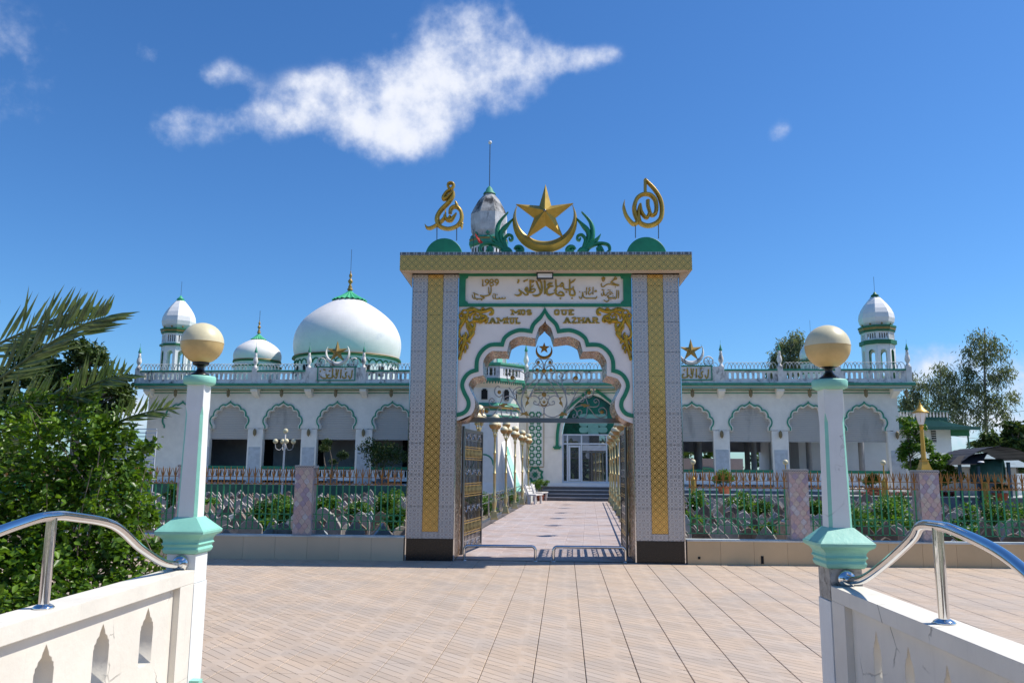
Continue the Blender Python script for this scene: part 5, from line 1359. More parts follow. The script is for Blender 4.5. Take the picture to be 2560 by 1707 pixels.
# ---------------- domes
def rib_cap(par, c, r, z0, z1, m, n=20):
    mb = MB(); vs = []; K = n*2
    for j in range(5):
        t = j/4; rr = r*(1-t)**1.25*.93+r*.07; zz = z0+(z1-z0)*t
        for i in range(K):
            q = 2*pi*i/K; f = 1+(.06 if i % 2 else -.02)*(1-t); vs.append((c[0]+rr*f*cos(q), c[1]+rr*f*sin(q), zz-(.0 if i % 2 else .05*r)*(1-t)))
    fs = [(j*K+i, j*K+(i+1) % K, (j+1)*K+(i+1) % K, (j+1)*K+i) for j in range(4) for i in range(K)]
    mb.add(vs, fs); return mb.build('ribbed_cap', m, par)
def dome(xc, yring, half, ytip, ycap, yfin, yrod, v, name_m, drum_arches, drum_px):
    u, zr = ML(xc, yring, v); p = MW(u, v); dist = (p-EYE).dot(ROT @ Vector((0, 0, -1))); k = dist/FPX
    R_ = half*k; Z = lambda y: ML(xc, y, v)[1]
    zt = Z(ytip); d = put('dome', None, mosque, loc=(u, v, 0)); H = zt-zr
    prof = [(R_*.955, zr+.0), (R_*.985, zr+H*.10), (R_, zr+H*.22), (R_*.985, zr+H*.35), (R_*.93, zr+H*.48), (R_*.83, zr+H*.61), (R_*.68, zr+H*.73), (R_*.50, zr+H*.84), (R_*.30, zr+H*.94), (R_*.20, zt)]
    prof = smooth(prof, 4)
    mb = MB(); mb.lathe(prof, 64); mb.build('dome_shell', name_m, d)
    rib_cap(d, (0, 0), R_*.32, zt-H*.035, Z(ycap), green_lit)
    zc, zf, zro = Z(ycap), Z(yfin), Z(yrod); h = zf-zc; s = h*.14
    mb = MB(); mb.lathe([(s*.95, zc), (s*1.0, zc+h*.06), (s*.6, zc+h*.12), (s*.75, zc+h*.16), (s*.4, zc+h*.26), (s*.35, zc+h*.32), (s*.8, zc+h*.40), (s*.85, zc+h*.46), (s*.5, zc+h*.54), (s*.25, zc+h*.60), (s*.55, zc+h*.70), (s*.5, zc+h*.78), (s*.2, zc+h*.84), (s*.22, zc+h*.9), (s*.06, zf)], 12); mb.build('finial', gold_dull, d)
    mb = MB(); mb.tube([(0, 0, zf-.05), (0, 0, zro)], .018, 5); mb.build('rod', steel_dk, d)
    mb = MB(); mb.lathe([(R_*.96, zr-.10), (R_*1.01, zr-.08), (R_*1.01, zr-.02), (R_*.955, zr+.02)], 64); mb.build('drum_band', green_dk, d)
    mb = MB(); mb.lathe([(R_*.95, zr+.021), (R_*1.0, zr+.03), (R_*1.0, zr+.07), (R_*.965, zr+.085)], 64); mb.build('drum_bead', gold_dull, d)
    mb = MB(); zd = zr-drum_px*k; mb.lathe([(R_*.95, ZC), (R_*.95, zr-.10)], 64); mb.build('drum', white_clean, d)
    if drum_arches:
        n = drum_arches; rr = R_*.95+.03; mb = MB(); w_ = 2*pi/n; hh = R_*w_*.5
        for i in range(n):
            a = w_*i; P = []
            for q in [pi*j/8 for j in range(9)]:
                aa = a+cos(q)*w_*.5; P.append((rr*cos(aa), rr*sin(aa), zr-.32-hh+hh*sin(q)*1.05))
            mb.tube(P, .05, 4, caps=False)
        mb.build('drum_scallops', green_dk, d)
        wn = MB(); rr = R_*.95
        for i in range(0, n, 2):
            a = w_*(i+.25); M = Matrix.Rotation(a, 4, 'Z'); wn2 = MB(); wn2.box(rr-.02, rr+.02, -.24, .24, zr-1.45, zr-.72, M); wn2.build('drum_window', hole, d)
    else:
        mb = MB(); z2 = zr-.36; mb.lathe([(R_*.96, z2-.10), (R_*1.03, z2-.08), (R_*1.03, z2), (R_*.96, z2+.02)], 64); mb.build('drum_band', green_dk, d)
    return d
dome(868, 900, 136, 746, 726, 676, 624, 11, dome_tile, 40, 30)
dome(643, 905, 59.5, 847, 833, 799, 777, 10, white_dome, 0, 20)
# ---------------- octagonal corner towers
def oct_pts(R_, z): return [(R_*cos(pi/8+pi/4*i), R_*sin(pi/8+pi/4*i), z) for i in range(8)]
def onion(par, R_, z0, z1, m, prof=None):
    H = z1-z0; prof = prof or [(.80, 0), (.95, .12), (1.0, .25), (.96, .40), (.84, .55), (.66, .70), (.45, .84), (.26, .95), (.16, 1.0)]
    mb = MB(); mb.lathe([(R_/.924*a, z0+H*b) for a, b in prof], 8, rot=pi/8, smooth=False); return mb.build('onion_cap', m, par)
def tower(xc, y, half, ys, v, par, label_=None):
    """ys: tip, onion base, cornice bottom, band top, band bottom, arch bottom, rod top"""
    u = ML(xc, ys[2], v)[0]; p = MW(u, v); k = (p-EYE).dot(ROT @ Vector((0, 0, -1)))/FPX; R_ = half*k; Z = lambda yy: ML(xc, yy, v)[1]
    t = put('corner_tower', None, par, loc=(u, v, 0)); zt, zo, zc, zb0, zb1, za, zr = [Z(q) for q in ys]
    onion(t, R_, zo, zt, white_clean)
    mb = MB(); mb.lathe([(R_*.24, zt-.16), (R_*.30, zt-.08), (R_*.2, zt-.02), (R_*.26, zt+.02), (R_*.12, zt+.12), (R_*.05, zt+.24), (0, zt+.26)], 12); mb.build('green_tip', green_lit if xc < 1000 else green_dk, t)
    mb = MB(); mb.tube([(0, 0, zt+.2), (0, 0, zr)], .012, 4); mb.build('rod', steel_dk, t)
    Rr = R_/.924; w = R_*.93/.924
    for k2 in range(8):
        a = pi/4*k2; mb = MB(); mb.lathe([(0, -.07), (.07, 0), (0, .09)], 6, c=(Rr*.82*cos(a), Rr*.82*sin(a), zo+.10)); mb.build('knob', gold_dull, t)
    def ring(nm, z0, z1, f, m): mb = MB(); mb.lathe([(w*f, z0), (w*f, z1)], 8, rot=pi/8, smooth=False); mb.build(nm, m, t)
    h = zo-zc; ring('cornice_band', zo-h*.30, zo, 1.13, green_dk); ring('cornice_gold', zo-h*.68, zo-h*.302, 1.09, gold_dull); ring('cornice_band', zc, zo-h*.682, 1.05, green_dk)
    ring('belt', zb1, zb0, 1.10, green_dk)
    zf = ZC; side = 2*w*.97*sin(pi/8)
    # lantern storey walls with slotted vents
    for k2 in range(8):
        a = pi/4*k2; ap = w*.97*cos(pi/8); M = Matrix.Rotation(a+pi/2, 4, 'Z') @ Matrix.Translation((0, -ap, 0))
        hs = side/2+.02; m_ = zc-zb0
        sl = [[(-.27+.18*j, zb0+m_*.18), (-.17+.18*j, zb0+m_*.18), (-.17+.18*j, zb0+m_*.80), (-.27+.18*j, zb0+m_*.80)] for j in range(4)]
        sl = [[(x*side/.92, z) for x, z in s_] for s_ in sl]
        me = plate('vent_wall', [[(-hs, zb0), (hs, zb0), (hs, zc), (-hs, zc)]]+sl, .0, .08, white_clean, False); me.transform(M); put('vent_wall', me, t)
        aw = side*.52; ah = zb1-.35-(za); x0 = -aw/2
        hole2 = [(-aw/2, zf+.02), (aw/2, zf+.02), (aw/2, zb1-.30-aw/2)]+[(aw/2*cos(q), zb1-.30-aw/2+aw/2*sin(q)) for q in [pi*j/8 for j in range(1, 8)]]+[(-aw/2, zb1-.30-aw/2)]
        me = plate('arch_wall', [[(-hs, zf), (hs, zf), (hs, zb1), (-hs, zb1)], hole2], .0, .22, white_clean, False); me.transform(M); put('arch_wall', me, t)
        P = [(x, -.006, z) for x, z in hole2[2:]]+[]
        if k2 % 2 == 1:
            g = MB(); q2 = hole2[1:]+[(-aw/2, zf+.02)]
            g.add([(x*.985, .012, z) for x, z in q2]+[(x*.985, .20, z) for x, z in q2], [(i, i+1, i+1+len(q2), i+len(q2)) for i in range(len(q2)-1)])
            me = g.mesh('arch_lining', green_dk); me.transform(M); put('arch_lining', me, t)
    mb = MB(); mb.lathe([(w*.9, zb1-.02), (w*.9, zb0)], 8, rot=pi/8, smooth=False); mb.build('floor', white_clean, t)
    mb = MB(); mb.lathe([(w*.5, zb0), (w*.5, zc)], 8, rot=pi/8, smooth=False); mb.build('core', inner_dk, t)
    return t
tower(445, 800, 38.2, (749, 825, 837, 863, 868, 900, 704), 1.6, mosque)
tower(2193, 800, 40.3, (740, 818, 833, 854, 864, 900, 692), 1.6, mosque)
tower(2030, 900, 27.5, (848, 902, 911, 930, 936, 960, 800), 16, mosque)
# ---------------- terraces in front of the arcades
def slab(name, u0, u1, v0, v1, z0, z1, m):
    mb = MB(); vs = [MW(u, v, z) for z in (z0, z1) for v in (v0, v1) for u in (u0, u1)]
    mb.add(vs, [(0, 2, 3, 1), (4, 5, 7, 6), (0, 1, 5, 4), (2, 6, 7, 3), (0, 4, 6, 2), (1, 3, 7, 5)]); o = mb.build(name, m); o['kind'] = 'structure'; return o
slab('terrace_wall', 3.2, 30, -5.6, -5.4, -.1, .50, grey_wall); slab('terrace_cap', 3.2, 30, -5.66, -5.34, .502, .55, coping_l); slab('terrace', 3.2, 30, -5.4, 16, -.1, .45, coping_l)
slab('terrace_ledge', 2.9, UR+.1, -1.0, -.1, .452, .62, grey_wall); slab('terrace_ledge_cap', 2.9, UR+.1, -1.05, -.102, .622, .70, white_stained)
slab('terrace_wall', -34, -6.2, -4.6, -4.4, -.1, .78, teal_wall); slab('terrace', -34, -3.2, -4.4, 16, -.1, .5, coping_l)
slab('terrace_ledge', UL-.1, -6.5, -1.0, -.1, .502, .66, inner); slab('terrace_ledge_cap', UL-.1, -6.5, -1.05, -.102, .662, .74, white_stained)

# ================================================================ minaret
MV = -3.0
mu0, _ = ML(1217, 1000, MV); mc = MW(mu0, MV); kM = (mc-EYE).dot(ROT @ Vector((0, 0, -1)))/FPX
mina = empty('minaret', mc, -MTH+radians(2.0), 'tall soot stained minaret rising behind the gate, left of the portal', 'minaret')
MZ = lambda y: ML(1217, y, MV)[1]
def mring(nm, prof, m, smooth_=False): mb = MB(); mb.lathe([(r/.924*kM, z) for r, z in prof], 8, rot=pi/8, smooth=smooth_); return mb.build(nm, m, mina)
zg = MZ(606); zon = MZ(600); ztp = MZ(482)
mring('onion_lower', [(38, zon), (45, zon+.35), (46.5, zon+.75), (46.5, MZ(541))], white_mildew)
mring('onion_upper', [(46.6, MZ(541)), (38, MZ(523)), (27, MZ(504)), (14, MZ(489)), (10, ztp)], onion_black)
mb = MB(); mb.lathe([(17*kM, ztp-.10), (16*kM, ztp-.04), (11*kM, ztp+.06), (8*kM, MZ(472)), (4*kM, MZ(468)), (1, MZ(466)) if False else (2*kM, MZ(466))], 14); mb.build('green_tip', green_b, mina)
mb = MB(); mb.tube([(0, 0, MZ(470)), (0, 0, MZ(360))], .03, 6); mb.build('mast', steel_dk, mina)
mb = MB(); mb.lathe([(0, -.11), (.08, -.08), (.11, 0), (.08, .08), (0, .11)], 12, c=(0, 0, MZ(357))); mb.build('ball', white_clean, mina)
mring('gallery_cornice', [(46, MZ(622)), (50, MZ(618)), (50, MZ(610))], green_b); mring('gallery_gold', [(49, MZ(610)+.002), (49, MZ(605))], gold_dull); mring('gallery_cornice', [(50, MZ(605)+.002), (47, MZ(600)), (38, MZ(599))], green_b)
for k2 in range(8):
    a = pi/4*k2; mb = MB(); mb.lathe([(0, -.12), (.13, 0), (0, .14)], 8, c=(44*kM*cos(a), 44*kM*sin(a), MZ(593))); mb.build('knob', green_b, mina)
mring('upper_storey', [(44, MZ(650)), (44, MZ(622)-.002)], white_clean)
mring('belt', [(48, MZ(655)), (48, MZ(650)-.002)], green_b)
mring('shaft', [(48, MZ(930)), (43, MZ(655)-.002)], white_mildew)
for k2 in range(8):
    a = pi/4*k2; M = Matrix.Rotation(a+pi/2, 4, 'Z'); ap = 44*kM
    for j in (-1, 0, 1):
        mb = MB(); mb.box(-.05+.24*j, .05+.24*j, -ap-.012, -ap+.01, MZ(646), MZ(627), M); mb.build('vent_slot', hole, mina)
    ap2 = 46*kM; mb = MB(); mb.box(-.17, .17, -ap2-.07, -ap2+.1, MZ(915), MZ(690), M); mb.build('mint_panel', mint_light, mina)
# balcony
zb0, zb1 = MZ(962), MZ(925)
mring('balcony_soffit', [(76, MZ(975)), (84, MZ(969)), (94, zb0)], white); mring('balcony_edge', [(97, zb0+.002), (97, zb0+.16)], green_b); mring('balcony_floor', [(96, zb0+.16), (1, zb0+.17)], white)
mring('balcony_rail', [(96, zb1-.02), (98, zb1+.06), (97, zb1+.16), (93, zb1+.17)], green_b)
Rb = 94*kM/.924; side = 2*Rb*sin(pi/8); ap = Rb*cos(pi/8)
balu = MB(); balu.lathe([(.04, 0), (.05, .06), (.03, .14), (.055, .26), (.035, .40), (.05, .52), (.04, .58)], 8); 
for k2 in range(8):
    M = Matrix.Rotation(pi/4*k2+pi/2, 4, 'Z') @ Matrix.Translation((0, -ap, 0)); hs = side/2; z0, z1 = zb0+.17, zb1-.02; q = side*.36
    me = plate('balcony_panel', [[(-hs, z0), (hs, z0), (hs, z1), (-hs, z1)], [(-q, z0+.13), (q, z0+.13), (q, z1-.10), (-q, z1-.10)]], 0, .10, white_mildew if k2 in (5, 6) else white_clean, False); me.transform(M); put('balcony_panel', me, mina)
    h2 = z1-z0-.23; b_ = MB()
    for j in range(5): b_.lathe([(r, z0+.13+z/.58*h2) for r, z in [(.04, 0), (.055, .06), (.03, .14), (.06, .26), (.035, .40), (.055, .52), (.04, .58)]], 8, c=(-q+2*q*(j+.5)/5, .05, 0))
    me = b_.mesh('baluster', white_clean); me.transform(M); put('baluster', me, mina)
    s_ = MB(); nn = 11
    for j in range(nn): x = -hs+side*(j+.5)/nn; s_.add([(x-.06, -.02, z0-.18), (x+.06, -.02, z0-.18), (x, -.02, z0-.32), (x-.06, .03, z0-.18), (x+.06, .03, z0-.18), (x, .03, z0-.32)], [(0, 1, 2), (5, 4, 3), (0, 2, 5, 3), (2, 1, 4, 5)])
    me = s_.mesh('fringe', green_b); me.transform(M); put('fringe', me, mina)
mring('body', [(73, MZ(1014)), (74, MZ(1000)), (75, MZ(975)-.002)], white)
mring('ring_moulding', [(79, MZ(1031)), (81, MZ(1030)), (81, MZ(1027)+.0)], green_b); mring('ring_gold', [(83, MZ(1027)+.002), (83, MZ(1021))], gold_dull); mring('ring_moulding', [(84, MZ(1021)+.002), (80, MZ(1015)), (75, MZ(1012))], green_b)
mring('lower_drum', [(79, MZ(1042)), (79, MZ(1031)-.002)], white); mring('ring_moulding', [(82, MZ(1047)), (82, MZ(1042)-.002)], green_b)
mring('flared_base', [(97, .45), (90, 1.0), (82, MZ(1090)), (80, MZ(1047)-.002)], white)
for k2 in range(8):
    M = Matrix.Rotation(pi/4*k2+pi/2, 4, 'Z'); a0 = 75*kM
    mb = MB(); mb.box(-.16, .16, -a0-.03, -a0+.05, MZ(1004), MZ(982), M); mb.box(-.10, .10, -a0-.03, -a0+.05, MZ(982)+.002, MZ(979), M); mb.build('slit_window', hole, mina)
    if k2 in (7, 0): continue
    pts = [(.52*cos(q), 1.95+.40*sin(q)*1.2) for q in [pi*j/10 for j in range(11)]]
    mb = MB(); P = [M @ Vector((x, -(86-(z-1.0)*3.0)*kM-.05, z)) for x, z in ([(.66, 1.72)]+pts[0:]+[(-.66, 1.72)])]
    mb.tube(P, .055, 5); mb.build('niche_moulding', green_b, mina)
# buttress fin on the right, pale with a mint stripe
for ang in (-51, 39):
    bt_ = put('buttress', None, mina, rot=(0, 0, radians(ang)))
    prof = [(1.4, .4), (3.02, .4), (2.78, 1.0), (2.02, 2.4), (1.74, 3.3), (1.4, 3.4)]
    plate('fin', [prof], -.27, .27, white_clean, bt_)
    mb = MB(); P = [(2.96, .58), (2.795, 1.0), (2.035, 2.4), (1.90, 2.85)]
    vs = []
    for i, (x, z) in enumerate(P): h_ = (.15, .15, .13, .07)[i]; vs += [(x+.012, -h_, z+.006), (x+.012, h_, z+.006)]
    mb.add(vs, [(0, 1, 3, 2), (2, 3, 5, 4), (4, 5, 7, 6)]); mb.build('mint_stripe', mint_light, bt_)
flp = GT(1182, 586); fg = empty('flag', (flp.x-.0, GY+.15, TZ), 0, 'small red flag on a thin rod on the gate top', 'flag')
mb = MB(); mb.tube([(0, 0, 0), (0, 0, .62)], .006, 5); mb.build('rod', black, fg)
mb = MB(); mb.add([(0.02, 0, .55), (.12, .02, .42), (.20, -.01, .33), (.17, 0, .30), (.10, .02, .34), (.04, 0, .47)], [(0, 1, 2, 3, 4, 5), (5, 4, 3, 2, 1, 0)]); mb.build('cloth', flag_red, fg)
# ================================================================ path lamps, rails, bench, pots
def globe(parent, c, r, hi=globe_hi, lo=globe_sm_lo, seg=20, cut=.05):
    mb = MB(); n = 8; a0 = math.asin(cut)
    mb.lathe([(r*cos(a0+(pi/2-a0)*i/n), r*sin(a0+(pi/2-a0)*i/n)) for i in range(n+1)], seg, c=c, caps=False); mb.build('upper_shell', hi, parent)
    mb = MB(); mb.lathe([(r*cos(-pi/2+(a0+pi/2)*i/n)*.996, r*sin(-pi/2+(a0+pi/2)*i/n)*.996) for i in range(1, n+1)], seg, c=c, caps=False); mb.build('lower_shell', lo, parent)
def path_lamp(first, p, rz, label, grp):
    if first is not None:
        t = copy_tree(first); t.location = p; t.rotation_euler = (0, 0, rz); t['label'] = label; t['group'] = grp; return t
    t = empty('path_lamp', p, rz, label, 'lamp post', grp)
    mb = MB(); mb.frustum(0, 0, 0, .05, .12, .12, .12, .12); mb.frustum(0, 0, .05, .22, .10, .10, .075, .075); mb.frustum(0, 0, .22, .25, .09, .09, .085, .085); mb.build('foot', gold_pole, t)
    mb = MB(); mb.lathe([(.07, .25), (.045, .30), (.055, .36), (.08, .50), (.085, .56), (.055, .66), (.048, .70), (.062, .72), (.062, .75), (.044, .78), (.042, 1.40), (.056, 1.41), (.056, 1.45), (.040, 1.46), (.038, 2.05), (.052, 2.06), (.052, 2.10), (.036, 2.11), (.034, 2.58), (.05, 2.60), (.06, 2.66), (.045, 2.72)], 12); mb.build('pole', gold_pole, t)
    for k in range(2):
        a = -1.95+pi*k; c = (.155*cos(a), .155*sin(a), 2.98)
        b = put('branch', None, t); mb = MB(); mb.tube(smooth([(0, 0, 2.62), (.05*cos(a), .05*sin(a), 2.70), (.13*cos(a), .13*sin(a), 2.68), (.155*cos(a), .155*sin(a), 2.80)], 3), .016, 6)
        mb.lathe([(.02, 2.76), (.06, 2.80), (.05, 2.84)], 10, c=(c[0], c[1], 0)); mb.build('arm', gold_pole, b)
        globe(b, c, .148)
    b = put('branch', None, t); mb = MB(); mb.tube([(0, 0, 2.70), (0, 0, 3.04)], .02, 6); mb.build('arm', gold_pole, b); globe(b, (0, 0, 3.19), .148)
    return t
first = None; LY = [21.9, 25.75, 29.3, 32.9, 36.6, 40.3]
ordn = ['nearest', 'second', 'third', 'fourth', 'fifth', 'farthest']
for side, s in (('left', -2.12), ('right', 2.05)):
    for i, Y in enumerate(LY):
        p = PC(Y, s); p.z = .13 if side == 'left' else .1
        if side == 'left': p.x += .10
        t = path_lamp(first, p, (0, .1, -.1, .12, -.05, .08)[i], '%s of the gold globe lamps in the %s row along the path' % (ordn[i], side), 'gold globe lamps lining the path')
        if first is None: first = t
# five globe lamp on a white pole in front of the left arcade
px_ = ML(712, 1090, -5.2); q = MW(px_[0], -5.2)
fv = empty('globe_lamp_post', (q.x, q.y, 0), 0, 'white pole street lamp with five small globes before the left arcade', 'lamp post')
kk = (q-EYE).dot(ROT @ Vector((0, 0, -1)))/FPX; ztop = ML(720, 1078, -5.2)[1]
mb = MB(); mb.tube([(0, 0, 0), (.02, 0, ztop-.1)], [.055, .045], 8); mb.build('pole', white_stained, fv)
for k in range(5):
    if k == 4: c = (.03, 0, ztop+.02)
    else: a = k*pi/2+.5; c = (.46*cos(a), .46*sin(a), ztop-.52)
    b = put('branch', None, fv)
    if k < 4: mb = MB(); mb.tube(smooth([(.02, 0, ztop-.55), (c[0]*.4, c[1]*.4, ztop-.95), (c[0]*.9, c[1]*.9, ztop-.90), (c[0], c[1], ztop-.66)], 4), .018, 5); mb.build('arm', white_stained, b)
    globe(b, c, .13, globe_hi, globe_hi)
# ball bollards on yellow posts at right
for i, (x, y, lab) in enumerate(((1732.6, 1154, 'small ball lamp on a yellow post nearest the gate, right side'), (1963.7, 1155, 'small ball lamp on a yellow post behind the third tiled pillar'), (2208, 1156.5, 'small ball lamp on a yellow post left of the lantern pillar'))):
    vv = -5.8; u, z = ML(x, y, vv); q = MW(u, vv); t = empty('ball_lamp', (q.x, q.y, 0), 0, lab, 'lamp', 'ball lamps on yellow posts by the terrace wall')
    mb = MB(); mb.lathe([(.15, 0), (.15, 1.25), (.12, 1.30), (.07, 1.34), (.06, 1.42), (.035, 1.46), (.03, z-.12)], 12); mb.build('post', yellow_pole, t); globe(t, (0, 0, z), .13, globe_hi, globe_hi)
for i, (x, lab) in enumerate(((2462, 'plain yellow round post right of the lantern pillar'),)):
    u, z = ML(x, 1206, -5.9); q = MW(u, -5.9); t = empty('yellow_post', (q.x, q.y, 0), 0, lab, 'post'); mb = MB(); mb.lathe([(.14, 0), (.14, z), (.11, z+.02)], 12); mb.build('post_tube', yellow_pole, t); mb = MB(); mb.lathe([(.12, z-.0), (.16, z+.01), (.16, z+.04), (.02, z+.05)], 12); mb.build('post_cap', yellow_pole, t)
# stainless rails beside the path
def rail(s, Y0, Y1, label, n):
    t = empty('path_railing', PC((Y0+Y1)/2, s), 0, label, 'railing', 'stainless rails along the path'); o = t.location
    for z in (.86, .60):
        mb = MB(); mb.tube([PC(Y0, s)-o+Vector((0, 0, z)), PC(Y1, s)-o+Vector((0, 0, z))], .022 if z > .8 else .014, 8); mb.build('rail', steel, t)
    for k in range(n):
        p = PC(Y0+(Y1-Y0)*k/(n-1), s)-o; mb = MB(); mb.tube([(p.x, p.y, 0), (p.x, p.y, .86)], .028, 8); mb.build('post', steel, t)
rail(-2.40, 24, 41, 'low stainless rail along the left edge of the path', 6); rail(2.30, 18.5, 42.5, 'low stainless rail along the right edge of the path', 8)
# a concrete bench chair pair and a bonsai in a red pot
def bench(x, y, rz, label):
    t = empty('concrete_bench', (x, y, 0), rz, label, 'bench', 'pale concrete benches by the path')
    mb = MB(); M = Matrix.Rotation(radians(-14), 4, 'X')
    for k in range(3): mb.box(-.62, .62, -.025, .025, .05+.15*k, .17+.15*k, Matrix.Translation((0, .26, .42)) @ M)
    mb.build('backrest', white_conc, t)
    mb = MB(); mb.box(-.62, .62, -.24, .20, .42, .48); mb.build('seat', white_conc, t)
    for s in (-1, 1):
        mb = MB(); mb.box(s*.5-.05, s*.5+.05, -.20, -.10, 0, .42); mb.build('leg', white_conc, t)
        mb = MB(); mb.add([(s*.5+dx_, y_, z) for dx_ in (-.05, .05) for y_, z in ((.06, 0), (.20, 0), (.24, .46), (.42, .92), (.34, .94), (.12, .42))], [(0, 1, 2, 3, 4, 5), (11, 10, 9, 8, 7, 6)]+[(i, i+6, (i+1) % 6+6, (i+1) % 6) for i in range(6)]); mb.build('leg', white_conc, t)
p1 = atZ(1340, 1259, 0); p2 = atZ(1350, 1254, 0)
bench(p1.x-.05, p1.y, -pi/2-.3+pi, 'nearer pale concrete bench at the end of the path'); bench(p2.x+.05, p2.y+1.2, -pi/2-.3+pi, 'farther pale concrete bench beside the red plant pot')
# ================================================================ foliage builders
import numpy as np
def leaves(name, pts, size, mat, parent=None, seed=1, aspect=.5, droop=0.0, up=.35, kind=None, jitter=.35, fold=.0):
    """one leaf (folded quad pair) at each point; pts is an N x 3 array"""
    rs = np.random.RandomState(seed); N = len(pts)
    d = rs.normal(size=(N, 3)); d[:, 2] = d[:, 2]*(1-droop)*.7-droop*1.6; d /= np.linalg.norm(d, axis=1)[:, None]
    n = rs.normal(size=(N, 3)); n[:, 2] = np.abs(n[:, 2])+up
    s = np.cross(d, n); s /= np.linalg.norm(s, axis=1)[:, None]; n = np.cross(s, d)
    L = size*(1+jitter*(rs.rand(N)*2-1)); W = L*aspect
    L = L[:, None]; W = W[:, None]
    a = pts; m = pts+d*L*.5; e = pts+d*L
    v = np.empty((N, 6, 3)); v[:, 0] = a; v[:, 1] = pts+d*L*.42+s*W*.5+n*W*.16; v[:, 2] = e-n*L*.08; v[:, 3] = pts+d*L*.42-s*W*.5+n*W*.16; v[:, 4] = pts+d*L*.75+s*W*.30+n*W*.06; v[:, 5] = pts+d*L*.75-s*W*.30+n*W*.06
    f = np.array([[0, 1, 4, 2], [0, 2, 5, 3]]); F = (np.arange(N)[:, None, None]*6+f[None]).reshape(-1, 4)
    me = bpy.data.meshes.new(name); me.vertices.add(N*6); me.vertices.foreach_set('co', v.reshape(-1).astype(np.float32))
    me.loops.add(F.size); me.loops.foreach_set('vertex_index', F.reshape(-1).astype(np.int32)); me.polygons.add(len(F))
    me.polygons.foreach_set('loop_start', (np.arange(len(F))*4).astype(np.int32)); me.polygons.foreach_set('loop_total', np.full(len(F), 4, np.int32))
    me.materials.append(mat); me.update(); me.validate()
    return put(name, me, parent, kind=kind)
def shell_pts(blobs, n, seed=1, inner=.55):
    """points near the surfaces of a set of ellipsoid blobs (x, y, z, rx, ry, rz)"""
    rs = np.random.RandomState(seed); B = np.array(blobs, float); w = (B[:, 3]*B[:, 5])**1.0; w /= w.sum()
    k = rs.choice(len(B), n, p=w); d = rs.normal(size=(n, 3)); d /= np.linalg.norm(d, axis=1)[:, None]
    r = inner+(1.05-inner)*rs.rand(n)**.6
    return B[k, :3]+d*r[:, None]*B[k, 3:6]
def limb(mb, a, b, r0, r1, bend=.1, n=5, rnd=random):
    a, b = Vector(a), Vector(b); off = Vector((rnd.uniform(-1, 1), rnd.uniform(-1, 1), rnd.uniform(-.3, .5)))*bend*(b-a).length
    P = [a.lerp(b, t/n)+off*sin(pi*t/n) for t in range(n+1)]
    mb.tube(P, [r0+(r1-r0)*t/n for t in range(n+1)], 6); return P
# ---------------- the leafy bush, lower left
random.seed(11)
def px_blob(x, y, r, Y, ry=.8):
    p = atY(x, y, Y); k = (Y-0)/FPX; return (p.x, p.y, p.z, r*k, r*k*ry, r*k)
bush = empty('bush', (-4.7, 9.2, 0), 0, 'big leafy green bush behind the left parapet', 'bush')
BB = [(60, 1180, 120, 9.0), (180, 1130, 115, 9.2), (270, 1155, 90, 9.4), (90, 1330, 150, 9.0), (230, 1300, 150, 9.1), (305, 1270, 85, 9.3), (150, 1450, 150, 8.8), (290, 1420, 110, 9.0),
      (170, 1040, 70, 9.6), (60, 1060, 80, 9.6), (345, 1190, 40, 9.6), (360, 1120, 22, 9.8), (30, 1480, 150, 8.6), (120, 1560, 150, 8.2), (300, 1500, 60, 8.6), (340, 1380, 55, 9.2), (355, 1290, 32, 9.4), (-60, 1250, 150, 9.2), (-40, 1450, 160, 9.0), (-150, 1350, 160, 9.0), (250, 1090, 60, 9.5)]
blobs = [px_blob(*b) for b in BB]
shell = shell_pts(blobs, 11000, 3, .45); inn = shell_pts(blobs, 3500, 4, .1)
tw = []
for k in range(110):
    b = blobs[random.randrange(len(blobs))]
    a = Vector(b[:3]); d = Vector((random.gauss(.15, 1), random.gauss(-.3, .8), abs(random.gauss(.6, .8)))).normalized()
    e_ = a+Vector((d.x*b[3], d.y*b[4], d.z*b[5]))*random.uniform(1.05, 1.6); tw.append((a, e_))
tp = []
for a, e_ in tw:
    for k in range(26): t = .55+.45*k/26; tp.append(tuple(a.lerp(e_, t)+Vector([random.gauss(0, .018) for _ in range(3)])))
pts = np.concatenate([shell, inn, np.array(tp)]); pts = pts[pts[:, 2] > .02]; pts[:, :] -= np.array(bush.location)
pts = pts[~((pts[:, 0]+bush.location.x > -2.75) & (pts[:, 1]+bush.location.y < 6.4))]
# 300 nearest outermost leaves are parts of their own
order = np.argsort(np.linalg.norm(pts+np.array(bush.location)-np.array(EYE), axis=1)+np.random.RandomState(2).rand(len(pts))*1.6)
near = pts[order[:300]]; rest = pts[order[300:]]
leaves('foliage', rest, .085, lf_bush, bush, 5, .60, .12, .5, 'stuff')
lm = MB(); lm.add([(0, 0, 0), (.021, .033, .006), (.013, .055, .003), (0, .078, -.004), (-.013, .055, .003), (-.021, .033, .006), (0, .035, 0)], [(0, 1, 6), (1, 2, 6), (2, 3, 6), (3, 4, 6), (4, 5, 6), (5, 0, 6)]); lme = lm.mesh('leaf', lf_bush)
for p in near: put('leaf', lme, bush, loc=tuple(p), rot=(random.gauss(0, .6), random.gauss(0, .6), random.uniform(0, 6.28)), sc=(random.uniform(.8, 1.15),)*3)
mb = MB()
for a, e_ in tw[:26]: limb(mb, Vector((-4.7+random.uniform(-.9, .9), 9.1, 0))-bush.location, e_-bush.location, .014, .003, .1)
mb.build('stem', bark, bush)
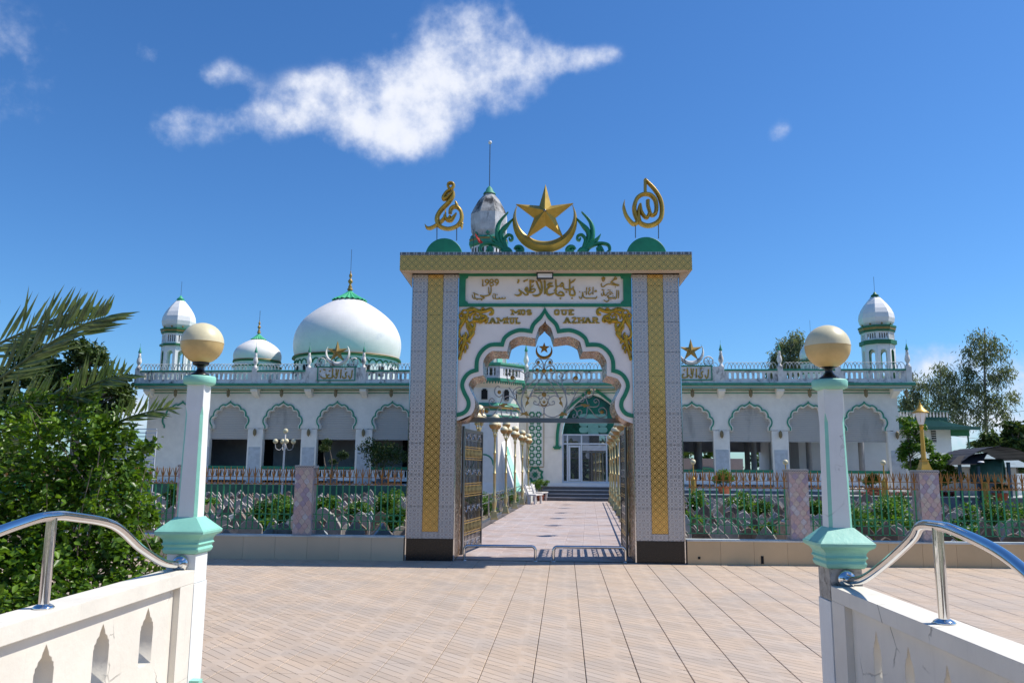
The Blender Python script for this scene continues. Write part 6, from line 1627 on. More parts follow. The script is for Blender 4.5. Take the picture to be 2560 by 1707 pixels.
# ---------------- date palm fronds arching in from the left
palm = empty('palm_tree', (-9.2, 10.9, 0), 0, 'date palm with long feathery fronds arching in from the left', 'palm')
lfm = MB(); 
lfm.add([(0, 0, 0), (.012, .10, .006), (.013, .22, .005), (0, .42, -.006), (-.013, .22, .005), (-.012, .10, .006), (0, .2, -.004)], [(0, 1, 6), (1, 2, 6), (2, 3, 6), (3, 4, 6), (4, 5, 6), (5, 0, 6)])
pl_me = lfm.mesh('leaflet', lf_palm)
FR = [([(-140, 1040), (0, 945), (110, 868), (200, 815), (262, 793)], 10.3, 33, 1.25), ([(-160, 960), (-40, 880), (60, 830), (130, 800), (190, 778)], 10.6, 26, 1.15),
      ([(90, 1120), (150, 1035), (210, 975), (262, 950), (310, 938)], 10.0, 28, .95), ([(230, 1105), (270, 1072), (320, 1045), (370, 1030), (415, 1020)], 9.8, 22, .75),
      ([(-120, 1120), (-20, 1040), (60, 1000), (120, 985), (180, 990)], 10.5, 22, 1.0), ([(-90, 1180), (-20, 1130), (20, 1100), (50, 1060), (60, 1020)], 10.8, 16, .9)]
for P, Y, n, sc_ in FR:
    Q = [atY(x, y, Y-.25*i)-palm.location for i, (x, y) in enumerate(P)]; Q = [Vector(q) for q in smooth(Q, 8)]
    f = put('frond', None, palm); mb = MB(); mb.tube(Q, [.022*(1-i/len(Q))+.004 for i in range(len(Q))], 6); mb.build('rachis', lf_palm, f)
    for k in range(n):
        t = (k+.5)/n; i = min(int(t*(len(Q)-1)), len(Q)-2); p = Q[i].lerp(Q[i+1], t*(len(Q)-1)-i); tg = (Q[i+1]-Q[i]).normalized()
        for s in (-1, 1):
            upv = Vector((0, -.35, 1)); side = tg.cross(upv).normalized()*s
            # ranks fan up and out of the rachis
            d = ((tg*(.62+.65*t)+side*.25+Vector((0, -.1, .82-.45*t)) if s > 0 else tg*(.95+.3*t)+side*.3+Vector((0, -.15, -.42+.2*t)))+Vector([random.gauss(0, .09) for _ in range(3)])).normalized()
            z = d; x = z.cross(Vector((0, 1, 0.2))).normalized(); y3 = z; zz = x.cross(y3)
            M = Matrix((x, y3, zz)).transposed().to_euler()
            L = sc_*(.62+.5*sin(pi*min(1, t*.8+.12)))*random.uniform(.85, 1.1)
            put('leaflet', pl_me, f, loc=tuple(p), rot=tuple(M), sc=(1.5*sc_, L*1.42, 1))
mb = MB(); mb.tube([(0, 0, 0), (.05, 0, 1.5), (0, .1, 3.0)], [.2, .17, .15], 10); mb.build('trunk', bark, palm)
# ---------------- general tree
def tree(name, label, group, base, trunk_top, r0, blobs, nleaf, lsize, lm_, seed, droop=0, bk=bark_pale, aspect=.45, inner=.3, limbs=None, up=.35):
    rn = random.Random(seed); t = empty(name, base, 0, label, 'tree', group); o = Vector(base); mb = MB()
    tt = Vector(trunk_top)-o; P = limb(mb, (0, 0, 0), tt, r0, r0*.35, .02, 8, rn)
    for b in blobs[:limbs or 40]:
        c = Vector(b[:3])-o; i = max(1, min(len(P)-1, int((c.z/max(tt.z, .1))*.72*len(P)))); limb(mb, P[i], c, r0*.28, r0*.06, .08, 4, rn)
    mb.build('trunk', bk, t)
    pts = shell_pts([(b[0]-o.x, b[1]-o.y, b[2]-o.z, b[3], b[4], b[5]) for b in blobs], nleaf, seed, inner)
    leaves('crown', pts, lsize, lm_, t, seed+1, aspect, droop, up)
    return t
def clumps(specs, Y, k=7, f=.42, seed=1):
    """break each traced blob into several smaller clumps, so that sky shows through"""
    rn = random.Random(seed); out = []
    for (x, y, r) in specs:
        p = atY(x, y, Y); R_ = r*Y/FPX
        for i in range(k):
            d = Vector([rn.gauss(0, 1) for _ in range(3)]).normalized()*R_*rn.uniform(.25, .85); s = R_*f*rn.uniform(.6, 1.2)
            out.append((p.x+d.x, p.y+d.y, p.z+d.z, s, s, s*rn.uniform(.45, .8)))
    return out
g_t = 'trees beyond the mosque'
def gum(specs, Y, label, base_px, top_px, r0, nl, lsize, seed, dens=26):
    rn = random.Random(seed); rs_ = np.random.RandomState(seed)
    p = atY(base_px[0], base_px[1], Y); q = atY(top_px[0], top_px[1], Y); t = empty('gum_tree', (p.x, p.y, 0), 0, label, 'tree', g_t); o = Vector((p.x, p.y, 0)); mb = MB()
    P = limb(mb, (0, 0, 0), Vector(q)-o, r0, r0*.25, .015, 12, rn); ctr = []
    area = sum(r*r for _, _, r in specs)
    for (x, y, r) in specs:
        c = atY(x, y, Y)-o; R_ = r*Y/FPX; n = max(4, int(dens*r*r/900))
        i = min(range(len(P)), key=lambda j: abs(P[j].z-(c.z-R_*.9))); B_ = limb(mb, P[i], c, r0*.22, r0*.06, .06, 4, rn)
        for k in range(n):
            d = Vector([rn.gauss(0, 1) for _ in range(3)]); d = d.normalized()*R_*rn.uniform(.15, 1.08); d.z *= .85; e_ = c+d; ctr.append(e_)
            if k % 3 == 0: limb(mb, c, e_, r0*.06, r0*.02, .08, 2, rn)
    mb.build('trunk', bark_pale, t)
    C_ = np.array([tuple(c) for c in ctr]); k = rs_.randint(0, len(C_), nl); s = lsize*1.0
    pts = C_[k]+rs_.normal(size=(nl, 3))*np.array([s*.72, s*.72, s*.95])+np.array([0, 0, -s*.6])
    leaves('crown', pts, lsize, lf_euc, t, seed+1, .22, .78, .35)
gum([(2440, 840, 22), (2475, 850, 26), (2420, 875, 20), (2500, 880, 24), (2460, 890, 30), (2425, 920, 26), (2520, 925, 20), (2490, 940, 30), (2445, 965, 30), (2415, 960, 18), (2525, 985, 18), (2480, 1000, 34), (2440, 1020, 26), (2505, 1030, 20), (2465, 1050, 22), (2410, 1005, 14)], 62, 'tallest slender gum tree at the right with open drooping foliage', (2475, 1215), (2462, 820), .17, 5200, .32, 21, 20)
gum([(2345, 920, 20), (2375, 935, 24), (2330, 950, 22), (2385, 970, 28), (2345, 985, 28), (2400, 1000, 24), (2370, 1020, 28), (2330, 1030, 24), (2405, 1040, 22), (2355, 1055, 22)], 62, 'middling gum tree behind the green roofed house', (2365, 1215), (2350, 915), .15, 3800, .32, 31, 20)
gum([(2270, 945, 20), (2295, 960, 20), (2280, 990, 28), (2305, 1010, 22), (2265, 1020, 24), (2300, 1045, 26)], 65, 'gum tree right behind the corner of the mosque roof', (2285, 1215), (2282, 930), .15, 3000, .32, 41, 20)
gum([(1985, 845, 22), (2002, 870, 22), (1960, 865, 24), (1940, 890, 22), (1975, 900, 26), (2000, 910, 22), (1945, 915, 20), (1925, 930, 12)], 78, 'bushy gum tree showing over the mosque roof left of the right globe', (1965, 1215), (1978, 845), .25, 4600, .38, 51, 20)
Y = 62
b = clumps([(2545, 1075, 40), (2520, 1110, 40), (2470, 1105, 30), (2500, 1130, 40), (2550, 1140, 50), (2600, 1100, 60), (2440, 1120, 18)], 55, 8, .45, 9)
p = atY(2540, 1215, 55); q = atY(2540, 1090, 55); tree('rain_tree', 'dark spreading tree over the curved carport roof', g_t, (p.x, p.y, 0), tuple(q), .25, b, 5200, .36, lf_dark, 61, .1, bark, .5, .1)
b = clumps([(80, 900, 90), (180, 930, 90), (255, 930, 60), (300, 970, 45), (230, 1000, 70), (120, 1000, 90), (40, 990, 90), (320, 1010, 30), (190, 880, 40), (270, 1040, 50)], 44, 9, .42, 12)
p = atY(190, 1215, 44); q = atY(190, 960, 44); tree('rain_tree', 'dark dense tree behind the palm fronds at the left', g_t, (p.x, p.y, 0), tuple(q), .35, b, 13000, .30, lf_dark, 71, .1, bark, .5, .1)
# garden trees beside the mosque end
b = clumps([(2285, 1075, 32), (2275, 1120, 34), (2310, 1110, 30), (2290, 1160, 30), (2270, 1050, 20), (2262, 1140, 20)], 42, 7, .5, 14)
p = atY(2280, 1215, 42); tree('garden_tree', 'bright green garden tree between the mosque and the lantern', 'small trees beside the mosque', (p.x, p.y, .45), (p.x, p.y, 3.0), .07, b, 3800, .17, lf_plant, 81, .2, bark, .45, .2)
b = clumps([(2330, 1165, 26), (2355, 1150, 26), (2370, 1180, 26), (2345, 1190, 24), (2395, 1190, 16), (2335, 1140, 14)], 41, 7, .5, 16)
p = atY(2350, 1215, 41); tree('garden_tree', 'low green garden tree right of the lantern', 'small trees beside the mosque', (p.x, p.y, .45), (p.x, p.y, 1.9), .06, b, 2800, .16, lf_plant, 91, .2, bark, .45, .2)
b = clumps([(1945, 1150, 40), (1960, 1130, 30), (1990, 1180, 26)], 70, 8, .5, 18)
p = atY(1950, 1215, 70); tree('garden_tree', 'leafy tree seen through the right arcade', g_t, (p.x, p.y, 0), (p.x, p.y, 3.5), .12, b, 2600, .28, lf_plant, 95, .2, bark, .5, .2)
b = clumps([(2140, 1150, 30), (2150, 1120, 22), (1770, 1120, 30), (1760, 1150, 24)], 68, 8, .5, 19)
p = atY(2140, 1215, 68); tree('garden_tree', 'light green shrub tree seen through the last arch', g_t, (p.x, p.y, 0), (p.x, p.y, 3.0), .1, b[:16], 1800, .26, lf_plant, 97, .2, bark, .5, .2)
p = atY(1765, 1215, 68); tree('garden_tree', 'green tree seen through the arch beside the gate', g_t, (p.x, p.y, 0), (p.x, p.y, 3.0), .1, b[16:], 1500, .26, lf_plant, 98, .2, bark, .5, .2)
# far woods: ahead of the horizon and behind the viewer
rs = np.random.RandomState(5)
def wood(name, x0, x1, y0, y1, n, hgt, label):
    bl = [(rs.uniform(x0, x1), rs.uniform(y0, y1), rs.uniform(.25, 1)*hgt*.6, 5, 4, 3.5) for _ in range(n)]
    leaves(name, shell_pts(bl, n*130, 9, .2), 1.5, lf_far, None, 8, .7, 0, .3, 'stuff')
wood('distant_wood', -150, 190, 120, 175, 90, 6, '')
wood('wood_behind_bridge', -45, 45, -42, -30, 46, 9, '')

# ================================================================ the cemetery
HS = []
def hs_mesh(w, h, t_, kind):
    if kind == 0: ol = [(-.5, 0), (.5, 0), (.5, .66), (.43, .74), (.22, .86), (0, 1), (-.22, .86), (-.43, .74), (-.5, .66)]
    elif kind == 1: ol = [(-.38, 0), (.38, 0), (.40, .35), (.5, .52), (.5, .62), (.36, .72), (.20, .82), (0, 1), (-.20, .82), (-.36, .72), (-.5, .62), (-.5, .52), (-.40, .35)]
    elif kind == 2: ol = [(-.42, 0), (.42, 0), (.5, .6), (.36, .74), (0, 1), (-.36, .74), (-.5, .6)]
    elif kind == 3: ol = [(-.32, 0), (.32, 0), (.5, .35), (.5, .6), (.30, .85), (0, 1), (-.30, .85), (-.5, .6), (-.5, .35)]
    else: ol = [(-.5, 0), (.5, 0), (.5, .60), (.46, .75), (.32, .90), (.12, .97), (0, 1), (-.12, .97), (-.32, .90), (-.46, .75), (-.5, .60)]
    P = [(x*w, z*h) for x, z in ol]; n = len(P); mb = MB(); b_ = .008
    Q = [(x*(1-b_*2/w), z*(1-b_/h)) for x, z in P]
    mb.add([(x, -t_/2+b_, z) for x, z in P]+[(x, t_/2-b_, z) for x, z in P]+[(x, -t_/2, z) for x, z in Q]+[(x, t_/2, z) for x, z in Q],
           [tuple(range(2*n, 3*n)), tuple(range(3*n, 4*n))[::-1]]+[(i, i+n, (i+1) % n+n, (i+1) % n) for i in range(n)]+[(i, (i+1) % n, (i+1) % n+2*n, i+2*n) for i in range(n)]+[(i+n, i+3*n, (i+1) % n+3*n, (i+1) % n+n) for i in range(n)])
    return mb
rn = random.Random(77)
KN = ['pointed', 'waisted', 'tapered', 'lozenge topped', 'round shouldered']
kinds_ = {}
for kd in range(5):
    for mi, (mn, m) in enumerate((('pale grey', stone_w), ('brown', stone_b), ('blue grey', stone_p))):
        kinds_[(kd, mi)] = (hs_mesh(.42, .62, .075, kd).mesh('headstone', m), '%s %s' % (mn, KN[kd]))
cand = []
for side in (-1, 1):
    Y = 16.35
    while Y < 39:
        edge = PC(Y, side*2.75).x; X = edge+side*rn.uniform(0, .5)
        lim = 12.5+(.10*Y)
        while abs(X) < lim*(1 if side > 0 else 1.05):
            cand.append((X+rn.gauss(0, .10), Y+rn.gauss(0, .16), side)); X += side*rn.uniform(.42, .74)
        Y += rn.uniform(.62, .85)*(1+(Y-16)*.018)
def vis(c):
    q_ = proj((c[0], c[1], .4)); return q_ and -10 < q_[0] < 2570
cand = [c for c in cand if vis(c) and not (c[2] < 0 and c[0] > -1.0)]
rn.shuffle(cand); near_c = [c for c in cand if c[1] < 22]; far_c = [c for c in cand if c[1] >= 22]; far_rest = (near_c+far_c)[290:]; cand = (near_c+far_c)[:290]
for (X, Y, side) in cand:
    kd = rn.choices(range(5), (4, 3, 3, 2, 2))[0]; mi = rn.choices(range(3), (6, 3, 1.3) if side < 0 else (4, 4, 1.5))[0]
    me, ds_ = kinds_[(kd, mi)]; s = rn.uniform(.78, 1.15)*(1.0 if Y < 20 else .98)
    o = put('headstone', me, None, loc=(X, Y, -.04), rot=(rn.gauss(0, .05), rn.gauss(0, .06), rn.gauss(.0, .22)+(.15 if side < 0 else -.12)), sc=(s*rn.uniform(.85, 1.1), s, s*rn.uniform(.85, 1.2)))
    band = 'frontmost row' if Y < 17.2 else ('front rows' if Y < 19 else ('second rows' if Y < 21 else 'middle rows'))
    qx = proj((X, Y, .3))[0]
    LMK = ((0, 330, 'behind the leafy bush'), (330, 450, 'left of the left lamp post'), (450, 560, 'right of the left lamp post'), (560, 650, 'between lamp post and pink pillar'), (650, 735, 'left of the pink tiled pillar'), (735, 830, 'behind the pink tiled pillar'), (830, 930, 'between pink pillar and gate'), (930, 1100, 'just left of the gate'),
           (1100, 1790, 'just right of the gate'), (1790, 1880, 'near the drain holes'), (1880, 1950, 'left of the third tiled pillar'), (1950, 2060, 'by the third tiled pillar'), (2060, 2170, 'behind the right lamp post'), (2170, 2270, 'left of the lantern pillar'), (2270, 2380, 'by the lantern pillar'), (2380, 2470, 'right of the lantern pillar'), (2470, 2700, 'at the far right edge'))
    lm_ = next((t_ for a_, b_, t_ in LMK if a_ <= qx < b_), 'behind the leafy bush')
    tl = o.rotation_euler[1]; w_ = 'left leaning ' if tl < -.045 else ('right leaning ' if tl > .045 else '')
    size = 'tall ' if o.scale[2] > 1.08 else ('low ' if o.scale[2] < .82 else '')
    if not size: size = 'wide ' if o.scale[0]/o.scale[2] > 1.03 else ('narrow ' if o.scale[0]/o.scale[2] < .9 else '')
    tag(o, '%s%s%s headstone, %s %s' % (size, w_, ds_, band, lm_), 'headstone', 'headstones crowding the graveyard')
hm = [MB(), MB()]; protos = [hs_mesh(.40, .60, .08, k_) for k_ in range(5)]
for (X, Y, side) in far_rest:
    M = Matrix.Translation((X, Y, -.04)) @ Matrix.Rotation(rn.gauss(0, .25), 4, 'Z') @ Matrix.Rotation(rn.gauss(0, .06), 4, 'Y') @ Matrix.Scale(rn.uniform(.75, 1.1), 4)
    pr = rn.choice(protos); hm[0 if rn.random() < .6 else 1].add([M @ Vector(v) for v in pr.v], pr.f)
for h_, m_ in zip(hm, (stone_w, stone_b)): h_.build('headstone_rows', m_, None, kind='stuff')
# shrubs among the graves
SHR = [(700, 1255, 34, 21, 0, 'leafy shrub behind the bars left of the pink pillar'), (655, 1285, 26, 19, 0, 'low leafy shrub among the graves left of the pink pillar'), (735, 1275, 22, 20, 0, 'small shrub touching the left edge of the second tiled pillar'),
       (815, 1255, 24, 24, 0, 'rounded shrub just right of the second tiled pillar'), (893, 1275, 28, 22, 1, 'round white flowering shrub between the pillar and the gate'), (975, 1255, 30, 23, 0, 'tall leafy shrub close to the gate, left side'), (985, 1300, 26, 19, 0, 'leafy shrub against the foot of the gate, left side'),
       (525, 1258, 16, 25, 0, 'narrow shrub just right of the left lamp post'), (660, 1310, 14, 18, 0, 'tiny weed clump low in the graveyard at the left'), (440, 1225, 18, 24, 0, 'dark shrub between the bush and the left lamp post'),
       (1746, 1262, 24, 27, 1, 'white flowering shrub behind the fence right beside the gate'), (1728, 1300, 22, 21, 0, 'light green shrub at the right foot of the gate'), (1849, 1255, 26, 31, 1, 'flat topped white flowering shrub under the right arcade'), (1868, 1275, 14, 27, 0, 'feathery green plant beside the white flowering shrub'), (1905, 1272, 18, 25, 2, 'small yellow green shrub before the third tiled pillar'), (1910, 1342, 22, 17.5, 2, 'yellow green weeds low in the graveyard right of the gate'),
       (2036, 1275, 24, 26, 0, 'shrub between the third pillar and the right lamp post'), (2160, 1320, 44, 19, 0, 'large dense shrub right of the right lamp post'), (2230, 1290, 40, 22, 0, 'wide green shrub left of the lantern pillar'), (2250, 1325, 34, 19, 0, 'dense low shrub behind the right handrail arch'), (2240, 1268, 26, 28, 0, 'rounded shrub in the back rows left of the lantern pillar'),
       (2500, 1290, 40, 21, 0, 'bright leafy shrub at the far right of the graveyard'), (2420, 1310, 26, 20, 1, 'pale flowering shrub right of the lantern pillar'), (2555, 1290, 24, 22, 0, 'shrub cut by the right edge of the picture'), (2430, 1345, 26, 17.5, 1, 'low pale shrub above the right handrail'), (2100, 1352, 26, 17.6, 0, 'low shrub hard against the fence behind the right lamp post')]
for i, (x, y, r, Y, fl_, lab) in enumerate(SHR):
    p = atY(x, y, Y); k = 1.22*r*Y/FPX; t = empty('shrub', (p.x, p.y, -.03), 0, lab, 'shrub', 'shrubs among the graves')
    rr = random.Random(i); z = p.z+.03
    bl = [(rr.gauss(0, .35)*k, rr.gauss(0, .3)*k, max(.12, z+rr.gauss(0, .3)*k), k*.62, k*.62, k*.55) for _ in range(7)]+[(rr.gauss(0, .3)*k, 0, max(.1, z*.5), k*.6, k*.6, z*.45) for _ in range(3)]
    pts = shell_pts(bl, 1700 if r > 20 else 900, i, .3); pts = pts[pts[:, 2] > 0]
    leaves('foliage', pts, .085 if Y < 22 else .10, lf_grave if fl_ != 2 else lf_bush, t, i, .5, .1, .5)
    if fl_ == 1: pt_ = shell_pts(bl[:7], 170, i+50, .9); pt_ = pt_[pt_[:, 2] > z-.1*k]; leaves('blossom', pt_, .05, petal, t, i, .9, 0, .8)
    mb = MB()
    for j in range(4): limb(mb, (rr.gauss(0, .05), rr.gauss(0, .05), 0), (rr.gauss(0, .5)*k, rr.gauss(0, .4)*k, z), .02, .008, .1, 3, rr)
    mb.build('stem', bark, t)
gp = shell_pts([(rs.uniform(-12, 15), rs.uniform(16.2, 38), -.02, .35, .35, .16) for _ in range(300)], 9000, 4, .1)
gp = gp[(gp[:, 2] > -.02)]; cx_ = -.01+(gp[:, 1]-16)*.0612; gp = gp[np.abs(gp[:, 0]-cx_) > 2.45]
leaves('grass', gp, .09, lf_grave, None, 3, .2, -.5, .2, 'stuff')
# potted bonsai by the steps, plants in front of the arcades
def potted(x, y, v, label, potm, r, hgt, crown, seed, lm_=lf_plant, lsize=.08, zb=.5):
    u, z = ML(x, y, v); q = MW(u, v); t = empty('potted_tree', (q.x, q.y, zb), 0, label, 'potted plant')
    mb = MB(); mb.lathe([(r*.72, 0), (r*.8, r*.1), (r, r*.9), (r*1.1, r*.95), (r*1.1, r*1.08), (r*.95, r*1.08), (r*.9, r*.9), (.01, r*.88)], 20); mb.build('pot', potm, t)
    rr = random.Random(seed); mb = MB()
    bl = [(cx*hgt, rr.gauss(0, .1)*hgt, r+cz*hgt, s*hgt, s*hgt, s*hgt*.7) for cx, cz, s in crown]
    for b_ in bl: limb(mb, (0, 0, r*.8), b_[:3], .05, .012, .12, 4, rr)
    mb.build('trunk', bark, t); leaves('foliage', shell_pts(bl, 2200, seed, .1), lsize, lm_, t, seed, .5, 0, .5)
potted(*cp(100, 1450), -1.9, 'green bonsai in a red pot left of the mosque steps', terracotta, .30, 1.0, [(-.25, .55, .26), (.05, .70, .24), (.30, .58, .18), (-.05, .45, .2), (.45, .72, .14)], 5, lsize=.06, zb=.0)
potted(*( 830, 1195), -3.4, 'dark topiary in a pot left of the second arcade arch', grey_wall, .30, 2.3, [(-.22, .72, .14), (-.1, .85, .12), (.25, .55, .14), (.0, .4, .10)], 6, lf_dark, .09, .78)
potted(*( 955, 1195), -3.4, 'big dark pot tree in front of the arch beside the gate', grey_wall, .32, 2.4, [(-.3, .70, .30), (.1, .62, .34), (-.1, .45, .34), (.35, .50, .26)], 7, lf_dark, .13, .78)
potted(*( 1810, 1190), -3.0, 'grey green shrub in front of the right arcade pier', terracotta, .35, 1.3, [(0, .5, .3), (-.2, .3, .24), (.2, .35, .26)], 8, lf_grave, .09, .5)
potted(*( 2180, 1190), -3.0, 'dark green pot shrub before the last pier of the mosque', terracotta, .35, 1.2, [(0, .45, .28), (-.2, .3, .22), (.2, .35, .22)], 9, lf_grave, .09, .5)
potted(*( 2502, 1250), -6.6, 'terracotta bowl with sparse shrub at the far right', terracotta, .33, .8, [(0, .4, .25), (-.25, .3, .18), (.3, .35, .18)], 10, lf_dark, .07, .42)
for i, (x, y, lab) in enumerate(((1235, 1275, 'leafy shrub behind the second left path lamp'), (1225, 1265, 'dark green shrub left of the second path lamp'), (1300, 1252, 'shrub with white blossom behind the left railing'))):
    p = atZ(x, y+14, 0); t = empty('shrub', (p.x-.5, p.y+.6, 0), 0, lab, 'shrub', 'shrubs along the path'); bl = [(random.gauss(0, .25), random.gauss(0, .25), .35+random.gauss(0, .12), .35, .35, .3) for _ in range(6)]
    leaves('foliage', shell_pts(bl, 900, 40+i, .3), .09, lf_grave, t, 60+i, .5, 0, .5); mb = MB(); limb(mb, (0, 0, 0), (0, 0, .4), .03, .01); mb.build('stem', bark, t)
# ================================================================ house with green roof, carport, yard wall on the right
YH = 50
def HP(x, y, Y=YH): return atY(x, y, Y)
a = HP(2240, 1060); b = HP(2375, 1060); c = HP(2376, 1215)
hs = empty('house', ((a.x+b.x)/2, YH, 0), 0, 'white two storey house with green sheet roof and roof balustrade', 'house')
hx0, hx1 = a.x-hs.location.x-6, b.x-hs.location.x; zr = HP(2376, 1066).z
mb = MB(); mb.box(hx0, hx1, 0, 9, -.1, zr); mb.build('wall', white_clean, hs)
e0, e1_ = HP(2246, 1058), HP(2448, 1066, YH-1.2); n = 52; mb = MB(); x0, x1 = hx0, e1_.x-hs.location.x
vs = []
for i in range(n*4+1):
    x = x0+(x1-x0)*i/(n*4); w_ = .05*sin(i*pi/2); tp = max(0, min(1, (x1-x)/1.6)); vs += [(x, -1.3, zr-.12+w_-(0)), (x, .4, zr+.42*tp+w_)]
mb.add(vs, [(2*i, 2*i+2, 2*i+3, 2*i+1) for i in range(n*4)]+[(2*i+1, 2*i+3, 2*i+2, 2*i) for i in range(0)]); mb.build('roof_sheet', roof_green, hs)
mb = MB(); mb.box(x0, x1, -1.34, -1.30, zr-.26, zr-.08); mb.build('fascia', roof_green, hs)
mb = MB(); mb.box(x0, hx1+.1, .42, .5, zr+.1, zr+.6); mb.build('upper_wall', roof_green, hs)
z0 = HP(2300, 1049, YH+2).z; z1 = HP(2300, 1028, YH+2).z; xe = HP(2372, 1040, YH+2).x-hs.location.x
for z in (z0, z1): mb = MB(); mb.box(x0, xe, 1.96, 2.04, z-.05, z+.05); mb.build('balustrade_rail', roof_green, hs)
bm = MB(); bm.lathe([(.05, 0), (.035, .2), (.06, .5), (.035, .8), (.05, 1)], 6); bme = bm.mesh('baluster', white_stained)
k = 0; x = xe-.1
while x > xe-5.2: put('baluster', bme, hs, loc=(x, 2, z0), sc=(1, 1, z1-z0)); x -= .21
w0, w1 = HP(2327, 1066, YH), HP(2341, 1106, YH)
wn = put('window', None, hs); mb = MB(); mb.box(w0.x-hs.location.x, w1.x-hs.location.x, -.03, .0, w1.z, w0.z); mb.build('opening', hole, wn)
for i in range(7): mb = MB(); zz = w1.z+(w0.z-w1.z)*(i+.5)/7; mb.box(w0.x-hs.location.x-.02, w1.x-hs.location.x+.02, -.07, -.035, zz-.04, zz+.0); mb.build('louvre', white_clean, wn)
p0, p1 = HP(2376, 1068, YH-.6), HP(2424, 1090, YH-.6); mb = MB(); mb.box(p0.x-hs.location.x, p1.x-hs.location.x, -.62, -.56, p1.z, p0.z); mb.build('eave_panel', green_dk, hs)
q = HP(2417, 1126); mb = MB(); mb.tube([(p1.x-hs.location.x-.1, -.6, p1.z), (p1.x-hs.location.x, -.6, 0)], .05, 6); mb.build('downpipe', roof_green, hs)
# carport with curved sheet roof
YC = 39.5
cpz = lambda x, y, Y=YC: atY(x, y, Y)
o = cpz(2470, 1215); o.z = 0; cpo = empty('carport', (o.x, YC, 0), 0, 'open carport with dark curved sheet roof on blue posts', 'carport')
L0 = cpz(2368, 1160); L1 = cpz(2553, 1148); apex = cpz(2490, 1121, YC+2)
n = 24; mb = MB(); vs = []; xa, xb = L0.x-o.x, L1.x-o.x
for j, (yy, dx) in enumerate(((-1.2, 0), (3.6, .9))):
    for i in range(n+1):
        t = i/n; z = L0.z+(L1.z-L0.z)*t+(apex.z-(L0.z+L1.z)/2)*sin(pi*min(1, t*1.0))**.8+.02*(i % 2); vs.append((xa+(xb-xa)*t+dx, yy, z))
mb.add(vs, [(i, i+1, i+n+2, i+n+1) for i in range(n)]); mb.add([(x, y, z-.03) for x, y, z in vs], [(i+n+1, i+n+2, i+1, i) for i in range(n)]); mb.build('roof_sheet', roof_grey, cpo)
fr = MB(); s0 = cpz(2372, 1162, YC-1.3); s1 = cpz(2452, 1160, YC-1.3); t0 = cpz(2395, 1140, YC-.4); t1 = cpz(2470, 1130, YC-.4); m = 26; vs = []
for i in range(m*2+1):
    f = i/(m*2); a1 = s0.lerp(s1, f); a2 = t0.lerp(t1, f); w_ = .02*(1 if i % 2 else -1); vs += [(a1.x-o.x, a1.y-YC, a1.z+w_), (a2.x-o.x, a2.y-YC, a2.z+w_)]
fr.add(vs, [(2*i, 2*i+2, 2*i+3, 2*i+1) for i in range(m*2)]); fr.build('side_roof', roof_grey, cpo)
for x, y in ((2398, 1152), (2445, 1165), (2520, 1155)):
    p = cpz(x, y); mb = MB(); mb.box(p.x-o.x-.06, p.x-o.x+.06, -.06, .06, .4, p.z); mb.build('post', blue_post, cpo)
lm_p = cpz(2452, 1152, YC-1.4); mb = MB(); mb.lathe([(.14, 0), (.12, .04), (.03, .06)], 12, c=(lm_p.x-o.x, -1.4, lm_p.z-.06)); mb.build('lamp_shade', white_clean, cpo)
tk = cpz(2470, 1177, YC+1.5); tt = empty('drum_tank', (tk.x, tk.y, tk.z), radians(-35), 'big teal drum with dark open mouth under the carport', 'tank')
M = Matrix.Rotation(pi/2, 4, 'Y'); mb = MB(); mb.lathe([(.55, -.7), (.60, -.66), (.60, .66), (.55, .7)], 28, M=M, caps=False); mb.build('shell', tank, tt)
mb = MB(); mb.lathe([(.0, -.66), (.56, -.66)], 28, M=M, caps=False); mb.build('mouth', hole, tt); mb = MB(); mb.lathe([(.56, .6), (.0, .62)], 28, M=M, caps=False); mb.build('end', tank, tt)
mb = MB(); mb.box(-.5, .5, -.4, .4, -tk.z+.45, -.56); mb.build('cradle', grey_wall, tt)
# yard wall behind the carport
wl0 = atY(2510, 1183, 47); yw = empty('yard_wall', (wl0.x+5, 47, 0), 0, 'plain white yard wall at the far right', 'wall'); mb = MB(); mb.box(-9, 20, 0, .2, 0, wl0.z); mb.build('wall_face', white_clean, yw)
sh_ = empty('shed', (atY(2420, 1180, 45).x, 45, 0), 0, 'low shed with louvred window behind the carport', 'shed'); mb = MB(); mb.box(-1.9, 2.6, 0, 2, 0, 2.2); mb.build('wall', inner, sh_)
mb = MB(); mb.add([(-2.4, -.7, 2.0), (3.2, -.7, 2.0), (3.2, 2.3, 2.8), (-2.4, 2.3, 2.8)], [(0, 1, 2, 3)]); mb.add([(-2.4, -.7, 1.97), (3.2, -.7, 1.97), (3.2, 2.3, 2.77), (-2.4, 2.3, 2.77)], [(3, 2, 1, 0)]); mb.build('roof', roof_top, sh_)
mb = MB(); mb.box(.1, 1.3, -.03, -.001, 1.1, 1.9); mb.build('window', hole, sh_)
